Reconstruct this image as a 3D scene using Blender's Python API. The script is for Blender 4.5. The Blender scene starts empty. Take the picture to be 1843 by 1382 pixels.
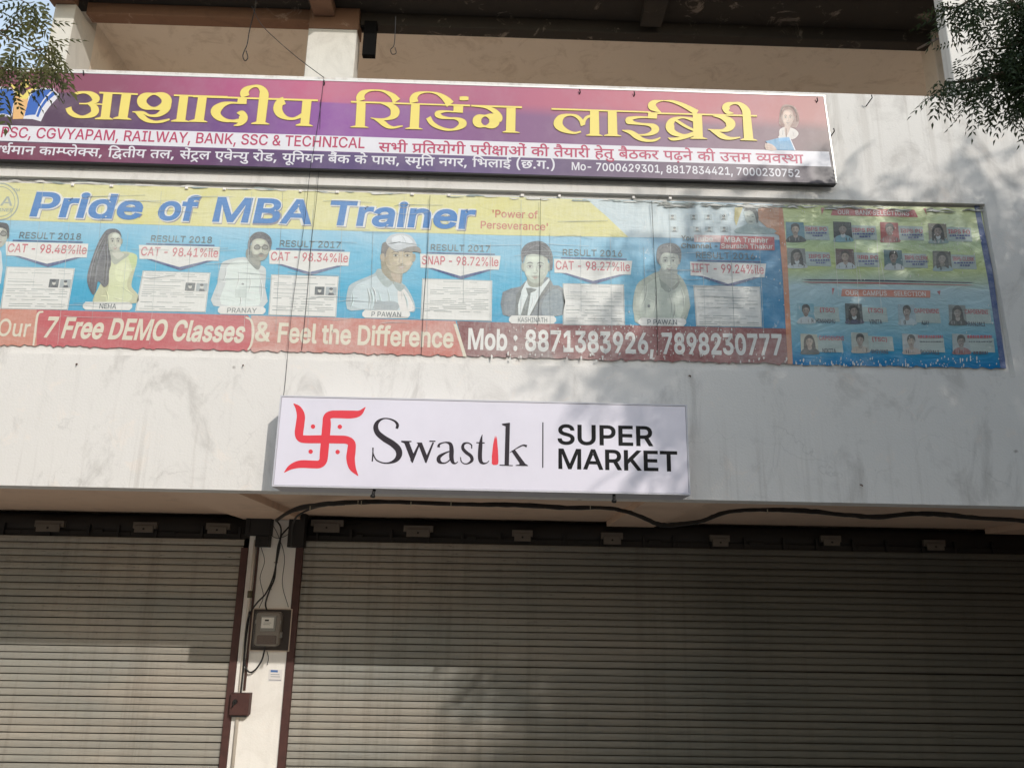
import bpy, math, random
import numpy as np
from mathutils import Vector, Matrix

C = bpy.context.scene.collection
sc = bpy.context.scene
rad = math.radians

# ---------------------------------------------------------------- camera
PITCH, YAW, ROLL, FPX = rad(15.06), rad(1.24), rad(1.03), 1438.0
CAMP = Vector((0.0, -6.10, 1.75))
fw = Vector((math.sin(YAW)*math.cos(PITCH), math.cos(YAW)*math.cos(PITCH), math.sin(PITCH)))
ri = Vector((math.cos(YAW), -math.sin(YAW), 0)); up = ri.cross(fw)
R_ = ri*math.cos(ROLL) + up*math.sin(ROLL)
U_ = -ri*math.sin(ROLL) + up*math.cos(ROLL)
cam = bpy.data.cameras.new('camera'); cam.sensor_width = 36; cam.lens = 36*FPX/1843
cam.clip_start = 0.05; cam.clip_end = 2000
co = bpy.data.objects.new('camera', cam); C.objects.link(co)
co.matrix_world = Matrix(((R_.x, U_.x, -fw.x, CAMP.x), (R_.y, U_.y, -fw.y, CAMP.y), (R_.z, U_.z, -fw.z, CAMP.z), (0, 0, 0, 1)))
sc.camera = co

# ---------------------------------------------------------------- light
TO_SUN = Vector((0.515, -1.0, 0.51)).normalized()
sun = bpy.data.lights.new('sun', 'SUN'); sun.energy = 2.1; sun.angle = rad(0.55); sun.color = (1.0, 0.945, 0.87)
so = bpy.data.objects.new('sun', sun); C.objects.link(so); so.location = (6, -12, 12)
so.rotation_euler = TO_SUN.to_track_quat('Z', 'Y').to_euler()
w = bpy.data.worlds.new('World'); sc.world = w; w.use_nodes = True
nt = w.node_tree; bg = nt.nodes['Background']
sky = nt.nodes.new('ShaderNodeTexSky'); sky.sky_type = 'NISHITA'; sky.sun_disc = False
sky.sun_elevation = math.asin(TO_SUN.z); sky.sun_rotation = math.atan2(TO_SUN.x, TO_SUN.y)
sky.air_density = 1.6; sky.dust_density = 0.6; sky.ozone_density = 1.2
hs = nt.nodes.new('ShaderNodeHueSaturation'); hs.inputs['Saturation'].default_value = .62; hs.inputs['Value'].default_value = 1.5
nt.links.new(sky.outputs[0], hs.inputs['Color']); nt.links.new(hs.outputs[0], bg.inputs[0]); bg.inputs[1].default_value = 0.148
sc.view_settings.view_transform = 'Standard'; sc.view_settings.look = 'None'
sc.view_settings.exposure = 0.14; sc.view_settings.gamma = 1.0
sc.view_settings.use_curve_mapping = False
sc.render.engine = 'CYCLES'
sc.cycles.max_bounces = 6; sc.cycles.diffuse_bounces = 4; sc.cycles.use_denoising = True

random.seed(7); rng = np.random.default_rng(11)

# ---------------------------------------------------------------- helpers
def at(px, py, Y):
    """the point of the vertical plane y=Y that lies under a pixel of the 1843x1382 photograph"""
    d = fw*FPX + R_*(px-921.5) - U_*(py-691.0)
    t = (Y - CAMP.y)/d.y
    return CAMP + d*t

def lin(c):
    return tuple(((v/255)/12.92 if v/255 <= .04045 else ((v/255+.055)/1.055)**2.4) for v in c)

def link(o, parent=None):
    C.objects.link(o)
    if parent is not None: o.parent = parent
    return o

def tag(o, label=None, cat=None, group=None, kind=None):
    if label: o['label'] = label
    if cat: o['category'] = cat
    if group: o['group'] = group
    if kind: o['kind'] = kind
    return o

def empty(name, loc, label, cat, group=None):
    o = bpy.data.objects.new(name, None); o.empty_display_size = .1
    o.location = loc; link(o); return tag(o, label, cat, group)

class MB:
    """collects boxes, tubes and faces in world coordinates, then links ONE mesh object"""
    def __init__(s): s.v = []; s.f = []; s.m = []; s.mats = []; s.sm = []
    def mi(s, m):
        if m is None: return 0
        if m not in s.mats: s.mats.append(m)
        return s.mats.index(m)
    def face(s, pts, m=None, smooth=False):
        n = len(s.v); s.v += [tuple(p) for p in pts]; s.f.append(tuple(range(n, n+len(pts)))); s.m.append(s.mi(m)); s.sm.append(smooth); return s
    def raw(s, vs, fs, m=None, smooth=False):
        n = len(s.v); s.v += [tuple(p) for p in vs]; k = s.mi(m)
        for f in fs: s.f.append(tuple(i+n for i in f)); s.m.append(k); s.sm.append(smooth)
        return s
    def box(s, x0, x1, y0, y1, z0, z1, m=None):
        vs = [(x0,y0,z0),(x1,y0,z0),(x1,y1,z0),(x0,y1,z0),(x0,y0,z1),(x1,y0,z1),(x1,y1,z1),(x0,y1,z1)]
        s.raw(vs, [(0,3,2,1),(4,5,6,7),(0,1,5,4),(1,2,6,5),(2,3,7,6),(3,0,4,7)], m)
        return s
    def cham(s, x0, x1, y0, y1, z0, z1, b=.004, m=None):
        """box whose front edges (towards -y) are chamfered"""
        vs = [(x0,y1,z0),(x1,y1,z0),(x1,y1,z1),(x0,y1,z1),(x0,y0+b,z0),(x1,y0+b,z0),(x1,y0+b,z1),(x0,y0+b,z1),
              (x0+b,y0,z0+b),(x1-b,y0,z0+b),(x1-b,y0,z1-b),(x0+b,y0,z1-b)]
        s.raw(vs, [(3,2,1,0),(0,1,5,4),(1,2,6,5),(2,3,7,6),(3,0,4,7),(4,5,9,8),(5,6,10,9),(6,7,11,10),(7,4,8,11),(8,9,10,11)], m)
        return s
    def tube(s, pts, r, n=8, m=None, caps=True):
        pts = [Vector(p) for p in pts]; rs = r if isinstance(r, (list, tuple)) else [r]*len(pts)
        base = len(s.v); ref = None; k = s.mi(m)
        for i, p in enumerate(pts):
            t = (pts[min(i+1, len(pts)-1)] - pts[max(i-1, 0)]).normalized()
            if ref is None: ref = t.orthogonal().normalized()
            a = (ref - t*ref.dot(t)).normalized(); ref = a; b = t.cross(a)
            for j in range(n):
                q = 2*math.pi*j/n
                s.v.append(tuple(p + (a*math.cos(q) + b*math.sin(q))*rs[i]))
        for i in range(len(pts)-1):
            for j in range(n):
                s.f.append((base+i*n+j, base+i*n+(j+1) % n, base+(i+1)*n+(j+1) % n, base+(i+1)*n+j)); s.m.append(k); s.sm.append(True)
        if caps:
            s.f.append(tuple(base+j for j in reversed(range(n)))); s.m.append(k); s.sm.append(False)
            e = base+(len(pts)-1)*n
            s.f.append(tuple(e+j for j in range(n))); s.m.append(k); s.sm.append(False)
        return s
    def build(s, name, mat=None, parent=None, loc=None, bevel=0):
        l = Vector(loc) if loc is not None else Vector((0, 0, 0))
        off = l + (Vector(parent.location) if parent is not None else Vector((0, 0, 0)))
        if parent is not None and parent.parent is not None: off = off + Vector(parent.parent.location)
        me = bpy.data.meshes.new(name)
        me.from_pydata([(a-off.x, b-off.y, c-off.z) for a, b, c in s.v], [], s.f)
        if mat is not None: me.materials.append(mat)
        else:
            for m in s.mats: me.materials.append(m)
            me.polygons.foreach_set('material_index', s.m)
        me.polygons.foreach_set('use_smooth', s.sm)
        me.update()
        o = bpy.data.objects.new(name, me); o.location = l; link(o, parent)
        if bevel:
            bv = o.modifiers.new('bevel', 'BEVEL'); bv.width = bevel; bv.segments = 2; bv.limit_method = 'ANGLE'
        return o

def cr(pts, k=6):
    """Catmull-Rom through points of any dimension"""
    P = [np.array(p, float) for p in pts]; P = [2*P[0]-P[1]] + P + [2*P[-1]-P[-2]]; out = []
    for i in range(1, len(P)-2):
        for j in range(k):
            t = j/k; a, b, c, d = P[i-1:i+3]
            out.append(.5*((2*b)+(c-a)*t+(2*a-5*b+4*c-d)*t*t+(3*b-a-3*c+d)*t**3))
    out.append(P[-2]); return out

def crc(pts, k=5):
    P = [np.array(p, float) for p in pts]; n = len(P); out = []
    for i in range(n):
        a, b, c, d = P[i-1], P[i], P[(i+1) % n], P[(i+2) % n]
        for j in range(k):
            t = j/k
            out.append(.5*((2*b)+(c-a)*t+(2*a-5*b+4*c-d)*t*t+(3*b-a-3*c+d)*t**3))
    return out

# ---------------------------------------------------------------- materials
def new_mat(name):
    m = bpy.data.materials.new(name); m.use_nodes = True; n = m.node_tree
    return m, n, n.nodes['Principled BSDF']

class NT:
    def __init__(s, tree): s.t = tree; s._p = None
    def n(s, ty, **k):
        x = s.t.nodes.new('ShaderNode'+ty)
        for a, b in k.items(): setattr(x, a, b)
        return x
    def l(s, a, b): s.t.links.new(a, b)
    def pos(s):
        if s._p is None: s._p = s.n('NewGeometry').outputs['Position']
        return s._p
    def mapped(s, scale=(1,1,1), loc=(0,0,0)):
        m = s.n('Mapping'); s.l(s.pos(), m.inputs['Vector']); m.inputs['Scale'].default_value = scale; m.inputs['Location'].default_value = loc
        return m.outputs[0]
    def noise(s, scale, vec=None, detail=4, rough=.55, dist=0):
        x = s.n('TexNoise'); s.l(vec if vec is not None else s.pos(), x.inputs['Vector'])
        x.inputs['Scale'].default_value = scale; x.inputs['Detail'].default_value = detail
        x.inputs['Roughness'].default_value = rough; x.inputs['Distortion'].default_value = dist
        return x.outputs['Fac']
    def rng(s, v, a, b, c=0, d=1, smooth=False):
        x = s.n('MapRange'); s.l(v, x.inputs['Value']); x.clamp = True
        if smooth: x.interpolation_type = 'SMOOTHSTEP'
        for i, q in zip((1, 2, 3, 4), (a, b, c, d)): x.inputs[i].default_value = q
        return x.outputs[0]
    def math(s, op, a, b=None, c=None):
        x = s.n('Math', operation=op)
        for i, q in enumerate((a, b, c)):
            if q is None: continue
            if isinstance(q, (int, float)): x.inputs[i].default_value = q
            else: s.l(q, x.inputs[i])
        return x.outputs[0]
    def mix(s, f, a, b, blend='MIX'):
        x = s.n('Mix', data_type='RGBA', blend_type=blend)
        for sock, q in ((x.inputs[0], f), (x.inputs[6], a), (x.inputs[7], b)):
            if isinstance(q, (int, float)): sock.default_value = q
            elif isinstance(q, tuple): sock.default_value = q+(1,) if len(q) == 3 else q
            else: s.l(q, sock)
        return x.outputs[2]
    def ramp(s, v, stops):
        x = s.n('ValToRGB'); s.l(v, x.inputs[0]); e = x.color_ramp.elements
        while len(e) < len(stops): e.new(.5)
        for i, (p, c) in enumerate(stops): e[i].position = p; e[i].color = tuple(c)+(1,)
        return x.outputs[0]
    def bump(s, h, strength, dist, bsdf):
        b = s.n('Bump'); b.inputs['Strength'].default_value = strength; b.inputs['Distance'].default_value = dist
        s.l(h, b.inputs['Height']); s.l(b.outputs[0], bsdf.inputs['Normal'])
    def sep(s):
        x = s.n('SeparateXYZ'); s.l(s.pos(), x.inputs[0]); return x.outputs

_m = {}
def plain(name, rgb, rough=.6, metal=0.0, grime=.25, scale=6, bump=.0, spec=.5):
    key = (name,)
    if key in _m: return _m[key]
    m, t, b = new_mat(name); q = NT(t)
    c = lin(rgb); d = tuple(v*.55 for v in c)
    f = q.rng(q.noise(scale, detail=6, rough=.65), .45, .75)
    f2 = q.math('MULTIPLY', f, grime)
    q.l(q.mix(f2, c, d), b.inputs['Base Color'])
    b.inputs['Roughness'].default_value = rough; b.inputs['Metallic'].default_value = metal
    b.inputs['Specular IOR Level'].default_value = spec
    if bump: q.bump(q.noise(scale*12, detail=5), bump, .004, b)
    _m[key] = m; return m

def plaster(name, rgb, mott=.12, stain=(158, 152, 146), spots=True, warm=True, amt=1.0):
    m, t, b = new_mat(name); q = NT(t); c = lin(rgb)
    big = q.rng(q.noise(.9, detail=5, rough=.6, dist=.4), .35, .7)
    col = q.mix(q.math('MULTIPLY', big, mott*2), c, tuple(v*k for v, k in zip(c, (.86, .85, .84))))
    # rubbed greyish patches and darker drips
    st = q.noise(1.0, q.mapped((2.6, 2.6, 1.5), (3, 1, 7)), detail=8, rough=.7, dist=1.2)
    dr = q.noise(1.0, q.mapped((9, 9, .35)), detail=4, rough=.6)
    sc_ = q.rng(q.noise(1.0, q.mapped((16, 16, 11)), detail=6, rough=.8, dist=.8), .62, .68)
    col = q.mix(q.math('MULTIPLY', sc_, .22*amt), col, tuple(v*.78 for v in c))
    col = q.mix(q.math('MULTIPLY', q.rng(dr, .60, .74), .16*amt), col, tuple(v*.85 for v in lin(stain)))
    col = q.mix(q.math('MULTIPLY', q.rng(st, .52, .66), .34*amt), col, tuple(v*.9 for v in lin(stain)))
    pk = q.noise(3.1, detail=8, rough=.72, dist=.8)
    col = q.mix(q.math('MULTIPLY', q.rng(pk, .58, .66), .22*amt), col, lin((240, 222, 206)))
    if warm:
        dz = q.math('MULTIPLY', q.rng(q.noise(1.0, q.mapped((11, 11, .22), (5, 0, 2)), detail=5, rough=.65), .50, .70), q.rng(q.sep()[2], 4.9, 6.12))
        col = q.mix(q.math('MULTIPLY', dz, .42), col, lin((150, 140, 128)))
        df = q.math('MULTIPLY', q.rng(q.noise(1.0, q.mapped((14, 14, .5), (1, 0, 9)), detail=5, rough=.65), .54, .72), q.rng(q.sep()[2], 3.3, 2.5))
        col = q.mix(q.math('MULTIPLY', df, .30), col, lin((140, 128, 116)))
        vc = q.n('TexVoronoi', feature='DISTANCE_TO_EDGE'); vc.inputs['Scale'].default_value = .75
        wp = q.n('TexNoise'); q.l(q.pos(), wp.inputs['Vector']); wp.inputs['Scale'].default_value = 3.5; wp.inputs['Detail'].default_value = 6
        ad = q.n('VectorMath', operation='MULTIPLY_ADD'); q.l(wp.outputs['Color'], ad.inputs[0]); ad.inputs[1].default_value = (.5, .5, .5); q.l(q.pos(), ad.inputs[2]); q.l(ad.outputs[0], vc.inputs['Vector'])
        ck = q.math('MULTIPLY', q.rng(vc.outputs['Distance'], .005, .001), q.rng(q.noise(.9, detail=3), .50, .60))
        col = q.mix(q.math('MULTIPLY', ck, .16), col, lin((110, 104, 98)))
    if spots:
        v = q.n('TexVoronoi'); v.inputs['Scale'].default_value = 1.7; q.l(q.mapped((1, 1, 1.3)), v.inputs['Vector'])
        nn = q.noise(28, detail=3)
        sp = q.math('ADD', v.outputs['Distance'], q.math('MULTIPLY', nn, .05))
        col = q.mix(q.math('MULTIPLY', q.rng(sp, .065, .045), .6), col, lin((120, 108, 100)))
    q.l(col, b.inputs['Base Color']); b.inputs['Roughness'].default_value = .88
    b.inputs['Specular IOR Level'].default_value = .25
    h = q.math('ADD', q.noise(60, detail=6, rough=.6), q.math('MULTIPLY', q.noise(5, detail=4), 1.6))
    q.bump(h, .35, .006, b)
    return m

def ink(rgb, wash=.35, rough=.42, tag_=''):
    """printed flex or paper: an ink colour under a chalky, uneven weathered film"""
    key = ('ink', tuple(rgb), wash, rough, tag_)
    if key in _m: return _m[key]
    m, t, b = new_mat('printed_ink'); q = NT(t); c = lin(rgb)
    g = .3*c[0]+.6*c[1]+.1*c[2]; c = tuple((v*.82+g*.18)*.86 for v in c)
    film = lin((222, 222, 214))
    a = q.rng(q.noise(1.1, q.mapped((1, 1, 2.2)), detail=6, rough=.7, dist=.8), .36, .68)
    s2 = q.rng(q.noise(1.0, q.mapped((42, 42, 3.0)), detail=4, rough=.7), .58, .75)
    f = q.math('ADD', q.math('ADD', q.math('MULTIPLY', a, wash), .10), q.math('MULTIPLY', s2, wash*.45))
    f = q.math('ADD', f, q.math('MULTIPLY', q.math('SUBTRACT', q.noise(34, detail=3, rough=.8), .5), wash*1.1)); f = q.math('MAXIMUM', f, 0)
    col = q.mix(f, c, film)
    # flaked scratches, strongest on the right part where the sheet is torn
    xs = q.sep()[0]
    wt = q.rng(xs, -.2, 2.4, .0, 1.0)
    fl = q.rng(q.noise(14, q.mapped((1, 1, .55)), detail=8, rough=.78, dist=.5), .60, .66)
    col = q.mix(q.math('MULTIPLY', q.math('MULTIPLY', fl, wt), min(1, wash*1.9)), col, lin((214, 212, 206)))
    dk = q.rng(q.noise(3.3, q.mapped((1, 1, 3)), detail=7, rough=.75), .62, .72)
    col = q.mix(q.math('MULTIPLY', dk, wash*.5), col, lin((96, 92, 84)))
    q.l(col, b.inputs['Base Color']); b.inputs['Roughness'].default_value = rough
    b.inputs['Specular IOR Level'].default_value = .35
    h = q.math('ADD', q.noise(2.2, q.mapped((1, 1, 3.5)), detail=5, rough=.6, dist=.7), q.math('MULTIPLY', q.noise(9, q.mapped((3, 3, .5)), detail=3), .25))
    q.bump(h, .5, .02, b)
    _m[key] = m; return m

# ---------------------------------------------------------------- flat print
class Print:
    """flat printed shapes on a vertical plane; every shape lies a hair in front of the one before"""
    def __init__(s, Y, crop=(0, 0, 1)): s.Y = Y; s.mb = MB(); s.k = 0; s.crop = crop
    def pt(s, x, y, dy=0):
        ox, oy, sc_ = s.crop
        return at(ox+x/sc_, oy+y/sc_, s.Y - dy)
    def poly(s, pts, m, smooth=0):
        s.k += 1
        if smooth: pts = crc(pts, smooth)
        P = [s.pt(p[0], p[1]) for p in pts]
        s.mb.face([(p.x, s.Y - s.k*.00004, p.z) for p in P], m)
        return s
    def ell(s, cx, cy, rx, ry, m, n=20, a0=0):
        return s.poly([(cx+rx*math.cos(2*math.pi*i/n+a0), cy+ry*math.sin(2*math.pi*i/n+a0)) for i in range(n)], m)
    def brush(s, pts, m, k=6, closed=False):
        s.k += 1
        Q = crc(pts, k) if closed else cr(pts, k)
        if closed: Q.append(Q[0])
        L = []; Rr = []
        for i, q in enumerate(Q):
            if closed: a = Q[(i-1) % (len(Q)-1)]; b = Q[(i+1) % (len(Q)-1)]
            else: a = Q[max(i-1, 0)]; b = Q[min(i+1, len(Q)-1)]
            d = b[:2]-a[:2]; d = d/(np.hypot(*d)+1e-9); nrm = np.array((-d[1], d[0])); h = max(q[2], .5)/2
            L.append(q[:2]+nrm*h); Rr.append(q[:2]-nrm*h)
        vs = []; fs = []
        for i in range(len(Q)):
            y = s.Y - s.k*.00004 - i*.000004
            for e in (L[i], Rr[i]):
                p = s.pt(e[0], e[1]); vs.append((p.x, y, p.z))
            if i: j = 2*i; fs.append((j-2, j-1, j+1, j))
        s.mb.raw(vs, fs, m)
        return s
    def line(s, x0, y0, x1, y1, wd, m):
        d = np.array((x1-x0, y1-y0), float); d /= np.hypot(*d); n = np.array((-d[1], d[0]))*wd/2
        return s.poly([(x0+n[0], y0+n[1]), (x1+n[0], y1+n[1]), (x1-n[0], y1-n[1]), (x0-n[0], y0-n[1])], m)
    def build(s, name, parent, label=None):
        o = s.mb.build(name, None, parent)
        if label: o['label'] = label
        return o

# ---------------------------------------------------------------- letter outlines as plain polygons: advance width and contours of x, y pairs
LATIN_SET = "ABCDEFGHIJKLMNOPQRSTUVWXYZabcdefghijklmnopqrstuvwxyz0123456789.,:-&%()'"
LATIN = [[1413,[[254,0,52,0,593,1490,813,1490,1361,0,1161,0,1012,416,398,416],[953,582,845,884,814,976,778,1088,735,1228,702,1339,670,1226,626,1084,590,972,561,884,456,
582]]],[1340,[[725,0,180,0,180,1490,708,1490,850,1477,966,1436,1054,1374,1116,1294,1154,1199,1166,1095,1158,1007,1132,936,1093,880,1042,837,985,805,922,782,922,
768,992,754,1062,720,1125,667,1178,595,1212,505,1224,397,1211,290,1172,195,1106,114,1011,52,884,13],[370,676,370,168,720,168,869,185,968,235,1023,310,1041,399,
1032,471,1003,537,957,594,896,638,819,666,730,676],[370,1322,370,836,698,836,774,844,843,868,901,906,946,956,974,1019,984,1091,967,1180,916,1255,830,1305,704,
1322]]],[1496,[[894,-12,783,-20,602,3,442,72,309,185,208,336,143,524,122,744,143,965,208,1152,309,1304,442,1417,602,1487,783,1510,893,1502,996,1477,1092,1436,
1177,1380,1250,1310,1310,1226,1356,1130,1384,1021,1194,1021,1172,1093,1140,1156,1097,1210,1046,1254,987,1289,923,1314,854,1329,783,1334,656,1317,541,1266,444,
1182,370,1066,323,920,307,744,323,569,370,422,445,307,542,224,656,173,783,156,854,161,923,176,987,202,1046,236,1097,281,1140,334,1172,397,1194,469,1384,469,
1356,361,1312,265,1251,182,1178,111,1093,55,998,14]]],[1478,[[855,22,645,0,180,0,180,1490,664,1490,866,1468,1036,1401,1173,1293,1274,1146,1335,963,1356,748,
1335,531,1273,348,1171,199,1031,90],[370,168,633,168,799,185,934,238,1039,322,1113,437,1157,580,1172,748,1157,914,1114,1056,1041,1169,940,1253,810,1305,651,
1322,370,1322]]],[1231,[[1097,0,180,0,180,1490,1088,1490,1088,1322,370,1322,370,836,1039,836,1039,668,370,668,370,168,1097,168]]],[1209,[[370,0,180,0,180,1490,
1081,1490,1081,1322,370,1322,370,812,1013,812,1013,644,370,644]]],[1528,[[957,-1,789,-20,602,3,440,73,306,186,206,338,143,525,122,744,143,965,206,1152,306,1304,
438,1417,597,1487,777,1510,891,1501,998,1475,1095,1432,1181,1375,1255,1304,1316,1220,1361,1126,1389,1023,1193,1023,1166,1091,1132,1152,1090,1205,1042,1250,986,
1286,923,1312,854,1329,778,1334,653,1317,540,1266,444,1183,370,1068,323,921,307,744,323,569,370,423,445,308,543,224,659,173,789,156,908,169,1011,210,1096,274,
1160,362,1201,469,1213,583,828,583,828,749,1400,749,1400,586,1380,413,1321,265,1227,144,1104,54]]],[1522,[[370,0,180,0,180,1490,370,1490,370,846,1152,846,1152,
1490,1342,1490,1342,0,1152,0,1152,678,370,678]]],[903,[[811,0,92,0,92,168,357,168,357,1322,92,1322,92,1490,811,1490,811,1322,547,1322,547,168,811,168]]],[1169,
[[724,9,545,-20,366,9,224,96,131,236,100,426,100,506,290,506,290,426,308,306,360,218,441,165,545,147,648,165,729,218,782,306,799,426,799,1490,989,1490,989,426,
958,236,866,96]]],[1376,[[585,716,370,489,370,0,180,0,180,1490,370,1490,370,980,367,706,412,763,463,826,515,888,569,949,624,1009,1069,1490,1318,1490,716,845,
1319,0,1094,0]]],[1158,[[1060,0,180,0,180,1490,370,1490,370,168,1060,168]]],[1850,[[361,0,180,0,180,1490,450,1490,817,550,831,513,864,416,927,210,953,298,1037,
550,1399,1490,1670,1490,1670,0,1483,0,1484,1016,1486,1080,1488,1212,1439,1131,1416,1064,1395,1000,1356,892,1007,0,842,0,504,851,451,996,383,1196,354,1284,356,
1221]]],[1543,[[371,0,180,0,180,1490,404,1490,1010,537,1068,442,1142,311,1179,320,1173,1490,1363,1490,1363,0,1137,0,597,848,522,970,482,1038,356,1261,366,1036,
371,850]]],[1566,[[964,3,784,-20,603,3,444,72,310,185,208,336,144,524,122,744,144,965,208,1152,310,1304,444,1417,603,1487,784,1510,964,1487,1124,1417,1257,1304,
1358,1152,1423,965,1444,744,1423,524,1358,336,1257,185,1124,72],[656,173,784,156,911,173,1024,224,1121,307,1196,422,1243,569,1259,744,1243,921,1196,1068,1121,
1183,1024,1266,911,1317,784,1334,656,1317,542,1266,445,1182,370,1066,323,920,307,744,323,569,370,423,445,308,542,224]]],[1308,[[370,0,180,0,180,1490,690,1490,
849,1474,976,1426,1074,1352,1144,1256,1184,1142,1198,1016,1184,889,1144,775,1075,678,977,603,850,555,691,539,370,539],[370,706,682,706,788,716,872,746,934,794,
976,858,1001,932,1009,1016,1001,1099,976,1174,934,1236,872,1283,787,1313,680,1323,370,1323]]],[1566,[[936,184,722,466,920,466,1073,266,1121,307,1196,422,1243,
569,1259,744,1243,921,1196,1068,1121,1183,1024,1266,911,1317,784,1334,656,1317,542,1266,445,1182,370,1066,323,920,307,744,323,569,370,423,445,308,542,224,656,
173,784,156,911,173],[1181,120,1376,-140,1178,-140,1046,38,964,3,784,-20,603,3,444,72,310,185,208,336,144,524,122,744,144,965,208,1152,310,1304,444,1417,603,
1487,784,1510,964,1487,1124,1417,1257,1304,1358,1152,1423,965,1444,744,1423,524,1358,336,1257,185]]],[1318,[[370,0,180,0,180,1490,690,1490,849,1475,976,1430,
1074,1360,1144,1267,1184,1156,1198,1030,1184,905,1144,795,1075,704,977,636,920,616,1256,0,1036,0,724,581,691,578,370,578],[370,747,682,747,788,756,872,782,933,
823,976,880,1001,949,1009,1030,1001,1113,976,1184,933,1243,871,1286,787,1314,680,1323,370,1323]]],[1314,[[816,-12,657,-26,507,-13,378,26,272,88,192,172,140,273,
116,390,311,390,329,313,368,252,424,204,494,170,573,151,657,144,753,152,838,177,911,217,966,270,1001,335,1013,409,1003,474,972,526,925,567,865,600,795,627,718,
651,538,702,378,764,258,848,183,956,158,1091,175,1209,226,1312,306,1395,410,1458,533,1497,670,1510,808,1497,930,1458,1031,1397,1108,1316,1159,1221,1178,1114,
992,1114,960,1211,888,1282,786,1327,664,1342,574,1334,496,1310,431,1273,383,1224,353,1166,343,1100,355,1030,392,974,444,932,506,900,570,877,627,859,776,818,839,
799,908,774,979,741,1047,700,1107,647,1156,582,1187,502,1198,406,1182,290,1134,186,1057,98,950,31]]],[1322,[[567,1322,98,1322,98,1490,1224,1490,1224,1322,757,
1322,757,0,567,0]]],[1524,[[928,-7,763,-24,598,-7,456,45,339,127,252,234,198,362,180,507,180,1490,370,1490,370,522,382,421,418,332,475,257,553,200,650,164,763,
152,876,164,972,200,1050,257,1107,332,1142,421,1154,522,1154,1490,1344,1490,1344,507,1326,362,1272,234,1185,127,1070,45]]],[1413,[[819,0,600,0,52,1490,252,1490,
567,606,597,517,634,403,678,261,710,153,742,264,786,406,822,518,852,606,1159,1490,1361,1490]]],[2018,[[680,0,458,0,52,1490,246,1490,482,576,518,428,535,352,551,
274,569,177],[570,177,573,196,589,274,623,428,641,502,660,576,901,1490,1117,1490,1356,576,1394,428,1428,274,1447,183,1465,274,1499,428,1535,576,1770,1490,1966,
1490,1558,0,1337,0,1081,944,1056,1040,1033,1144,985,1156,962,1050,935,944,680,0]]],[1397,[[273,0,57,0,591,763,90,1490,310,1490,525,1174,569,1110,604,1056,660,
962,701,885,714,911,768,1008,798,1056,878,1174,1097,1490,1312,1490,811,770,1340,0,1121,0,860,378,789,484,761,529,699,640,664,576,610,486,536,378]]],[1390,[[790,
0,600,0,600,610,52,1490,272,1490,567,1009,614,930,656,854,739,858,780,933,825,1009,1119,1490,1338,1490,790,610]]],[1288,[[1166,0,130,0,130,134,796,1125,842,
1192,892,1260,943,1327,737,1322,122,1322,122,1490,1158,1490,1158,1354,502,379,453,308,548,168,1166,168]]],[1150,[[559,-19,471,-26,370,-16,278,14,201,63,141,131,
103,216,90,318,100,405,128,474,172,528,230,568,296,599,370,620,447,635,525,647,688,667,743,676,782,691,804,714,812,749,806,820,786,874,754,916,708,948,650,968,
578,974,504,968,441,949,389,921,348,886,317,849,295,810,122,867,172,958,238,1026,315,1076,399,1108,486,1126,573,1132,633,1129,700,1118,771,1098,838,1065,899,
1015,948,946,981,855,992,737,992,0,815,0,815,152,803,152,778,112,742,72,694,33,633,2],[439,138,502,133,594,143,671,172,732,217,776,274,803,337,812,404,812,559,
794,547,764,536,724,526,680,517,517,495,454,484,396,468,345,444,305,410,280,366,271,309,278,256,301,212,336,178,383,153]]],[1254,[[809,-6,677,-24,581,-15,506,
12,448,52,406,96,375,138,352,173,332,173,332,0,158,0,158,1490,338,1490,338,939,352,939,375,973,405,1014,446,1058,503,1096,578,1123,676,1132,808,1114,922,1062,
1018,977,1090,862,1135,721,1150,556,1135,390,1090,248,1018,133,924,47],[557,150,650,137,746,151,826,194,887,260,932,346,958,446,967,558,958,668,932,768,888,851,
826,916,747,957,650,971,555,958,477,919,416,857,372,774,345,674,336,558,345,441,372,339,417,254,478,190]]],[1170,[[693,-19,613,-24,470,-6,346,48,245,134,168,
250,120,390,104,552,120,716,168,858,245,973,346,1060,470,1114,613,1132,692,1127,766,1111,835,1085,898,1050,953,1006,1000,954,1038,892,1066,823,893,774,878,815,
856,853,828,887,796,916,757,939,714,956,666,967,613,971,511,956,429,912,366,845,322,759,296,660,287,552,296,446,322,348,366,262,429,195,511,152,613,137,667,141,
716,152,760,170,800,194,833,225,861,260,883,300,898,343,1070,294,1043,223,1004,160,957,106,901,60,838,24,768,-2]]],[1254,[[673,-15,577,-24,446,-6,331,47,236,
133,164,248,119,390,104,556,119,721,164,862,237,977,332,1062,447,1114,578,1132,676,1123,751,1096,808,1058,850,1014,880,973,902,939,916,939,916,1490,1096,1490,
1096,0,922,0,922,173,902,173,880,138,848,96,806,52,748,12],[508,151,604,137,698,150,776,190,838,254,882,339,909,441,918,558,909,674,882,774,838,857,777,919,699,
958,604,971,507,957,428,916,366,851,322,768,296,668,287,558,296,446,322,346,367,260,429,194]]],[1194,[[737,-15,628,-24,477,-6,348,48,244,134,168,249,120,389,
104,550,120,712,166,853,241,970,342,1058,465,1114,607,1132,695,1125,782,1102,865,1064,940,1008,1003,932,1052,835,1084,716,1094,573,1094,498,288,498,297,407,329,
312,381,236,450,180,533,147,629,136,692,141,749,155,799,179,842,212,876,256,902,308,1076,260,1041,181,988,112,919,55,834,12],[289,650,908,650,904,698,878,790,
836,866,776,924,700,960,607,972,513,960,434,922,370,866,324,794,296,711]]],[758,[[20,1118,240,1118,240,1267,251,1356,286,1429,338,1486,404,1527,479,1552,558,
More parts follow.
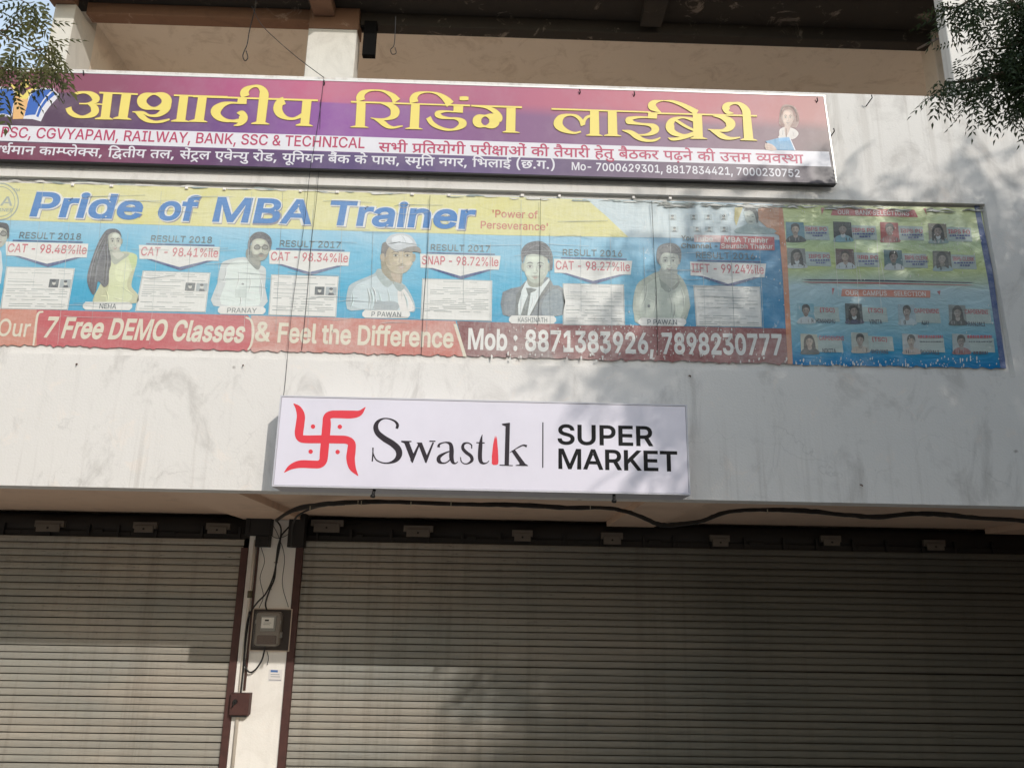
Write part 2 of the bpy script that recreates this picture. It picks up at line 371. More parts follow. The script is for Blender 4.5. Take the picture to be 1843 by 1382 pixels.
1560,616,1557,664,1550,726,1530,676,1376,640,1387,613,1392,579,1393,507,1382,458,1350,430,1298,420,1227,420,1118,678,1118,678,964,420,964,420,0,240,0,240,964,
20,964]]],[1256,[[741,-431,611,-442,495,-434,396,-410,314,-374,246,-327,192,-273,151,-214,297,-120,324,-154,356,-191,398,-227,452,-258,522,-278,611,-285,733,
-269,832,-221,896,-138,918,-19,918,205,901,205,878,170,848,129,806,88,748,52,673,26,576,18,449,34,335,82,239,160,166,267,120,402,104,564,119,726,165,864,238,
978,334,1062,449,1114,580,1132,677,1123,752,1096,810,1058,852,1015,883,973,906,939,923,939,923,1118,1098,1118,1098,-29,1082,-160,1033,-264,957,-344,858,-399],
[510,190,606,178,700,190,778,224,840,281,884,358,911,455,920,568,911,680,884,778,840,858,779,920,701,958,606,971,509,957,429,916,367,853,322,771,296,675,287,
568,296,460,323,365,368,287,430,228]]],[1211,[[347,759,338,670,338,0,158,0,158,1490,338,1490,338,913],[338,914,369,980,452,1067,555,1116,674,1132,780,1120,872,
1086,948,1027,1006,946,1041,840,1053,710,1053,0,872,0,872,695,855,810,804,897,725,952,620,970,544,961,476,935,419,892,375,833,347,759]]],[496,[[338,0,158,0,158,
1118,338,1118],[297,1310,249,1301,202,1310,161,1336,133,1374,124,1420,133,1466,161,1504,202,1530,249,1539,297,1530,338,1504,366,1466,375,1420,366,1374,338,
1336]]],[496,[[157,-80,157,1118,338,1118,338,-80,330,-178,302,-262,256,-329,192,-378,110,-408,10,-418,-26,-418,-26,-252,7,-252,74,-241,121,-208,148,-153],[296,
1310,248,1301,200,1310,160,1336,132,1374,123,1420,132,1466,160,1504,200,1530,248,1539,296,1530,337,1504,365,1466,374,1420,365,1374,337,1336]]],[1124,[[456,523,
338,412,338,0,158,0,158,1490,338,1490,338,625,360,625,838,1118,1061,1118,593,638,1096,0,865,0]]],[564,[[445,-7,409,-8,299,9,220,60,174,140,158,248,158,1490,338,
1490,338,293,343,227,356,184,384,161,431,153,503,161,539,9,512,2]]],[1794,[[338,0,158,0,158,1118,333,1118,334,906,350,951,392,1018,446,1071,508,1108,576,1130,
647,1138,757,1119,844,1063,907,976,931,901,946,944,991,1011,1050,1065,1120,1105,1198,1130,1284,1138,1377,1128,1461,1096,1533,1043,1588,969,1624,873,1636,754,
1636,0,1456,0,1456,749,1439,853,1388,922,1314,961,1230,974,1160,966,1100,942,1052,905,1016,856,994,797,987,730,987,0,807,0,807,767,792,851,745,917,675,960,588,
974,525,966,466,944,414,906,373,853,347,786,338,704]]],[1210,[[347,759,338,670,338,0,158,0,158,1118,331,1118,332,900,369,980,452,1067,555,1116,674,1132,780,
1120,872,1086,948,1027,1004,946,1040,840,1052,710,1052,0,872,0,872,695,855,810,804,897,725,952,620,970,544,961,476,935,419,892,375,833]]],[1228,[[756,-6,613,
-24,470,-6,346,48,245,134,168,250,120,390,104,552,120,716,168,858,245,973,346,1060,470,1114,613,1132,756,1114,881,1060,983,973,1060,858,1108,716,1124,552,1108,
390,1060,250,983,134,881,48],[511,152,613,137,716,152,799,195,862,262,907,348,933,446,942,552,933,659,907,758,862,845,799,912,716,956,613,971,511,956,429,912,
366,845,322,759,296,660,287,552,296,446,322,348,366,262,429,195]]],[1254,[[338,-418,158,-418,158,1118,332,1118,332,939,352,939,375,973,405,1014,446,1058,503,
1096,578,1123,676,1132,808,1114,922,1062,1018,977,1090,862,1135,721,1150,556,1135,390,1090,248,1018,133,924,47,809,-6,677,-24,581,-15,506,12,448,52,406,96,375,
138,352,173,338,173],[557,150,650,137,746,151,826,194,887,260,932,346,958,446,967,558,958,668,932,768,888,851,826,916,747,957,650,971,555,958,477,919,416,857,
372,774,345,674,336,558,345,441,372,339,417,254,478,190]]],[1254,[[1096,1118,1096,-418,916,-418,916,173,902,173,880,138,848,96,806,52,748,12,673,-15,577,-24,
446,-6,331,47,236,133,164,248,119,390,104,556,119,721,164,862,237,977,332,1062,447,1114,578,1132,676,1123,751,1096,808,1058,850,1014,880,973,902,939,922,939,
922,1118],[508,151,604,137,698,150,776,190,838,254,882,339,909,441,918,558,909,674,882,774,838,857,777,919,699,958,604,971,507,957,428,916,366,851,322,768,296,
668,287,558,296,446,322,346,367,260,429,194]]],[771,[[338,0,158,0,158,1118,332,1118,332,946,344,946,387,1023,454,1082,539,1121,634,1134,725,1131,725,950,652,
959,617,960,541,952,474,926,417,887,374,834,347,772,338,700]]],[1081,[[661,-13,538,-24,429,-16,334,10,252,51,186,109,138,182,108,271,279,312,314,232,370,177,
444,145,536,134,641,146,722,184,775,239,792,303,782,356,752,400,700,433,628,457,442,501,310,547,216,612,160,699,142,806,156,896,196,976,260,1041,344,1090,443,
1122,556,1132,662,1123,752,1098,824,1056,882,1002,927,937,958,863,795,821,764,878,718,930,651,967,557,979,465,968,390,933,341,881,324,817,335,761,369,718,427,
684,512,657,681,617,813,571,906,506,961,420,979,315,965,222,924,140,857,72,768,20]]],[670,[[20,1118,188,1118,188,1384,368,1384,368,1118,598,1118,598,964,368,
964,368,290,376,225,398,180,439,155,500,146,592,158,629,6,599,-3,566,-9,530,-13,495,-14,366,5,269,62,208,154,188,276,188,964,20,964]]],[1211,[[653,2,537,-14,
431,-2,338,32,262,91,206,173,170,279,158,408,158,1118,338,1118,338,423,355,308,406,221,486,166,591,148,667,157,734,183,791,226,835,286,863,360,872,448,872,1118,
1053,1118,1053,0,879,0,879,220,840,137,756,50]]],[1151,[[670,0,481,0,54,1118,251,1118,489,455,524,352,554,250,576,168,598,250,628,352,662,455,900,1118,1097,
1118]]],[1676,[[588,0,409,0,70,1118,261,1118,397,630,426,523,457,404,489,269,505,193,519,264,550,397,580,519,610,630,744,1118,936,1118,1068,630,1097,521,1126,
400,1157,266,1172,194,1187,265,1218,398,1249,520,1279,630,1415,1118,1606,1118,1267,0,1088,0,943,506,921,584,879,744,818,828,755,582,733,506]]],[1118,[[273,0,65,
0,458,574,88,1118,298,1118,437,901,487,820,565,683,596,744,637,820,687,901,829,1118,1035,1118,661,564,1053,0,844,0,680,251,631,330,588,404,557,459,488,330,439,
251]]],[1151,[[159,-412,140,-405,186,-249,205,-254,258,-263,305,-262,348,-247,386,-217,420,-168,449,-99,481,-6,54,1118,251,1118,489,455,524,352,553,249,575,167,
598,250,627,352,661,455,901,1118,1097,1118,606,-167,569,-248,524,-314,473,-364,414,-398,347,-419,272,-426,227,-424,189,-419]]],[1131,[[1005,0,126,0,126,134,753,
940,753,951,146,951,146,1118,985,1118,985,975,376,178,376,167,1005,167]]],[1328,[[818,2,664,-20,510,2,381,70,278,180,203,331,157,520,142,744,158,968,204,1157,
280,1308,382,1419,511,1487,664,1510,817,1487,946,1419,1049,1308,1124,1157,1171,968,1186,744,1171,520,1125,331,1050,180,948,70],[563,164,664,146,765,164,849,216,
916,303,964,421,994,569,1004,744,994,921,964,1069,916,1187,849,1274,765,1327,664,1345,563,1327,479,1274,412,1187,364,1069,334,921,324,744,334,569,364,421,412,
303,479,216]]],[1328,[[1146,0,225,0,225,160,624,160,624,1314,614,1314,254,1047,254,1251,578,1490,811,1490,811,160,1146,160]]],[1328,[[1138,0,189,0,189,137,684,
674,760,758,822,832,870,898,905,962,926,1025,933,1092,924,1165,896,1227,852,1277,796,1314,729,1337,653,1345,574,1336,506,1310,450,1269,409,1214,384,1146,375,
1067,193,1067,208,1191,254,1299,326,1388,420,1454,532,1496,658,1510,783,1496,894,1454,985,1389,1054,1305,1098,1205,1113,1094,1106,1014,1084,936,1044,855,982,
763,894,655,777,526,451,179,451,167,1138,167]]],[1328,[[776,-6,634,-20,505,-8,387,27,285,84,204,162,149,260,125,376,319,376,336,308,370,250,420,205,484,173,557,
154,637,147,724,155,801,178,866,216,916,270,948,338,959,421,950,498,922,569,873,630,802,679,707,710,585,721,463,721,463,872,840,1311,840,1323,199,1323,199,1490,
1090,1490,1090,1351,647,841,772,840,901,803,1006,736,1084,646,1132,539,1148,420,1132,299,1082,192,1004,104,900,36]]],[1328,[[1206,303,1003,303,1003,0,823,0,823,
303,121,303,121,458,714,1490,901,1490,322,482,322,470,823,470,823,930,1003,930,1003,470,1206,470]]],[1328,[[782,-4,646,-20,522,-7,411,32,318,92,245,172,197,268,
178,376,362,376,376,314,407,258,452,212,508,176,574,154,646,147,731,158,806,189,869,239,917,305,947,384,957,473,946,564,915,645,865,713,800,764,723,797,634,808,
564,802,494,786,430,761,379,730,201,752,289,1490,1073,1490,1073,1323,449,1323,398,888,406,888,458,923,522,950,594,969,669,975,767,966,858,938,938,893,1008,834,
1065,760,1108,675,1134,580,1143,476,1127,341,1078,221,1002,121,902,44]]],[1328,[[793,-4,664,-20,534,-4,419,43,324,118,251,218,205,337,190,473,202,582,236,698,
300,831,402,993,739,1490,944,1490,511,858,528,870,576,894,630,910,688,915,815,901,924,858,1014,790,1081,700,1123,588,1137,458,1122,328,1076,212,1003,116,908,
42],[583,153,664,143,745,153,816,184,874,232,918,296,947,372,956,458,947,546,918,622,874,685,816,733,745,763,664,773,583,763,512,734,452,686,408,624,379,548,
370,462,379,374,408,297,452,233,512,184]]],[1328,[[484,0,284,0,946,1311,946,1323,182,1323,182,1490,1145,1490,1145,1313]]],[1328,[[804,-7,663,-20,521,-7,396,34,
294,97,216,181,168,282,152,396,162,487,190,570,235,644,294,705,364,749,443,774,443,782,345,826,270,903,222,1002,206,1114,221,1222,265,1318,335,1398,427,1458,
538,1497,663,1510,787,1497,897,1458,989,1398,1060,1318,1104,1222,1119,1114,1103,1002,1054,903,980,826,884,782,884,774,961,749,1031,705,1090,644,1136,570,1165,
487,1175,396,1159,282,1110,181,1032,97,928,34],[570,153,663,145,755,153,834,178,898,216,946,268,975,332,985,406,974,484,943,552,893,609,828,652,750,680,663,689,
574,680,496,652,431,609,381,552,350,484,339,406,349,332,378,268,426,216,490,178],[588,856,663,848,738,856,803,880,858,917,900,968,926,1030,935,1100,926,1170,
901,1230,860,1279,806,1316,739,1338,663,1346,586,1338,520,1316,465,1279,424,1230,398,1170,390,1100,399,1030,424,968,466,917,521,880]]],[1328,[[534,1494,663,
1510,793,1494,908,1447,1004,1372,1076,1272,1122,1153,1137,1017,1126,908,1091,792,1026,659,925,497,588,0,383,0,816,633,799,620,750,596,697,580,639,575,512,589,
403,632,313,700,246,790,204,902,190,1032,205,1163,252,1278,324,1375,420,1448],[745,1337,663,1347,583,1337,512,1306,453,1258,408,1194,380,1118,371,1032,380,944,
408,868,453,805,512,757,583,727,663,717,744,727,816,756,875,804,920,866,948,942,957,1028,948,1116,920,1193,875,1257,816,1306]]],[550,[[331,-3,279,-13,227,-3,
184,26,154,70,144,122,154,174,184,218,227,247,279,257,331,247,374,218,404,174,414,122,404,70,374,26]]],[550,[[246,-359,108,-359,196,208,402,208]]],[550,[[331,
-3,279,-13,227,-3,184,26,154,70,144,122,154,174,184,218,227,247,279,257,331,247,374,218,404,174,414,122,404,70,374,26],[331,806,279,796,227,806,184,836,154,879,
144,931,154,983,184,1026,227,1056,279,1066,331,1056,374,1026,404,983,414,931,404,879,374,836]]],[1328,[[334,719,988,719,988,553,334,553]]],[1319,[[688,-10,580,
-20,443,-6,326,34,231,98,162,182,118,280,104,389,114,480,144,558,192,626,254,690,330,752,400,806,362,852,305,928,262,1003,234,1082,225,1167,236,1260,270,1342,
324,1410,398,1461,487,1493,590,1504,694,1493,783,1460,855,1410,908,1344,941,1268,952,1183,946,1118,926,1057,896,1001,856,950,809,902,754,858,646,778,963,393,
988,442,1016,544,1026,658,1199,658,1190,523,1165,415,1129,330,1088,265,1078,253,1287,0,1070,0,965,126,897,68,796,19],[538,909,635,980,694,1028,724,1059,748,
1095,765,1137,771,1186,759,1251,724,1303,668,1338,595,1349,542,1343,496,1326,458,1299,430,1262,412,1219,406,1168,412,1113,432,1061,462,1009,501,955],[858,254,
507,675,456,637,378,571,326,510,298,449,289,383,298,314,324,254,366,205,422,168,490,145,567,137,654,146,738,174,816,218]]],[2011,[[610,841,523,831,435,841,362,
872,305,921,264,983,238,1055,230,1134,230,1212,238,1291,264,1362,306,1424,364,1472,436,1504,523,1514,611,1504,684,1472,740,1424,781,1362,806,1291,814,1212,814,
1134,806,1055,780,983,739,921,682,872],[457,975,523,962,588,975,630,1014,653,1071,661,1134,661,1212,654,1275,631,1331,589,1371,523,1384,459,1371,416,1331,391,
1275,383,1212,383,1134,391,1071,414,1014],[1577,-19,1490,-29,1402,-19,1330,12,1272,61,1230,123,1205,195,1197,274,1197,352,1206,431,1231,502,1273,564,1330,612,
1403,644,1490,654,1578,644,1651,612,1708,564,1748,502,1773,431,1781,352,1781,274,1773,195,1748,123,1706,61,1650,12],[1424,115,1490,102,1555,115,1597,154,1620,
211,1628,274,1628,352,1620,415,1598,471,1556,511,1490,524,1426,511,1382,471,1358,415,1350,352,1350,274,1358,211,1382,154],[573,0,404,0,1428,1490,1597,1490]]],
[800,[[271,386,255,607,263,774,288,948,328,1124,380,1292,442,1447,513,1581,688,1581,616,1421,554,1254,505,1085,468,918,446,758,438,607,445,473,464,338,498,198,
546,50,610,-108,688,-279,513,-279,401,-60,320,163]]],[800,[[287,-279,112,-279,192,-104,256,56,304,205,336,344,356,477,362,607,354,758,332,918,296,1085,246,1254,
184,1421,112,1581,287,1581,358,1447,420,1292,473,1124,512,948,537,773,545,607,528,384,478,159,397,-63]]],[614,[[382,923,232,923,210,1490,404,1490]]]]
LAT = {c: g for c, g in zip(LATIN_SET, LATIN)}
HINDI_GLYPHS = [[[-181,750,-185,772,-181,794,-168,813,-151,826,-130,830,-109,826,-91,813,-79,794,-75,772,-79,750,-91,731,-109,718,-130,714,-151,718,-168,731]],[[312,218,271,
222,242,220,213,215,186,207,161,197,118,228,82,263,58,304,50,352,52,378,60,400,72,418,87,433,112,448,141,458,176,463,221,465,314,465,314,551,0,551,0,622,289,
622,274,651,258,688,247,726,243,762,254,821,288,862,337,888,398,896,429,894,457,890,482,882,504,872,482,806,426,826,405,827,370,821,344,804,328,779,323,747,326,
714,336,682,353,650,371,622,505,622,505,551,395,551,395,394,211,394,145,381,134,366,130,347,134,325,144,306,174,277,222,290,275,294,343,285,398,256,435,212,447,
154,437,96,406,52,356,21,289,4,415,-40,382,-110,326,-83,273,-56,176,1,123,7,82,18,57,37,48,65,51,85,62,102,78,112,101,116,121,113,142,106,166,91,194,70,281,73,
328,88,356,115,366,153,360,182,342,204]],[[0,551,0,622,563,622,563,551,453,551,477,510,485,464,465,385,406,328,440,293,470,254,492,207,499,152,493,106,476,68,
450,38,415,17,374,4,328,0,272,8,220,30,169,71,120,130,74,210,29,313,100,338,129,265,162,200,196,148,234,108,276,82,320,74,357,79,388,92,407,119,414,160,408,199,
392,236,365,269,329,301,298,296,264,294,259,364,323,372,368,390,395,420,404,463,400,491,389,516,372,536,351,551]],[[568,622,568,551,474,551,474,380,472,334,466,
299,456,271,441,246,393,208,323,192,307,266,359,282,380,305,388,322,392,345,393,380,393,551,160,551,160,353,163,278,168,252,176,230,188,212,206,196,260,160,370,
98,424,63,460,30,479,-7,486,-53,482,-92,470,-128,454,-160,439,-184,367,-142,392,-100,400,-77,403,-55,401,-37,395,-22,383,-6,333,31,203,106,167,129,136,154,112,
180,95,212,83,256,79,316,79,551,0,551,0,622]],[[466,251,470,218,459,157,424,114,374,88,312,80,231,96,159,144,93,229,29,356,100,382,145,287,193,214,246,168,305,
153,340,157,367,170,385,193,391,227,386,262,370,293,347,321,318,347,290,343,260,341,255,411,313,418,352,435,373,461,380,494,374,525,356,546,331,558,302,562,267,
560,235,552,204,540,171,525,146,594,175,608,210,620,252,629,298,632,367,622,418,593,449,549,459,495,442,426,392,375,412,355,450,351,486,350,594,363,594,551,521,
551,521,622,852,622,833,686,812,740,791,778,767,804,740,818,708,823,687,822,638,809,614,882,656,892,705,896,755,890,798,870,836,836,870,784,900,711,927,622,
1038,622,1038,551,934,551,934,0,853,0,853,551,675,551,675,0,594,0,594,290,455,282]],[[777,622,777,551,452,551,452,349,505,386,569,399,628,389,675,358,706,307,
716,239,712,192,701,141,681,90,651,39,579,80,602,114,620,154,632,196,636,237,631,278,616,307,593,324,562,330,508,312,452,258,452,0,371,0,371,174,344,154,312,
136,272,122,226,118,180,123,138,137,100,161,71,194,52,238,46,290,60,362,101,417,164,452,244,464,339,454,333,381,249,391,198,384,159,365,135,334,127,292,135,246,
158,214,190,194,228,188,270,193,306,209,340,232,371,260,371,551,0,551,0,622]],[[393,551,208,551,208,234,205,211,196,193,180,182,160,178,134,183,106,199,81,222,
60,250,46,280,41,308,44,329,54,345,73,356,102,359,127,359,127,551,0,551,0,622,578,622,578,551,474,551,474,0,393,0]],[[249,75,296,70,370,78,436,102,493,139,536,
187,565,245,574,310,568,353,551,388,524,411,487,419,458,414,438,401,428,381,424,358,431,328,450,300,485,278,535,261,502,198,432,226,384,262,356,307,347,356,354,
400,374,438,408,466,455,481,455,551,0,551,0,622,715,622,715,551,535,551,535,477,582,457,620,422,645,372,653,308,647,251,628,195,598,143,556,96,505,56,444,26,
374,6,296,0,211,10,150,42,113,89,101,147,103,168,108,190,118,212,132,231,95,254,66,284,49,319,43,359,54,412,88,451,140,475,206,483,288,473,282,404,212,415,146,
399,124,350,130,324,146,305,171,291,202,281,232,288,308,287,302,217,276,218,206,200,182,148,190,113,213,89]],[[600,622,600,551,371,551,371,414,442,377,495,328,
528,267,539,198,531,135,506,84,468,47,418,20,360,5,297,0,195,14,115,56,63,125,46,216,54,278,80,328,119,368,170,397,227,414,287,420,290,551,0,551,0,622],[227,80,
293,72,358,80,411,102,446,142,458,200,451,246,429,286,393,321,343,349,308,349,241,342,187,321,162,301,142,276,130,246,126,210,138,149,174,106]],[[399,218,358,
222,329,220,300,215,272,207,248,197,205,228,169,263,145,304,137,352,140,378,147,400,159,418,174,433,199,448,228,458,264,463,308,465,401,465,401,551,0,551,0,622,
592,622,592,551,482,551,482,394,298,394,232,381,221,366,217,347,220,325,231,306,261,277,309,290,362,294,430,285,485,256,522,212,534,154,522,93,485,44,424,11,
337,0,244,11,162,44,89,94,25,158,86,207,144,148,202,106,266,82,337,74,424,94,453,152,447,183,428,204]],[[584,551,481,551,481,0,400,0,400,328,291,328,238,326,
200,322,172,313,150,299,132,274,126,237,135,189,163,142,208,94,271,40,217,-12,173,28,132,68,96,109,68,151,51,195,45,242,48,275,58,305,74,330,93,351,125,373,163,
388,211,396,272,399,400,399,400,551,0,551,0,622,584,622]],[[630,622,630,551,526,551,526,0,445,0,445,150,413,132,378,116,336,106,283,103,213,113,158,144,123,191,
111,251,113,278,120,303,132,327,148,348,105,370,72,402,49,442,42,493,52,548,83,592,130,622,187,632,236,625,276,604,302,572,311,531,301,486,271,443,210,482,228,
541,220,554,206,565,184,568,158,562,136,546,121,521,116,489,120,460,132,438,149,421,172,409,223,397,254,403,333,402,326,332,253,328,220,312,198,288,191,254,198,
218,220,193,252,178,292,173,341,178,382,194,416,218,445,245,445,551,383,551,383,622]],[[0,551,0,622,569,622,569,551,466,551,466,0,385,0,385,298,204,298,204,244,
200,220,190,202,174,192,153,188,128,193,102,209,77,232,56,260,42,290,37,318,40,339,50,355,69,366,98,369,385,369,385,551]],[[583,551,479,551,479,0,398,0,398,191,
368,174,335,159,298,149,254,146,216,149,182,160,152,175,128,194,106,223,91,258,82,301,79,358,79,551,0,551,0,622,583,622],[398,280,398,551,160,551,160,369,163,
304,190,240,220,223,263,217,302,222,338,236,370,256]],[[585,622,585,551,482,551,482,0,401,0,401,165,371,148,336,132,293,122,241,118,188,123,140,139,101,164,71,
198,52,238,46,286,61,362,106,418,176,452,265,464,369,454,363,385,230,392,365,224,384,239,401,256,401,551,0,551,0,622],[137,335,127,287,135,242,160,210,198,190,
242,184,308,195,168,370]],[[126,625,174,632,209,629,240,622,267,607,291,586,307,563,320,533,329,492,332,437,332,321,533,321,533,551,402,551,402,622,717,622,717,
551,614,551,614,0,533,0,533,250,332,250,332,213,328,185,318,166,302,155,283,151,264,154,243,164,223,178,204,196,188,216,175,237,167,258,164,278,167,295,178,308,
196,318,224,321,253,321,253,426,252,468,248,498,242,520,232,538,206,560,169,568,145,565,128,555,118,540,114,521,120,496,138,478,169,466,218,460,210,389,143,401,
90,426,57,464,46,520,56,571,84,606]],[[612,551,509,551,509,0,428,0,428,250,207,250,207,213,203,185,192,166,177,155,159,151,140,154,119,164,99,178,80,196,50,237,
42,258,39,278,42,295,52,308,71,318,100,321,126,321,126,551,0,551,0,622,612,622],[428,321,428,551,207,551,207,321]],[[0,622,595,622,595,551,491,551,491,0,410,0,
410,179,379,162,343,146,301,136,253,132,172,147,108,192,62,263,38,353,92,369,130,390,152,418,160,457,157,484,148,509,136,532,123,551,0,551],[212,355,129,301,
152,258,180,228,215,209,259,203,306,208,346,224,380,247,410,274,410,551,211,551,233,498,240,445]],[[332,93,395,42,341,-12,284,37,230,87,181,136,138,181,102,222,
75,256,57,284,46,305,40,340,44,358,55,376,75,389,104,393,127,390,148,382,165,368,181,349,215,372,238,399,252,431,256,468,255,491,239,551,0,551,0,622,424,622,
424,551,320,551,332,510,336,458,330,407,314,365,288,330,254,300,213,276,167,254,216,201,272,146]],[[508,551,0,551,0,622,693,622,693,551,589,551,589,0,508,0,508,
355,470,353,445,344,420,327,397,300,375,262,356,208,279,232,293,275,311,313,287,329,263,342,238,350,209,353,174,347,148,330,131,304,126,271,131,234,148,198,174,
163,210,126,255,86,309,40,255,-12,200,37,149,84,106,129,73,176,52,224,45,275,51,323,70,362,97,390,131,410,168,422,204,426,246,422,284,412,320,394,354,370,419,
412,499,426,508,426]],[[571,622,571,551,467,551,467,0,387,0,387,165,358,148,324,132,282,122,233,118,182,123,137,139,99,164,70,198,52,238,46,286,60,362,104,418,
170,452,255,464,354,454,349,381,259,391,204,384,162,364,136,331,127,287,135,243,158,212,193,194,235,188,283,194,324,210,359,234,387,260,387,551,0,551,0,622]],
[[691,551,587,551,587,0,506,0,506,266,477,258,448,254,380,251,337,253,292,258,248,267,212,277,191,264,167,253,212,200,264,146,320,92,380,42,326,-12,272,37,220,
87,174,136,133,181,99,222,73,256,55,284,41,323,40,340,44,358,55,376,75,389,104,393,127,390,148,382,165,368,181,350,199,372,210,398,215,428,217,458,216,486,201,
551,0,551,0,622,691,622],[315,325,369,322,406,323,440,326,472,331,506,339,506,551,281,551,297,486,298,458,296,419,288,385,277,356,262,333]],[[348,2,321,69,354,
82,380,98,397,120,403,148,396,182,374,208,336,224,280,229,219,222,174,200,147,167,138,124,141,94,150,64,167,33,196,0,241,-40,302,-89,248,-142,167,-73,108,-9,70,
57,58,130,62,166,74,198,92,225,115,248,97,268,82,292,72,320,69,352,72,378,79,400,91,418,106,433,131,448,158,458,191,463,229,465,361,465,361,551,0,551,0,622,546,
622,546,551,442,551,442,394,230,394,164,381,153,366,149,347,152,328,159,312,183,284,232,296,284,300,347,295,396,279,434,255,460,224,476,190,481,153,472,100,447,
57,405,24]],[[273,551,170,551,170,0,89,0,89,551,0,551,0,622,273,622]],[[89,0,89,551,0,551,0,622,80,622,60,669,55,695,53,724,68,794,111,849,179,884,266,896,399,
877,516,820,618,730,704,615,620,615,459,772,283,824,221,817,174,794,144,760,134,714,136,686,144,662,154,640,165,622,273,622,273,551,170,551,170,0]],[[-105,615,
-185,615,-200,649,-211,682,-218,714,-220,748,-210,807,-178,854,-128,886,-61,896,-6,889,39,868,76,831,108,778,136,709,163,622,273,622,273,551,170,551,170,0,89,0,
89,551,0,551,0,622,87,622,58,712,28,776,-8,813,-57,825,-92,819,-118,800,-134,771,-139,733,-136,701,-129,672]],[[-222,-79,-248,-12,-193,5,-136,11,-69,1,-20,-28,
12,-72,22,-129,10,-184,-24,-229,-81,-258,-157,-268,-247,-256,-324,-222,-392,-168,-455,-100,-394,-57,-356,-101,-320,-136,-284,-163,-246,-182,-204,-192,-157,-196,
-78,-178,-51,-122,-57,-93,-76,-73,-102,-61,-131,-57,-157,-58,-180,-62,-201,-69]],[[-88,-175,-63,-245,-116,-262,-173,-268,-240,-258,-290,-228,-322,-183,-333,
-126,-322,-73,-287,-29,-233,1,-162,11,-92,4,-31,-17,22,-49,68,-90,109,-138,145,-189,83,-228,28,-155,-27,-101,-87,-68,-156,-57,-201,-62,-233,-76,-252,-99,-259,
-128,-253,-160,-234,-181,-208,-192,-178,-196,-152,-195,-109,-184]],[[2,-164,27,-233,0,-246,-32,-257,-67,-265,-106,-268,-173,-258,-224,-228,-255,-183,-266,-126,
-255,-74,-222,-28,-166,4,-89,18,-82,-48,-132,-59,-166,-77,-186,-102,-192,-132,-186,-161,-167,-182,-140,-193,-111,-197,-81,-195,-56,-190,-29,-179]],[[-94,615,
-169,615,-190,686,-210,740,-232,778,-256,804,-283,818,-315,823,-336,822,-385,809,-409,882,-367,892,-318,896,-268,890,-224,870,-187,836,-154,784,-123,711]],
[[-94,615,-179,615,-205,650,-228,674,-251,689,-272,698,-295,702,-340,702,-402,682,-428,751,-380,767,-354,772,-326,773,-284,768,-246,752,-214,726,-187,692,-203,
740,-222,774,-242,799,-263,815,-287,824,-316,827,-386,813,-409,882,-367,892,-318,896,-268,890,-224,870,-187,836,-154,784,-123,711]],[[273,551,170,551,170,0,89,
0,89,551,0,551,0,622,88,622,69,686,48,740,27,778,3,804,-24,818,-56,823,-77,822,-126,809,-150,882,-108,892,-59,896,-9,890,34,870,72,836,106,784,136,711,163,622,
273,622]],[[397,11,307,0,234,7,170,28,118,61,79,106,54,163,46,231,55,295,82,348,124,390,177,420,238,439,305,446,305,551,0,551,0,622,577,622,577,551,385,551,385,
375,346,375,289,373,248,366,215,356,188,341,162,319,142,292,130,259,126,221,134,168,158,126,196,95,248,75,237,116,233,157,237,190,250,221,270,248,298,270,335,
283,380,288,425,283,460,270,488,248,508,221,519,190,523,157,509,94,466,44],[312,174,306,140,310,104,323,70,373,76,413,94,439,121,448,157,444,184,430,204,410,
217,385,221,353,216,328,200],[225,-157,221,-134,225,-112,238,-93,255,-80,276,-76,297,-80,315,-93,327,-112,331,-134,327,-157,315,-176,297,-188,276,-192,255,-188,
238,-176]],[[727,551,623,551,623,0,542,0,542,325,510,312,476,302,436,295,390,293,342,296,298,303,259,314,225,326,184,298,153,270,134,242,128,208,130,188,138,
168,152,149,174,134,205,123,269,121,264,139,263,157,268,184,283,202,304,213,328,216,364,210,391,190,408,164,413,136,410,111,400,92,385,78,365,66,402,22,448,-24,
390,-65,338,-4,298,53,245,50,190,55,141,70,101,95,71,126,52,164,46,205,55,255,80,296,119,331,164,361,125,392,97,426,80,464,74,507,84,556,114,596,164,623,231,
632,289,625,338,603,371,566,382,515,376,471,359,434,332,402,295,373,379,364,423,367,464,374,504,389,542,411,542,551,453,551,453,622,727,622],[158,529,153,502,
158,471,174,442,198,418,228,399,284,450,303,506,299,528,286,548,263,562,229,566,198,562,174,549]],[[-108,615,-190,615,-209,651,-226,688,-236,726,-240,762,-229,
821,-196,862,-146,888,-85,896,-54,894,-26,890,-1,882,21,872,-1,806,-57,826,-78,827,-113,821,-139,804,-155,779,-160,747,-157,714,-146,682,-130,650]],[[618,622,
618,551,452,551,452,334,475,348,501,358,531,366,567,368,631,368,631,297,580,297,539,294,508,287,481,274,452,253,452,0,371,0,371,174,344,154,312,136,272,122,226,
118,180,123,138,137,100,161,71,194,52,238,46,290,60,362,101,417,164,452,244,464,339,454,333,381,249,391,198,384,159,365,135,334,127,292,135,246,158,214,190,194,
228,188,270,193,306,209,340,232,371,260,371,551,0,551,0,622]],[[0,551,0,622,373,622,373,551],[385,298,204,298,204,244,200,220,190,202,174,192,153,188,128,193,
102,209,77,232,56,260,42,290,37,318,40,339,50,355,69,366,98,369,385,369]],[[322,551,160,551,160,369,163,304,190,240,220,223,263,217,303,222,340,237,372,258,400,
282,436,214,396,188,354,166,309,151,254,146,216,149,182,160,152,175,128,194,106,223,91,258,82,301,79,358,79,551,0,551,0,622,322,622]],[[207,551,207,321,428,321,
428,250,207,250,207,213,203,185,192,166,177,155,159,151,140,154,119,164,99,178,80,196,50,237,42,258,39,278,42,295,52,308,71,318,100,321,126,321,126,551,0,551,0,
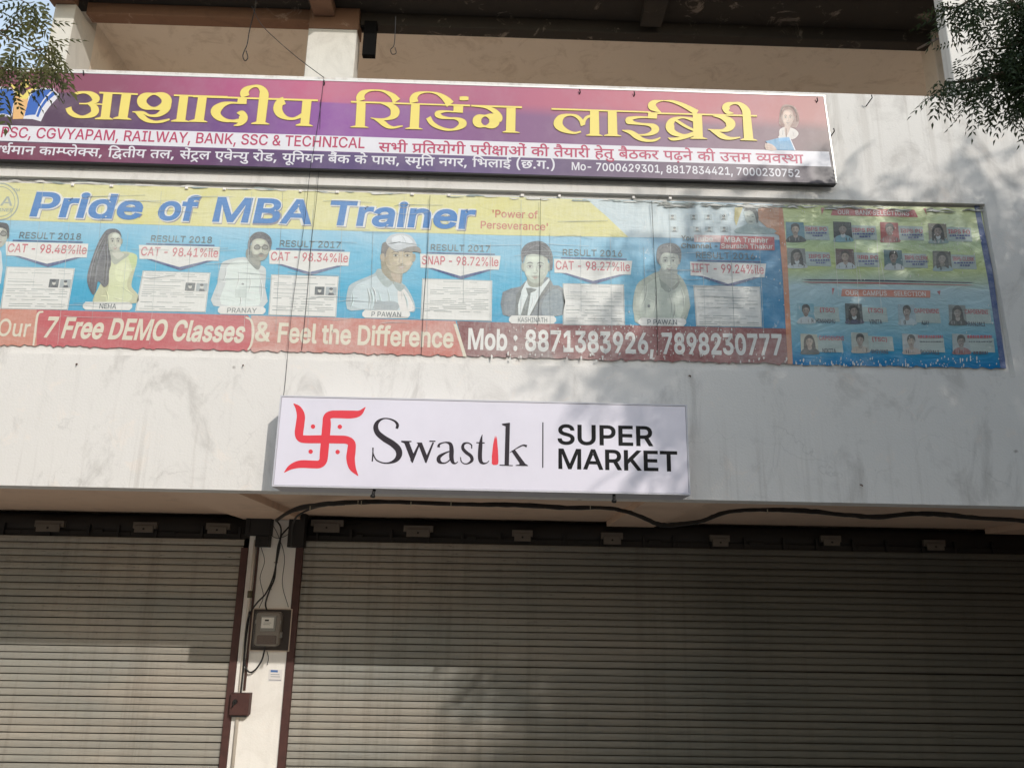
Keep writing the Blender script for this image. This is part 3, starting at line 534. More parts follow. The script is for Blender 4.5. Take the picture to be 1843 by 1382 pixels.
622,364,622,364,551]],[[315,325,369,322,425,324,478,332,486,260,380,251,337,253,292,258,248,267,212,277,191,264,167,253,212,200,264,146,320,92,380,42,326,-12,
272,37,220,87,174,136,133,181,99,222,73,256,55,284,41,323,40,340,44,358,55,376,75,389,104,393,127,390,148,382,165,368,181,350,199,372,210,398,215,428,217,458,
216,486,201,551,0,551,0,622,403,622,403,551,281,551,297,486,298,458,296,419,288,385,277,356,262,333]],[[519,622,519,551,371,551,371,349,316,349,272,347,236,341,
206,331,181,318,140,273,126,215,132,171,148,136,173,108,206,89,243,78,283,74,333,77,375,86,414,101,455,121,482,47,437,29,388,14,338,3,286,0,221,6,162,26,114,58,
77,101,54,155,46,220,54,280,80,330,119,369,170,397,227,414,288,420,290,551,0,551,0,622],[78,-230,31,-165,279,-12,319,-12,465,-192,406,-230,289,-85]],[[92,-13,
45,53,214,153,166,168,128,194,106,223,91,258,82,301,79,358,79,551,0,551,0,622,583,622,583,551,479,551,479,0,398,0,398,193],[398,280,398,551,160,551,160,369,163,
304,190,240,220,223,262,217,300,222,337,236,370,256]],[[395,40,341,-12,297,28,256,68,221,109,194,151,176,195,170,242,173,269,182,292,195,313,210,329,38,327,38,
399,511,399,511,551,0,551,0,622,696,622,696,551,592,551,592,0,511,0,511,328,395,328,352,326,320,322,295,313,274,299,257,274,251,237,260,189,288,142,333,94]],
[[301,-116,227,-125,174,-120,129,-104,92,-80,64,-48,46,-10,40,33,48,87,73,132,112,165,163,187,150,227,146,272,150,313,162,348,179,377,202,401,239,426,284,443,
334,453,390,456,395,551,0,551,0,622,634,622,634,551,476,551,476,385,427,385,375,383,334,378,301,369,273,355,238,316,227,262,237,214,266,174,317,149,390,140,411,
141,406,176,411,206,427,226,449,236,473,240,511,234,538,216,555,190,561,162,557,133,544,112,525,95,501,83,585,-138,516,-166,459,-6,414,-51,362,-90],[126,67,119,
34,127,-8,152,-36,188,-51,229,-56,271,-51,309,-37,343,-16,374,11,403,41,428,72,346,73,296,83,250,100,210,127,174,114,145,94]],[[170,452,255,464,354,454,349,381,
259,391,204,384,162,364,136,331,127,287,135,243,159,212,195,194,240,188,284,194,326,210,366,238,400,274,388,312,380,353,434,369,472,390,494,418,502,457,499,484,
490,509,478,532,465,551,0,551,0,622,937,622,937,551,833,551,833,0,752,0,752,179,721,162,685,146,643,136,595,132,548,137,507,151,471,174,440,204,388,162,357,145,
322,130,281,121,233,118,183,123,138,139,100,164,71,198,52,238,46,286,60,362,104,418],[554,355,471,301,494,258,522,228,557,209,601,203,648,208,688,224,722,247,
752,274,752,551,553,551,575,498,582,445]],[[320,92,380,42,326,-12,272,37,220,87,174,136,133,181,99,222,73,256,55,284,41,323,40,340,44,358,55,376,75,389,104,393,
127,390,148,382,165,368,181,350,199,372,210,398,215,428,217,458,216,486,201,551,0,551,0,622,494,622,522,630,552,632,592,628,630,614,665,592,692,561,710,520,716,
469,706,402,676,349,628,307,562,274,586,243,614,220,648,207,694,203,742,208,783,223,819,246,852,275,852,551,770,551,770,622,1036,622,1036,551,933,551,933,0,852,
0,852,180,820,162,783,146,739,136,688,132,623,140,566,164,519,204,484,259,434,253,380,251,337,253,292,258,248,267,212,277,191,264,167,253,212,200,264,146],[315,
325,369,322,444,325,519,337,573,361,608,390,628,425,635,467,629,511,612,542,585,562,551,568,528,565,510,556,498,541,494,521,514,480,575,461,567,391,509,405,464,
430,436,468,426,519,430,551,281,551,297,486,298,458,296,419,288,385,277,356,262,333]],[[295,-165,213,-165,148,-55,103,68,77,201,68,337,77,474,102,604,147,724,
213,832,294,832,234,721,190,599,162,470,153,336,162,204,189,74,234,-51]],[[141,-165,60,-165,120,-54,164,69,191,198,200,330,191,463,164,594,120,718,59,832,141,
832,206,722,251,598,277,465,286,329,277,193,251,63,206,-58]],[[113,-129,46,-129,61,-68,86,60,95,116,192,116,199,105,183,50,162,-11,138,-72]],[[76,23,72,54,76,
86,90,106,110,117,133,121,157,117,178,106,191,86,196,54,191,23,178,2,157,-10,133,-14,110,-10,90,2]]]
HINDI_LINES = [[[[[21,0],[15,676],[25,1379]],1638],[[[41,0],[24,568],[10,827],[17,1397],[31,1977],[6,2236],[25,2799]],3058],[[[13,0],[18,568],[25,977],[33,1236],[23,1948],[4,
2207],[0,3230]],3230],[[[5,0],[25,762]],1021],[[[10,0],[30,570],[17,570],[23,1150],[18,1409],[25,1818]],2077],[[[22,0],[29,531],[10,531],[26,1101]],1101],[[[14,
0],[30,571],[8,571],[5,1156],[18,1918]],2327],[[[13,0],[32,568],[12,1131],[29,1686]],1686],[[[5,0],[25,762]],1021],[[[2,0],[42,548],[16,1229]],1827],[[[44,0],
[20,922],[45,1478],[23,2500]],2759]],[[[[20,0],[11,556],[34,1171],[16,1171],[23,1769],[12,2028]],2583],[[[5,0],[23,762],[38,1021],[37,1371],[19,1679],[29,2357],
[35,2357],[21,2960],[48,3636]],3904],[[[24,0],[43,259],[10,879],[25,1449],[17,1708]],2288],[[[10,0],[19,570],[48,1248]],1516],[[[21,0],[29,676],[0,676],[40,
676],[19,1180]],1858],[[[3,0],[20,553],[29,1109],[36,1109],[17,1467],[26,2047]],2047],[[[18,0],[31,409],[9,668],[48,1245]],1513],[[[17,0],[27,580],[24,580],[12,
839],[17,1394],[12,1974]],2529],[[[14,0],[30,571],[0,571],[5,571]],1333],[[[5,0],[29,762]],762],[[[13,0],[23,568],[21,827],[48,1503]],1771],[[[39,0],[16,389],
[28,987],[24,987],[10,1246]],1816],[[[12,0],[6,555],[18,1118],[48,1527]],1795],[[[24,0],[15,259],[19,962],[23,1640],[1,1899]],2390],[[[46,0],[7,354],[49,1055],
[6,1323],[49,1886],[47,2154]],2508]]]
HIN = {"g": HINDI_GLYPHS, "l": HINDI_LINES}
LAT['M'] = [1850, [[180,0,180,1490,450,1490,925,330,1399,1490,1670,1490,1670,0,1483,0,1483,1180,1007,0,842,0,361,1180,361,0]]]
_gc = {}
def thicken(pts, d):
    """push a closed contour outwards (to its left-hand ink side) by d, mitres kept short"""
    n = len(pts); out = []
    for i in range(n):
        ax, ay = pts[i-1]; bx, by = pts[i]; cx, cy = pts[(i+1) % n]
        ux, uy = bx-ax, by-ay; vx, vy = cx-bx, cy-by
        lu = math.hypot(ux, uy) or 1e-9; lv = math.hypot(vx, vy) or 1e-9
        n1 = (-uy/lu, ux/lu); n2 = (-vy/lv, vx/lv)
        mx, my = n1[0]+n2[0], n1[1]+n2[1]; q = mx*mx+my*my
        if q < 1e-6: out.append((bx, by)); continue
        k = min(2/q, 1.25/math.sqrt(q)*1.0) if q < 1.6 else 2/q
        out.append((bx+mx*k*d, by+my*k*d))
    return out
def glyph(key, contours, unit, off):
    """triangulated outline of one letter, capital height = 1, thickened by off"""
    k = (key, off)
    if k in _gc: return _gc[k]
    cu = bpy.data.curves.new('letter', 'CURVE'); cu.dimensions = '2D'; cu.fill_mode = 'BOTH'
    for c in contours:
        p = [(c[2*i]/unit, c[2*i+1]/unit) for i in range(len(c)//2)]
        p = [a for i, a in enumerate(p) if math.hypot(a[0]-p[i-1][0], a[1]-p[i-1][1]) > (.021 if key in ('a1', 'a3', 'a4', 'a7') else .004)]
        if off: p = thicken(p, off)
        sp = cu.splines.new('POLY'); sp.points.add(len(p)-1)
        for i, a in enumerate(p): sp.points[i].co = (a[0]*10, a[1]*10, 0, 1)
        sp.use_cyclic_u = True
    o = bpy.data.objects.new('letter', cu); C.objects.link(o)
    dg = bpy.context.evaluated_depsgraph_get(); me = bpy.data.meshes.new_from_object(o.evaluated_get(dg))
    r = ([(v.co.x/10, v.co.y/10) for v in me.vertices], [tuple(p.vertices) for p in me.polygons])
    bpy.data.objects.remove(o); bpy.data.curves.remove(cu); bpy.data.meshes.remove(me)
    _gc[k] = r; return r

def layout(s):
    """list of (vertices 2D, faces) for a latin string, capital height 1"""
    x = 0; out = []
    for ch in s:
        if ch == ' ': x += .38; continue
        adv, cs = LAT[ch]
        out.append((ch, cs, x)); x += adv/1490
    return out, x

def lettering(mb, Y, s, p0, p1, cap, m, off=0.0, shear=0.0, dx=0, dy=0):
    """latin text: p0, p1 = ends of its baseline (photo pixels), cap = capital height in pixels"""
    items, W = layout(s); G = []; mn = 1e9; mx = -1e9
    for ch, cs, x in items:
        v, f = glyph('a'+ch, cs, 1490, off); G.append((v, f, x))
        if v: mn = min(mn, min(a[0] for a in v)+x); mx = max(mx, max(a[0] for a in v)+x)
    a = at(p0[0]+dx, p0[1]+dy, Y); b = at(p1[0]+dx, p1[1]+dy, Y)
    h = (at(p0[0], p0[1]-cap, Y).z - at(p0[0], p0[1], Y).z)
    ex = (b-a)/(mx-mn)
    for i, (v, f, x) in enumerate(G):
        y = Y - (i % 2)*.00006
        mb.raw([(a.x+ex.x*(q[0]+x-mn+shear*q[1]*h/ex.x*1.0), y, a.z+ex.z*(q[0]+x-mn)+q[1]*h) for q in v], f, m)

def hindi(mb, Y, words, p0, p1, cap, m, off=.012, gap=300):
    W = sum(w for o, w in words)+gap*(len(words)-1)
    a = at(p0[0], p0[1], Y); b = at(p1[0], p1[1], Y); ex = (b-a)/W
    h = (at(p0[0], p0[1]-cap, Y).z - at(p0[0], p0[1], Y).z)/640.0
    x = 0; n = 0
    for o, w in words:
        for g, gx in o:
            v, f = glyph('h%d' % g, HIN['g'][g], 1000, off); n += 1
            mb.raw([(a.x+ex.x*(q[0]*1000+x+gx), Y-(n % 5)*.00007, a.z+ex.z*(q[0]*1000+x+gx)+q[1]*1000*h) for q in v], f, m)
        x += w+gap

# ================================================================ the setting
def structure(o): o['kind'] = 'structure'; return o
def ground_mat(name, c1, c2, sc1=1.2, rough=.95):
    m, t, b = new_mat(name); q = NT(t)
    f = q.rng(q.noise(sc1, detail=8, rough=.65), .35, .68); g = q.rng(q.noise(38, detail=4), .4, .7)
    q.l(q.mix(q.math('MULTIPLY', g, .35), q.mix(f, lin(c1), lin(c2)), lin((108, 100, 92))), b.inputs['Base Color'])
    b.inputs['Roughness'].default_value = rough; q.bump(q.noise(25, detail=6), .6, .02, b); return m
m_soil = ground_mat('dusty_soil', (134, 126, 118), (116, 108, 100))
m_asph = ground_mat('asphalt', (74, 72, 70), (58, 57, 56), 3)
m_pave = ground_mat('concrete_paving', (172, 167, 160), (150, 146, 139), 2)
structure(MB().box(-150, 150, -150, 150, -.6, 0).build('ground', m_soil))
structure(MB().box(-150, 150, -15.5, -8.5, 0, .004).build('road', m_asph))
mb = MB()
for i in range(-8, 9): mb.box(i*6-1.5, i*6+1.5, -12.06, -11.94, .004, .008)
structure(mb.build('lane_marking', plain('road_paint', (225, 222, 210), .7)))
mb = MB(); mb.box(-40, 40, -8.5, -8.32, 0, .13); structure(mb.build('kerb', m_pave))
structure(MB().box(-40, 40, -8.32, 9, 0, .03).build('pavement', m_pave))

# ================================================================ the building
m_wall = plaster('facade_plaster', (220, 216, 211), .11)
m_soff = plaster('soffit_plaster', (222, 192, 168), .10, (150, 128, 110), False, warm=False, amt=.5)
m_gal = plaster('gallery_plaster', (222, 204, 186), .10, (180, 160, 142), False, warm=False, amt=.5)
m_col = plaster('column_plaster', (238, 234, 228), .06, (190, 182, 172), False, warm=False, amt=.5)
m_conc = plaster('dark_concrete', (58, 54, 50), .16, (38, 35, 33), False, warm=False, amt=.9)
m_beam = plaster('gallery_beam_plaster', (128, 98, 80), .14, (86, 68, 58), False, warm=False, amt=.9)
m_dark = plain('opening_dark', (38, 35, 33), .75)  # near-black colour puts the darkness of the shutter-head opening into coil and shell
m_roof = plain('roof_screed', (170, 165, 156), .9)

bld = empty('commercial_building', (0, 2.5, 0), 'pale plastered commercial building with open upper gallery above two rolling shutters', 'building')
ZB, ZT = 2.51, 6.13
RX, RZ0, RZ1, RD = 4.155, 3.55, 5.085, .045
XL, XR = -9.0, 9.0
# parapet wall with the shallow recess for the posters (one shell)
mb = MB(); m = m_wall
V = lambda *a: a
mb.raw([(XL,0,ZB),(XR,0,ZB),(XR,0,ZT),(XL,0,ZT),(XL,0,RZ0),(RX+.04,0,RZ0),(RX+.0,0,RZ1),(XL,0,RZ1),
        (XL,RD,RZ0),(RX+.03,RD,RZ0),(RX-.01,RD,RZ1),(XL,RD,RZ1),
        (XL,.2,ZB),(XR,.2,ZB),(XR,.2,ZT),(XL,.2,ZT)],
       [(0,1,5,4),(1,2,6,5),(2,3,7,6),(4,5,9,8),(5,6,10,9),(6,7,11,10),(8,9,10,11),
        (3,2,14,15),(0,12,13,1),(12,15,14,13),(1,13,14,2)], m)
mb.build('parapet_wall', m, bld)
# thin render lip along the foot of the parapet
MB().box(XL, XR, .204, 2.6, 2.575, 2.75).build('soffit_slab', m_soff, bld)
MB().box(XL, XR, .2, 2.596, 2.75, 5.0).box(XL, XR, .2, 2.6, 5.0, 5.15).build('gallery_floor', m_gal, bld)
for x0, x1 in ((-2.62, -2.0), (1.22, 1.72), (-7.2, -6.7), (5.3, 5.85)):
    MB().cham(x0, x1, .206, 2.47, 2.515, 2.62, .004).build('soffit_beam', m_soff, bld)
# ground floor column between the shutters
GY = 2.5
def gx(px, py=1123): return at(px, py, GY).x
XG0, XG1, XG2, XG3 = gx(422), gx(435), gx(522), gx(536)
MB().box(XG1, XG2, GY-.02, 2.9, 0, 2.574).build('ground_floor_column', m_col, bld)
for x0, x1 in ((6.3, 9), (-9, -7.2)): MB().box(x0, x1, GY, 2.9, 0, 2.574).build('side_pier', m_col, bld)
# shop interior shell behind the shutters keeps them dark
MB().box(-7.2, 6.3, 3.35, 3.45, 0, 2.574).build('shop_rear_wall', m_dark, bld)
mb = MB(); mb.box(-9, 9, 3.46, 9, 0, 5.0); mb.build('building_mass', m_gal, bld)
MB().box(-9, 9, 2.6, 3.45, 2.76, 4.99).build('shop_ceiling_fill', m_dark, bld)
# upper floor: an open room behind a row of white columns; from the street one sees its ceiling
m_hall = plaster('hall_plaster', (222, 210, 196), .12, (150, 126, 104), False, warm=False, amt=.8)
zc = 8.84
MB().box(-5.5, 9, 2.597, 7.2, 5.0, 5.15).build('hall_floor', m_gal, bld)
MB().box(-5.5, 9, 7.2, 7.4, 5.16, 9.0).build('hall_rear_wall', m_hall, bld)
MB().box(-5.5, -5.26, 2.81, 7.19, 5.16, zc-.002).build('hall_side_wall', m_hall, bld)
MB().box(-5.6, 9, 2.60, 7.3, zc, 9.05).build('hall_ceiling', m_hall, bld)
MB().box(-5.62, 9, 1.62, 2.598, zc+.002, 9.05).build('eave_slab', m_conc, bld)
MB().box(-5.7, 9, 1.55, 9, 9.4, 9.6).box(-5.6, 9, 1.7, 7.6, 9.06, 9.39).build('roof_slab', m_roof, bld)
# longitudinal beam: brown in the left bay, near-black in the right one
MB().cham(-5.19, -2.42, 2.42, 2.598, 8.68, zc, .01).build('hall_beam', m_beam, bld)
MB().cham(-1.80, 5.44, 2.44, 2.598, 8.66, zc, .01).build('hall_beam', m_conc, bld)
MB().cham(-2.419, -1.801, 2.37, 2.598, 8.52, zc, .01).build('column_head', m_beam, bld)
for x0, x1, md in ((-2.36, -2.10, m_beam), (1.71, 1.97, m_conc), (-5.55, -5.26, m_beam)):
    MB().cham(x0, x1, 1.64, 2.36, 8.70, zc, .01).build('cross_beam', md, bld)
m_hc = plaster('hall_column_plaster', (205, 202, 196), .08, (160, 154, 148), False, warm=False, amt=.8)
MB().cham(-2.41, -1.815, 2.36, 2.6, 5.15, 8.515, .008).build('hall_column', m_hc, bld)
MB().cham(-5.50, -5.25, 2.30, 2.8, 5.15, 8.70, .008).build('hall_column', m_hc, bld)
MB().cham(5.45, 5.75, 2.42, 2.7, 5.15, zc-.001, .008).build('hall_column', m_hall, bld)
# right end: wall fin flush with the parapet
xf = at(1715, 125, 0).x
MB().cham(xf-.005, 9, .002, .125, ZT-.02, 9.9, .006).build('end_wall_fin', m_wall, bld)
MB().box(5.76, 9, .3, 2.6, 5.16, zc-.002).build('stair_block', m_gal, bld)
MB().box(6.2, 6.32, .21, 2.48, 0.03, 2.57).build('added_shade_wall', m_soff, bld)  # unseen wall added to keep side light off the right shutter

# ================================================================ rolling shutters
def slat_mat():
    m, t, b = new_mat('shutter_paint'); q = NT(t)
    oi = q.n('ObjectInfo').outputs['Random']
    base = q.mix(q.rng(q.noise(1.3, q.mapped((.5, 1, 1.6)), detail=5), .35, .65), lin((172, 164, 152)), lin((150, 150, 143)))
    base = q.mix(q.math('MULTIPLY', oi, .22), base, lin((112, 106, 98)))
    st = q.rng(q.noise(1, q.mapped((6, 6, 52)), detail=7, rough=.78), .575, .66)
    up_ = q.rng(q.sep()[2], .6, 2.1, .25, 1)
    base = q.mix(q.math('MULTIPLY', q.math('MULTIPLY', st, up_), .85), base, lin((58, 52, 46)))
    dr = q.rng(q.noise(1, q.mapped((9, 9, .35)), detail=5, rough=.7), .5, .78)
    base = q.mix(q.math('MULTIPLY', dr, .4), base, lin((92, 82, 70)))
    pk = q.rng(q.noise(55, detail=3), .70, .75)
    base = q.mix(q.math('MULTIPLY', pk, .5), base, lin((70, 52, 42)))
    # shade painted into the slat colour, deepening towards the right
    side_shade = q.rng(q.math('ADD', q.sep()[0], q.math('MULTIPLY', q.noise(.8, detail=4), 1.6)), -1.0, 3.4)
    base = q.mix(q.math('MULTIPLY', side_shade, .82), base, lin((60, 60, 55)))
    q.l(base, b.inputs['Base Color']); b.inputs['Roughness'].default_value = .55
    b.inputs['Metallic'].default_value = .15; b.inputs['Specular IOR Level'].default_value = .4
    q.bump(q.math('ADD', q.noise(3, q.mapped((1, 1, 8)), detail=4), q.noise(1.4, q.mapped((1, 1, 2)), detail=6, rough=.7)), .5, .02, b)
    return m
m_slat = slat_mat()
m_groove = plain('groove_grime', (62, 56, 48), .8)
m_maroon = plain('maroon_enamel', (76, 44, 39), .65, 0, .9, 11, .5)
m_black = plain('black_iron', (30, 27, 26), .6, .2, .3)
m_galv = plain('pale_bracket_steel', (104, 97, 89), .55, .3, .4, 12)
PITCH_S = .0680; ZS0 = .06; NS = 33
def slat_mesh(length, name):
    prof = [(.020, 0.0), (.020, .0070), (.0012, .0082), (-.0020, .013), (-.0040, .030), (-.0038, .046), (-.0016, .0600), (.0006, .0668), (.004, .0674), (.020, PITCH_S)]
    vs = []; fs = []
    nx = 2
    for i in range(nx):
        for y, z in prof: vs.append((length*i/(nx-1), y, z))
    n = len(prof)
    for j in range(n-1): fs.append((j, n+j, n+j+1, j+1))
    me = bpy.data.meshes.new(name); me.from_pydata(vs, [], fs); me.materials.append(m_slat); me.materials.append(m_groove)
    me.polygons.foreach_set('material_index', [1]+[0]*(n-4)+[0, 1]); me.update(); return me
def shutter(x0, x1, label, plates):
    root = empty('rolling_shutter', (x0, GY, .03), label, 'shutter', 'closed rolling shutters')
    me = slat_mesh(x1-x0, 'slat')
    for i in range(NS):
        o = bpy.data.objects.new('slat', me); o.location = (random.uniform(-.004, .004), random.uniform(-.0028, .0028), ZS0-.03+i*PITCH_S)
        o.rotation_euler = (random.gauss(0, .022), random.uniform(-.0007, .0007), random.uniform(-.0006, .0006)); link(o, root)
    zt = ZS0+NS*PITCH_S
    # coil of slats on its drum, end frames, bracket plates
    mb = MB(); mb.tube([(x0+.02, GY+.20, 2.42), (x1-.02, GY+.20, 2.42)], .145, 16); mb.build('coil', m_dark, root)
    mb = MB(); mb.box(x0, x1, GY+.04, GY+.05, zt-.01, zt+.06); mb.build('lintel_angle', m_black, root)
    n = int((x1-x0)/.36)
    mb = MB()
    for i in range(n):
        xx = x0+.1+i*(x1-x0-.2)/max(n-1, 1)
        xx += random.uniform(-.06, .06); e = random.uniform(-.015, .02)
        mb.box(xx-.012, xx+.012, GY+.02, GY+.06, zt+e, zt+.13)
        mb.box(xx+.05, xx+.05+random.uniform(.06, .16), GY+.03, GY+.055, zt+.03+e, zt+.06+e)
    mb.build('coil_spring_gear', m_black, root)['kind'] = 'stuff'
    for px, py, wd, hh in plates:
        c = at(px+random.uniform(-5, 5), py+random.uniform(-2.5, 2.5), GY-.03); ww = wd/173/2*random.uniform(.8, 1.05); hh *= random.uniform(.75, 1.0)
        p = MB().cham(c.x-ww, c.x+ww, GY-.035, GY-.02, c.z-hh/173/2, c.z+hh/173/2, .003).box(c.x-ww*1.25, c.x+ww*1.25, GY-.018, GY+.03, c.z+hh/173/2-.03, c.z+hh/173/2+.035).build('bracket_plate', m_galv, root)
        p.rotation_euler = (0, 0, 0)
        MB().tube([(c.x, GY-.040, c.z), (c.x, GY-.034, c.z)], .011, 10).build('bolt', m_black, root)
    return root
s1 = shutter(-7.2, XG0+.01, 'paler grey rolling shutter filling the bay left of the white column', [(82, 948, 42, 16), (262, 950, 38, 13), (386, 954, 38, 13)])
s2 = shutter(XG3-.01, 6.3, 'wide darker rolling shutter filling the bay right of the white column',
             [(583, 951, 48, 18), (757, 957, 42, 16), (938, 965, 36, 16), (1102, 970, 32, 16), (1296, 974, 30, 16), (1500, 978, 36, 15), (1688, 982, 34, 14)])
def rail(x0, x1, root, ztop):
    mb = MB(); mb.cham(x0, x1, GY-.045, GY+.03, .03, ztop, .004); mb.build('guide_rail', m_maroon, root)
rail(XG0, XG1-.002, s1, 2.22); rail(XG2+.002, XG3, s2, 2.28)
# end brackets of the coils: dark steel cheeks on the column
def cheek(px0, py0, px1, py1, root, step=None):
    a = at(px0, py0, GY-.1); b = at(px1, py1, GY-.1)
    mb = MB(); mb.cham(a.x, b.x, GY-.14, GY-.021, b.z, a.z, .004)
    mb.box(a.x+.01, a.x+.05, GY-.15, GY-.142, b.z+.03, a.z-.03); mb.build('end_bracket', m_black, root, bevel=.003)
cheek(446, 924, 487, 964, s1); cheek(462, 964, 484, 984, s1)
cheek(524, 912, 547, 985, s2)

# ================================================================ supermarket sign board
ac = plain('sign_acrylic', (222, 217, 228), .32, 0, .16, 1.7, .04)
m_ret = plain('sign_return', (196, 194, 200), .45, 0, .2, 5)
m_retd = plain('sign_frame_brown', (128, 104, 88), .5, .2, .3, 6)
m_red = plain('sign_red', (222, 58, 70), .35, 0, .05)
m_ink = plain('sign_charcoal', (54, 48, 54), .5, 0, .05, 6, 0, .15)
m_blk = plain('sign_black', (16, 16, 19), .5, 0, .05, 6, 0, .15)
YB = -.30
bl, br, tl_, tr_ = at(487, 875, YB), at(1243, 891, YB), at(507, 711, YB), at(1236, 729, YB)
SX0, SX1 = (bl.x+tl_.x)/2, (br.x+tr_.x)/2; SZ0, SZ1 = (bl.z+br.z)/2, (tl_.z+tr_.z)/2
sg = empty('shop_sign_board', ((SX0+SX1)/2, 0, SZ0), 'white box sign with red curved cross emblem and dark lettering over the shutters', 'sign')
MB().cham(SX0+.012, SX1-.012, YB, YB+.02, SZ0+.012, SZ1-.012, .002).build('face_panel', ac, sg)
mb = MB(); r0, r1 = YB-.004, -.002
for a in ((SX0, SX1, SZ0, SZ0+.011), (SX0, SX1, SZ1-.011, SZ1)): mb.box(a[0], a[1], r0, r1, a[2], a[3])
for a in ((SX0, SX0+.011), (SX1-.011, SX1)): mb.box(a[0], a[1], r0, r1, SZ0+.0112, SZ1-.0112)
mb.box(SX0+.012, SX1-.012, -.03, -.004, SZ0+.012, SZ1-.012)
mb.build('box_frame', m_ret, sg)
for px, py in ((674, 881), (1105, 890)):
    p = at(px, py, YB+.05)
    MB().tube([(p.x, YB+.05, SZ0+.005), (p.x-.004, YB+.02, SZ0-.045)], .012, 10).tube([(p.x-.004, YB+.02, SZ0-.045), (p.x-.006, YB+.016, SZ0-.06)], .018, 8).build('bolt', m_black, sg)
P = Print(YB-.0012, (470, 690, 4.286))
P.brush([(250,155,5),(285,190,42),(306,245,62),(301,310,66),(292,380,66),(300,418,58),(340,430,60),(460,430,62),(600,432,62),(660,436,60),(697,462,60),(696,520,66),(690,580,66),(705,650,52),(748,712,5)], m_red)
P.brush([(805,183,5),(760,228,42),(700,239,60),(600,238,60),(540,240,58),(508,262,58),(505,320,66),(495,430,66),(485,540,66),(478,595,62),(450,622,60),(400,624,60),(300,622,58),(228,645,38),(178,686,5)], m_red)
for x, y in ((400, 332), (607, 334), (382, 525), (590, 528)): P.ell(x, y, 17, 17, m_red)
P.build('emblem', sg)
P = Print(YB-.0012, (470, 690, 4.286))
P.brush([(1046,348,20),(1052,318,22),(1030,290,15),(985,272,10),(940,272,12),(900,296,26),(884,336,38),(900,382,42),(950,425,46),(1010,462,48),(1055,505,50),(1064,550,46),(1040,590,32),(990,612,14),(940,612,10),(890,590,10),(866,545,8),(860,495,7)], m_ink)
P.poly([(852,602),(860,494),(868,494),(866,560),(862,602)], m_ink)
P.poly([(1080,441),(1160,443),(1160,451),(1142,453),(1183,560),(1163,612),(1105,462),(1080,451)], m_ink)
P.poly([(1163,612),(1150,590),(1214,462),(1224,474),(1170,612)], m_ink)
P.poly([(1198,455),(1240,455),(1284,566),(1266,612),(1215,476)], m_ink)
P.poly([(1266,612),(1262,590),(1322,452),(1334,456),(1276,612)], m_ink); P.poly([(1298,440),(1345,441),(1345,450),(1298,450)], m_ink)
P.brush([(1368,492,22),(1374,470,16),(1400,458,10),(1430,454,12),(1460,468,26),(1469,510,34),(1468,570,34),(1480,608,24),(1500,616,10),(1518,602,6)], m_ink)
P.brush([(1464,520,8),(1420,536,14),(1374,566,28),(1372,598,30),(1398,614,14),(1432,608,10),(1466,580,8)], m_ink)
P.brush([(1624,502,8),(1622,474,10),(1594,458,10),(1562,468,20),(1556,500,24),(1580,530,26),(1618,560,26),(1626,592,24),(1598,616,12),(1566,618,8),(1544,600,8),(1538,568,7)], m_ink)
P.brush([(1706,394,4),(1698,430,18),(1692,480,30),(1688,560,32),(1694,600,28),(1714,616,16),(1740,612,8),(1758,596,6)], m_ink)
P.poly([(1660,452),(1724,454),(1724,463),(1660,461)], m_ink)
P.crop = (860, 690, 4.286)
P.poly([(185,311),(246,302),(248,306),(240,632),(206,630),(214,330),(190,322)], m_ink)
P.poly([(168,625),(270,630),(270,637),(168,633)], m_ink)
P.brush([(246,534,4),(280,512,7),(325,486,10),(352,476,12),(378,484,20)], m_ink)
P.poly([(258,520),(284,508),(366,618),(386,630),(386,637),(292,635),(292,629),(322,624),(320,612)], m_ink)
P.poly([(498,300),(506,300),(505,650),(497,650)], m_blk)
P.build('word_lettering', sg)
P = Print(YB-.0012, (860, 690, 4.286))
P.poly([(134,402),(139,430),(142,402),(148,430),(156,520),(159,600),(156,622),(142,628),(118,628),(108,618),(108,560),(118,470),(126,430)], m_red)
P.build('red_letter', sg)
P = Print(YB-.0012)
lettering(P.mb, P.Y, 'SUPER', (1003.5, 798.5), (1176, 802), 34, m_blk, .034)
P.build('line_lettering', sg); P = Print(YB-.0012)
lettering(P.mb, P.Y, 'MARKET', (1005, 842.5), (1220, 847.5), 34.5, m_blk, .034)
P.build('line_lettering', sg)

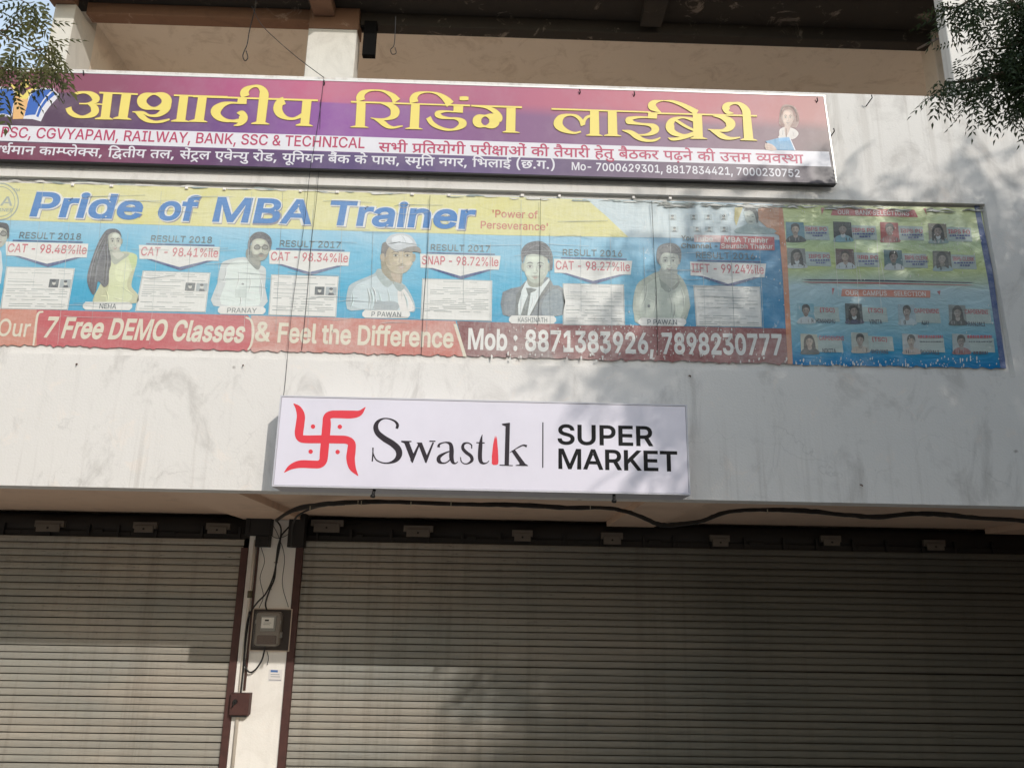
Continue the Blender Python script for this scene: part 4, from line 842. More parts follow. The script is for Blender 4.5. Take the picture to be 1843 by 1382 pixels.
# ================================================================ reading-library sign
YS = -.07
def lib_mat():
    m, t, b = new_mat('printed_sky_gradient'); q = NT(t); X, Y, Z = q.sep()
    u = q.rng(X, -4.6, 2.85)
    s = lambda x: (x+4.6)/7.45
    top = q.ramp(u, [(s(-4.5), lin((140, 66, 78))), (s(-3.3), lin((160, 80, 106))), (s(-2.3), lin((200, 92, 140))), (s(-1.5), lin((226, 122, 150))), (s(-.2), lin((200, 106, 138))), (s(1.4), lin((224, 128, 138))), (s(2.8), lin((196, 124, 112)))])
    mid = q.ramp(u, [(s(-4.5), lin((78, 50, 66))), (s(-3.3), lin((98, 64, 96))), (s(-2.3), lin((128, 76, 150))), (s(-1.4), lin((168, 98, 182))), (s(-.2), lin((152, 98, 150))), (s(1.4), lin((150, 112, 140))), (s(2.8), lin((122, 90, 84)))])
    bot = q.ramp(u, [(s(-4.5), lin((130, 52, 70))), (s(-3.3), lin((138, 56, 92))), (s(-2.3), lin((100, 58, 110))), (s(-1.4), lin((88, 66, 122))), (s(-.2), lin((112, 90, 140))), (s(1.6), lin((112, 88, 108))), (s(2.8), lin((52, 44, 56)))])
    wob = q.math('MULTIPLY', q.noise(.7, detail=2), .25)
    z2 = q.math('ADD', Z, q.math('MULTIPLY', q.rng(X, -2, 2.5), wob))
    f = q.rng(z2, 5.80, 5.95, 0, 1, True)
    fL = q.rng(z2, 5.838, 5.855); lf = q.rng(X, -1.6, -.6)
    ff = q.n('Mix'); q.l(lf, ff.inputs[0]); q.l(fL, ff.inputs[2]); q.l(f, ff.inputs[3])
    col = q.mix(ff.outputs[0], mid, top)
    low = q.rng(Z, 5.355, 5.36); col = q.mix(low, bot, col)
    # tree shade painted into the lower right corner of the print
    dk = q.math('MULTIPLY', q.rng(q.math('ADD', X, q.math('MULTIPLY', q.noise(4, detail=4), .3)), 2.72, 2.85), q.rng(Z, 5.62, 5.5))
    col = q.mix(q.math('MULTIPLY', dk, .7), col, lin((60, 56, 58)))
    col = q.mix(q.math('ADD', q.math('MULTIPLY', q.rng(q.noise(2.5, detail=6, rough=.7), .45, .75), .22), .04), col, lin((206, 190, 196)))
    col = q.mix(.16, col, lin((96, 86, 92)))
    col = q.mix(1.0, col, (.76, .72, .76), 'MULTIPLY')
    q.l(col, b.inputs['Base Color']); b.inputs['Roughness'].default_value = .4
    q.bump(q.noise(1.5, q.mapped((1, 1, .5)), detail=3), .25, .02, b); return m
m_alu = plain('aluminium_edge', (225, 222, 216), .4, .3, .2)
m_lw = plain('print_white', (216, 213, 218), .42, 0, .12, 3)
m_yel = plain('print_yellow', (228, 208, 112), .42, 0, .06, 6)
m_yed = plain('print_yellow_rim', (160, 108, 92), .42, 0, .1, 6)
m_mag = plain('print_magenta', (176, 66, 96), .42, 0, .1, 6)
LX0, LX1, LZ0, LZ1 = -4.75, 2.825, 5.200, 6.040
ls = empty('library_sign', ((LX0+LX1)/2, 0, LZ0), 'long purple and pink sign with large yellow Hindi lettering along the parapet top', 'sign')
mb = MB(); x0, x1 = LX0, LX1
mb.raw([(x0,YS,LZ0),(x1+.02,YS,LZ0),(x1-.015,YS,LZ1),(x0,YS,LZ1),(x0,YS+.022,LZ0),(x1+.02,YS+.022,LZ0),(x1-.015,YS+.022,LZ1),(x0,YS+.022,LZ1)],
       [(0,1,2,3),(4,7,6,5),(0,4,5,1),(1,5,6,2),(2,6,7,3),(3,7,4,0)])
mb.build('printed_panel', lib_mat(), ls)
MB().box(x0, x1+.004, YS-.004, YS+.03, LZ1+.001, LZ1+.014).raw([(x1+.022,YS-.004,LZ0),(x1+.034,YS-.004,LZ0),(x1-.001,YS-.004,LZ1),(x1-.013,YS-.004,LZ1),(x1+.022,YS+.03,LZ0),(x1+.034,YS+.03,LZ0),(x1-.001,YS+.03,LZ1),(x1-.013,YS+.03,LZ1)],
       [(0,1,2,3),(4,7,6,5),(0,4,5,1),(1,5,6,2),(3,7,4,0)]).build('edge_trim', m_alu, ls)
MB().box(x0, x1+.02, YS+.001, YS+.045, LZ0-.014, LZ0-.001).build('shadow_line', m_black, ls)  # black strip drawn as the shadow line under the sign
mb = MB()
for xx in (-4.4, -3.2, -2.0, -.8, .4, 1.6, 2.6): mb.box(xx-.02, xx+.02, YS+.0225, -.001, LZ0+.02, LZ1-.02)
mb.build('batten', m_black, ls)
for px, py in ((150, 132), (583, 150), (1043, 166), (1141, 170), (1470, 181), (1500, 236), (1568, 176)):
    p = at(px, py, YS-.01)
    MB().tube([(p.x, YS-.02, p.z+.02), (p.x+.006, YS-.014, p.z-.005), (p.x-.01, -.0 if px > 1490 else YS+.02, p.z-.03)], .005, 6).build('hook', m_black, ls)
P = Print(YS-.0012)
za = lambda px, py: (px, py)
P.poly([(-130, 221.5), (300, 235), (620, 245.5), (1100, 262), (1492, 273.5), (1496, 300.5), (1100, 289), (620, 273.5), (300, 263.5), (-130, 249.5)], m_lw)
P.build('white_band', ls)
P = Print(YS-.0022)
lettering(P.mb, P.Y, 'PSC, CGVYAPAM, RAILWAY, BANK, SSC & TECHNICAL', (1, 247), (656, 267), 18.5, m_mag, .02)
lettering(P.mb, P.Y, 'CG', (-38, 246), (-6, 247), 18.5, m_mag, .02)
P.build('subject_lettering', ls)['kind'] = 'stuff'
P = Print(YS-.0022); hindi(P.mb, P.Y, HIN['l'][0], (681, 273), (1446, 294.5), 16, m_mag, .013); P.build('purpose_lettering', ls)['kind'] = 'stuff'
P = Print(YS-.0014); hindi(P.mb, P.Y, HIN['l'][1], (-16, 276.5), (1000, 304.5), 14.5, m_lw, .015)
lettering(P.mb, P.Y, 'Mo- 7000629301, 8817834421, 7000230752', (1029, 306), (1440, 319), 13.5, m_lw, .03); P.build('address_lettering', ls)['kind'] = 'stuff'
# the big title, drawn stroke by stroke with a broad pen
def title(P, m, g):
    w_ = lambda L: [(a, b, c+g) for a, b, c in L]
    def st(*L): P.brush(w_(L), m)
    def bar(*p):
        cx = sum(a for a, b in p)/len(p); cy = sum(b for a, b in p)/len(p)
        P.poly([(a+(g/2 if a > cx else -g/2), b+(g/2 if b > cy else -g/2)) for a, b in p], m)
    def stem(x0, x1, x2, x3, y0, y1, sx0, sx1, sy0, sy1):
        bar((x0, y0), (x1, y0+3), (x2, y1), (x3, y1))
        bar((sx0, sy0), (x3, sy0-22), (x2, sy1-22), (sx1, sy1), (sx1, sy1+10), (sx0, sy0+12))
    def ring(cx, cy, rx, ry, ix, iy, jx, jy, n=28):
        L = []
        for i in range(n):
            c_, s_ = math.cos(6.28319*i/n), math.sin(6.28319*i/n)
            o_, q_ = (cx+rx*c_, cy+ry*s_), (ix+jx*c_, iy+jy*s_)
            L.append(((o_[0]+q_[0])/2, (o_[1]+q_[1])/2, math.hypot(o_[0]-q_[0], o_[1]-q_[1])+g))
        P.brush(L, m, 2, True)
    P.crop = (110, 140, 7.68)
    st((165,240,26),(230,214,38),(330,205,32),(420,230,70),(480,290,108),(450,335,60),(370,360,24),(250,362,16))
    st((370,362,18),(435,390,76),(468,450,112),(430,510,80),(300,545,36),(190,522,60),(125,475,76),(100,415,84))
    st((440,372,8),(510,368,20),(590,374,16))
    bar((530,198),(1060,220),(1060,243),(530,222)); stem(590,712,668,545,205,560,468,715,565,572); stem(840,970,915,785,215,570,720,970,560,575)
    ring(1290, 330, 240, 115, 1285, 325, 103, 85)
    st((1465,350,120),(1455,420,108),(1400,480,84),(1320,525,45),(1220,525,30),(1130,485,36),(985,475,12))
    st((1030,485,14),(1110,535,76),(1190,590,58),(1300,615,34),(1400,605,36),(1500,578,22))
    bar((1560,236),(2300,258),(2300,282),(1560,258)); stem(1640,1760,1715,1590,245,600,1520,1770,598,606)
    P.crop = (340, 140, 7.68)
    bar((60,250),(1785,305),(1780,330),(60,274)); stem(130,250,205,75,258,600,0,255,600,610)
    bar((680,285),(802,290),(795,368),(665,365))
    st((672,352,22),(560,352,34),(455,385,84),(372,465,138),(410,545,96),(500,590,54),(600,602,34),(700,598,60))
    st((662,490,8),(730,500,90),(752,560,124),(728,615,86),(680,652,40),(620,664,10))
    stem(970,1098,1055,930,290,630,862,1112,632,640); st((782,264,112),(770,215,124),(800,165,84),(870,128,40),(950,120,40),(1010,160,84),(1038,220,124),(1034,295,128))
    st((1320,318,104),(1255,350,110),(1228,430,122),(1262,505,104),(1340,556,54),(1430,572,34),(1510,550,44),(1580,510,56))
    stem(1570,1695,1660,1540,318,655,1478,1712,655,665)
    P.crop = (620, 150, 10.24)
    bar((120,330),(1900,392),(1900,418),(120,362)); stem(228,390,375,200,350,808,112,442,805,815)
    st((305,325,158),(292,265,150),(332,192,112),(430,146,50),(560,133,26),(700,146,36),(820,195,72),(905,255,110),(962,338,160))
    st((640,368,8),(760,390,50),(870,435,106),(930,510,164),(915,585,150),(850,640,76),(740,668,40),(600,665,30),(482,645,14))
    st((540,660,12),(640,695,76),(720,745,100),(800,798,76),(900,822,42),(1000,805,34),(1075,792,18))
    stem(1230,1388,1370,1200,382,835,1122,1440,835,845)
    st((1284,358,158),(1275,292,148),(1312,228,106),(1400,182,50),(1545,168,24),(1690,190,40),(1800,245,84),(1890,320,128),(1950,395,160))
    P.crop = (770, 150, 10.24)
    bar((380,388),(780,402),(780,432),(380,418)); bar((800,404),(1735,430),(1735,465),(800,434))
    bar((475,425),(652,430),(645,550),(470,540))
    st((480,530,26),(330,522,34),(215,540,70),(180,580,110),(260,630,66),(400,650,36),(510,655,44),(600,690,92),(642,745,150),(590,808,96),(470,858,42),(330,856,48),(180,808,68),(70,735,88),(10,635,94))
    P.brush(w_([(585,284,62),(640,284,74),(700,284,74),(750,286,60)]), m)
    ring(1075, 702, 250, 114, 1058, 700, 68, 82)
    st((850,432,8),(1050,445,40),(1180,490,76),(1265,555,104),(1308,640,136),(1290,700,110))
    stem(1450,1618,1610,1440,460,895,1378,1692,900,910)
    P.crop = (980, 170, 9.215)
    bar((115,232),(1760,288),(1760,312),(115,260))
    st((605,622,28),(500,645,34),(385,620,62),(280,565,112),(225,490,150),(262,400,110),(340,355,52),(440,345,32),(530,368,52),(600,430,64),(638,522,74))
    st((642,505,58),(662,435,50),(700,388,48),(765,362,40)); stem(755,900,908,750,268,675,690,962,678,686); stem(1050,1195,1208,1052,275,682,988,1272,682,692)
    bar((1718,310),(1872,315),(1862,408),(1712,402))
    st((1720,385,24),(1560,385,36),(1435,405,66),(1398,440,118),(1480,478,54),(1600,496,36),(1720,508,46),(1800,535,90),(1836,585,130),(1790,640,80),(1700,672,40),(1600,678,22),(1540,665,8))
    st((1285,600,10),(1420,632,66),(1520,695,92),(1620,752,62),(1740,775,40),(1840,762,40),(1922,722,18))
    P.crop = (1160, 170, 8.776)
    bar((60,288),(1775,332),(1775,358),(60,312))
    st((262,292,8),(190,250,66),(118,190,128),(145,138,88),(220,112,34),(300,104,12)); st((300,106,10),(420,112,34),(560,155,56),(700,222,74),(830,296,90))
    st((770,405,60),(620,372,28),(500,388,54),(420,440,104),(402,520,138),(445,600,96),(550,645,60),(650,655,44),(780,622,60))
    st((500,415,40),(600,480,44),(690,530,40),(780,572,34)); st((372,690,10),(430,712,44),(530,706,48),(640,680,50),(770,632,60))
    stem(760,905,920,775,318,695,722,990,695,702)
    st((1080,348,8),(1200,362,52),(1310,412,110),(1358,475,152),(1325,540,104),(1240,575,48),(1130,572,30),(1000,558,12))
    st((1040,575,8),(1130,610,66),(1220,662,84),(1310,695,56),(1400,700,36),(1510,684,18))
    stem(1548,1678,1718,1570,350,722,1515,1778,718,728); st((1405,305,10),(1310,285,66),(1288,215,128),(1320,168,80),(1400,146,36),(1490,152,52),(1566,212,100),(1606,280,130),(1612,352,130))
P = Print(YS-.0012); title(P, m_yed, 9); P.build('title_rim', ls)
P = Print(YS-.0048); title(P, m_yel, 0); P.build('title_lettering', ls)
# emblem: open book with a yellow figure
mB, mB2 = plain('print_blue', (62, 100, 176), .42, 0, .1), plain('print_peach', (222, 176, 118), .42, 0, .15, 8)
mDk, mSk = plain('print_umber', (84, 62, 66), .42, 0, .2, 8), plain('print_skin', (222, 186, 166), .42, 0, .15, 8)
P = Print(YS-.0014, (0, 140, 15.36))
P.poly([(-700,420),(-330,250),(-60,245),(200,250),(400,340),(430,420),(330,1090),(160,1075),(-60,1075),(-350,1105),(-420,1140),(-640,560)], m_lw)
P.poly([(800,480),(930,330),(1180,280),(1500,310),(1500,350),(1650,470),(1560,600),(1380,790),(1240,980),(1130,1215),(900,1150),(640,1140),(640,1090)], m_lw)
P.poly([(-560,470),(-300,320),(0,310),(250,320),(370,370),(395,560),(310,1050),(100,1000),(-200,1010),(-400,1060)], mB)
P.poly([(830,520),(950,360),(1150,325),(1440,335),(1200,600),(1060,820),(975,1030),(820,1035),(680,1065),(740,760)], mB)
P.poly([(1470,380),(1560,440),(1300,660),(1160,850),(1060,1100),(1000,1070),(1080,850),(1230,620)], mB)
P.poly([(400,560),(450,500),(780,610),(740,820),(640,1140),(350,1150),(380,800)], mB2)
P.poly([(330,250),(540,560),(640,600),(760,590),(870,360),(1100,290),(960,270),(720,360),(600,480),(430,260),(300,160),(220,220)], m_yel)
P.ell(700, 190, 130, 95, m_yel); P.ell(720, 90, 90, 60, mB2)
P.poly([(470,350),(560,440),(640,500),(740,380),(690,300),(560,290)], mDk)
P.build('book_emblem', ls)

# ================================================================ poster banners in the recess
YP = RD-.012
def I(r, g, b, wsh=.32): return ink((r, g, b), wsh)
def grad_mat(name, zs, x0=-4.6, x1=2.4, wash=.3):
    """printed sheet whose colour runs smoothly down its height"""
    m, t, b = new_mat(name); q = NT(t); X, Y, Z = q.sep()
    u = q.rng(Z, zs[0][0], zs[-1][0]); W = zs[-1][0]-zs[0][0]
    col = q.ramp(u, [((z-zs[0][0])/W, lin(c)) for z, c in zs])
    deep = q.rng(X, .9, 2.3)
    col = q.mix(q.math('MULTIPLY', deep, .75), col, lin((8, 118, 172)))
    col = q.mix(.16, col, lin((150, 156, 150)))
    a = q.rng(q.noise(1.1, q.mapped((1, 1, 2.2)), detail=6, rough=.7, dist=.8), .4, .75)
    s2 = q.rng(q.noise(1.0, q.mapped((42, 42, 3.0)), detail=4, rough=.7), .58, .75)
    col = q.mix(q.math('ADD', q.math('MULTIPLY', a, wash), q.math('MULTIPLY', s2, wash*.4)), col, lin((212, 220, 220)))
    wt = q.rng(X, -.2, 2.2)
    fl = q.rng(q.noise(11, q.mapped((1, 1, .55)), detail=9, rough=.8, dist=.5), .60, .67)
    col = q.mix(q.math('MULTIPLY', q.math('MULTIPLY', fl, wt), .8), col, lin((214, 216, 212)))
    q.l(col, b.inputs['Base Color']); b.inputs['Roughness'].default_value = .4; b.inputs['Specular IOR Level'].default_value = .35
    h = q.math('ADD', q.noise(2.2, q.mapped((1, 1, 3.5)), detail=5, rough=.6, dist=.7), q.math('MULTIPLY', q.noise(9, q.mapped((3, 3, .5)), detail=3), .25))
    q.bump(h, .5, .02, b); return m
m_blue = grad_mat('printed_blue_gradient', [(3.8, (22, 148, 190)), (4.15, (66, 168, 204)), (4.45, (112, 184, 214)), (4.72, (158, 200, 222))])
m_yl = I(226, 218, 124, .3); m_pale = I(196, 216, 224, .3); m_or = I(214, 116, 84, .25); m_rd = I(206, 40, 62, .16)
m_sal = I(208, 106, 88, .34); m_mar = I(134, 52, 58, .34); m_marr = I(150, 30, 38, .3); m_wh = I(232, 230, 224, .2); m_cream = I(226, 214, 186, .25)
m_tb = I(18, 126, 206, .1); m_tbd = I(40, 92, 160, .2); m_shw = I(136, 128, 148, .3)
m_navy = I(34, 70, 140, .3); m_gry = I(66, 84, 96, .35); m_pnk = I(214, 62, 92, .35); m_line = I(132, 148, 148, .3); m_lt = I(214, 92, 72, .35)

pb = empty('exam_banner', (-1.1, 0, RZ0), 'long weathered blue banner of exam results with a yellow title strip and phone numbers', 'banner')
# the sheet itself: thin, ragged along its foot
def ragged(p0, p1, n, amp, sd):
    r = random.Random(sd); out = []
    for i in range(n+1):
        t = i/n; out.append((p0[0]+(p1[0]-p0[0])*t, p0[1]+(p1[1]-p0[1])*t + r.uniform(-amp, amp)*(1 if r.random() < .5 else .3)))
    return out
def sheet(Y, pts, m, name, parent, th=.004):
    P3 = [at(a, b, Y) for a, b in pts]; n = len(P3)
    mb = MB(); vs = [(p.x, Y, p.z) for p in P3]+[(p.x, Y+th, p.z) for p in P3]
    mb.raw(vs, [tuple(reversed(range(n)))] + [(i, (i+1) % n, (i+1) % n+n, i+n) for i in range(n)], m)
    return mb.build(name, m, parent)
foot = ragged((1423, 651), (-140, 615), 150, 1.5, 3)
sheet(YP, [(-150, 325), (300, 336), (760, 350), (1400, 368), (1408, 440)] + foot, m_blue, 'banner_sheet', pb)
P = Print(YP-.0012)
P.poly([(-150, 325), (300, 336), (760, 350), (1056, 359), (1090, 388), (1131, 427), (920, 424), (480, 411), (0, 396), (-150, 392)], m_yl)
P.poly([(1056, 359), (1399, 369), (1406, 432), (1200, 428), (1131, 427), (1090, 388)], m_pale)
P.build('upper_strip', pb)
P = Print(YP-.0012)
ft = lambda a, b, sd: ragged((a, 621.5+(a)*.0245-1), (b, 621.5+(b)*.0245-1), max(4, int(abs(a-b)/6)), 2.8, sd)
top = lambda x: (x, 555.5+x*.0272 if x < 920 else 580.5+(x-920)*.0195+.6)
P.poly([top(-150), top(76)] + ft(68, -150, 1), m_or)
P.poly([top(66), top(250), top(446), (454, 578), (457, 596), (452, 628)] + ft(444, 66, 2), m_rd)
P.poly([top(452), top(640), top(820)] + ft(836, 452, 5), m_sal)
P.poly([top(822), top(960)] + ft(1000, 838, 6), m_mar)
P.poly([top(959), top(1200), (1414, 591.5)] + ft(1421, 999, 8), m_marr)
P.build('lower_strip', pb)
P = Print(YP-.0022)
P.poly([(816,583),(822,583),(840,642),(834,642)], m_cream)
P.brush([(78,561,3),(68,566,4),(63,600,4),(60,622,3)], m_cream); P.brush([(442,571,3),(452,577,4),(456,596,4),(452,620,4),(446,630,3)], m_cream)
Y_ = P.Y
P.build('strip_divider', pb)['kind'] = 'stuff'
P = Print(YP-.0022); lettering(P.mb, Y_, 'Our', (-6, 604), (52, 606), 30, m_cream, .02); P.build('contact_lettering', pb)
P = Print(YP-.0022); lettering(P.mb, Y_, '7 Free DEMO Classes', (77, 606), (437, 615.5), 35, m_cream, .05, .12); P.build('contact_lettering', pb)
P = Print(YP-.0022); lettering(P.mb, Y_, '&', (458, 613), (486, 614), 33, m_cream, .04); P.build('contact_lettering', pb)
P = Print(YP-.0022); lettering(P.mb, Y_, 'Feel the Difference', (499, 615), (816, 625), 33, m_cream, .045); P.build('contact_lettering', pb)
P = Print(YP-.0022); lettering(P.mb, Y_, 'Mob :', (842, 627), (931, 630), 35, m_wh, .05); P.build('contact_lettering', pb)
P = Print(YP-.0022); lettering(P.mb, Y_, '8871383926,', (945, 630), (1177, 635.5), 35, m_wh, .055); P.build('contact_lettering', pb)
P = Print(YP-.0022); lettering(P.mb, Y_, '7898230777', (1192, 635.5), (1409, 638), 35, m_wh, .055); P.build('contact_lettering', pb)

for s, x0, x1 in (('Pride', 53, 253), ('of', 281, 352), ('MBA', 382, 560), ('Trainer', 588, 852)):
    P = Print(YP-.0022); b = 388+(x0-52)*.0288
    for k, (mm, off, dx, dy) in enumerate(((m_shw, .085, 1.6, 2.0), (m_wh, .095, 0, 0), (m_tb, .048, 0, 0))):
        lettering(P.mb, P.Y-k*.0008, s, (x0, b), (x1, b+(x1-x0)*.0288), 41, mm, off, .10, dx, dy)
    P.build('title_word', pb)
P = Print(YP-.0022)
lettering(P.mb, P.Y, "'Power of", (886, 391), (968, 393.5), 13, m_lt, .02); lettering(P.mb, P.Y, "Perseverance'", (865, 411), (986, 415), 13, m_lt, .02)
P.build('motto_lettering', pb)['kind'] = 'stuff'
# coaching-centre roundel at the left
P = Print(YP-.0022); mg = I(150, 164, 158, .3)
P.brush([(33*math.cos(a/10*math.pi*2), 363+33*math.sin(a/10*math.pi*2), 2.2) for a in range(10)], mg, 5, True)
P.brush([(27*math.cos(a/10*math.pi*2), 363+27*math.sin(a/10*math.pi*2), 1.2) for a in range(10)], mg, 5, True)
lettering(P.mb, P.Y, 'M', (-24, 370), (-3, 370), 16, mg, .02); lettering(P.mb, P.Y, 'A', (0, 370), (22, 370.5), 16, mg, .02)
lettering(P.mb, P.Y, 'TRAINER', (-23, 380), (23, 381), 5.5, mg, .03); lettering(P.mb, P.Y, 'TM', (23, 344.5), (35, 345), 5, mg, .02)
P.build('roundel', pb)
# result cards
def card(bx0, bx1, y, exam, year, hx0, hx1, quad, photos):
    P = Print(YP-.0022); sl = .026
    f = lambda x, dy: (x, y+(x-bx0)*sl+dy)
    P.poly([f(bx0+4, 22), f(bx1-4, 22), f((bx0+bx1)/2+2, 44)], m_navy)
    P.poly([f(bx0+4, 20), f(bx1-4, 20), f((bx0+bx1)/2, 38)], m_wh)
    P.poly([f(bx0, 0), f(bx1, 0), f(bx1-3, 25), f(bx0+1, 25)], m_wh)
    P.line(*f(bx0+13, -2.5), *f(bx1-10, -2.5), 2.4, m_navy)
    P.Y -= .0012
    lettering(P.mb, P.Y, exam, f(bx0+3, 18.5), f(bx1-4, 18.5), 15, m_pnk, .022)
    lettering(P.mb, P.Y, year, f(hx0, -7), f(hx1, -7), 11, m_gry, .012)
    P.build('result_card', pb)
    P = Print(YP-.0026)
    P.poly(quad, m_wh)
    (ax, ay), (bx, by), (cx, cy), (dx, dy) = quad
    def uv(u, v): 
        tx, ty = ax+(bx-ax)*u, ay+(by-ay)*u; lx, ly = dx+(cx-dx)*u, dy+(cy-dy)*u
        return tx+(lx-tx)*v, ty+(ly-ty)*v
    r = random.Random(int(bx0))
    P.line(*uv(.01, .01), *uv(.99, .01), .8, m_line); P.line(*uv(.99, .01), *uv(.99, .99), .8, m_line); P.line(*uv(.01, .99), *uv(.99, .99), .8, m_line); P.line(*uv(.01, .01), *uv(.01, .99), .8, m_line)
    vv = .06
    while vv < .96:
        if photos and .22 < vv < .52: 
            P.line(*uv(.05, vv), *uv(r.uniform(.4, .62), vv), r.uniform(.5, .9), m_line)
        elif r.random() < .8:
            u0 = r.choice((.05, .05, .3, .12))
            while u0 < .85:
                u1 = u0+r.uniform(.08, .4); P.line(*uv(u0, vv), *uv(min(u1, .95), vv), r.uniform(.5, 1.0), m_line); u0 = u1+r.uniform(.03, .12)
        vv += r.choice((.045, .055, .075, .1))
    if photos:
        for u0, u1, mm in ((.66, .80, I(96, 104, 110)), (.82, .98, I(170, 180, 184))):
            P.poly([uv(u0, .27), uv(u1, .27), uv(u1, .47), uv(u0, .47)], mm)
            a, b = uv((u0+u1)/2, .36); P.ell(a, b, 3.2, 4, I(208, 206, 196)); P.ell(a, b-3, 3.4, 2.2, I(70, 74, 84)); P.poly([(a-5.5, b+8), (a-4, b+4), (a+4, b+4), (a+5.5, b+8)], I(60, 66, 80))
    P.build('mark_sheet', pb)
card(10, 159, 435, 'CAT - 98.48%ile', 'RESULT 2018', 34, 145, [(12, 480), (135, 483), (122, 558), (0, 556)], True)
card(250, 396, 441, 'CAT - 98.41%ile', 'RESULT 2018', 271, 381, [(257, 487), (379, 491), (370, 562), (243, 560)], True)
card(484, 630, 450, 'CAT - 98.34%ile', 'RESULT 2017', 503, 613, [(488, 494), (610, 497), (605, 571), (483, 567)], True)
card(756, 901, 457, 'SNAP - 98.72%ile', 'RESULT 2017', 775, 882, [(760, 501), (886, 505), (885, 578), (757, 575)], False)
card(997, 1138, 466, 'CAT - 98.27%ile', 'RESULT 2016', 1013, 1120, [(1013, 510), (1123, 512), (1125, 586), (1013, 585)], False)
card(1242, 1379, 471, 'IIFT - 99.24%ile', 'RESULT 2016', 1253, 1359, [(1248, 513), (1368, 516), (1372, 589), (1253, 587)], False)
def plate(x0, x1, y, s):
    P = Print(YP-.0040); h = 7.2
    P.poly([(x0+5, y-h), (x1-5, y-h+.8), (x1, y-2), (x1, y+3), (x1-5, y+h+.8), (x0+5, y+h), (x0, y+3), (x0, y-2)], m_wh)
    P.Y -= .001; c = (x0+x1)/2; w_ = (x1-x0)*(.2+.035*len(s)) if len(s) < 6 else (x1-x0)*.62
    lettering(P.mb, P.Y, s, (c-w_/2, y+4.5), (c+w_/2, y+5.3), 8.5, m_gry, .02)
    P.build('name_plate', pb)
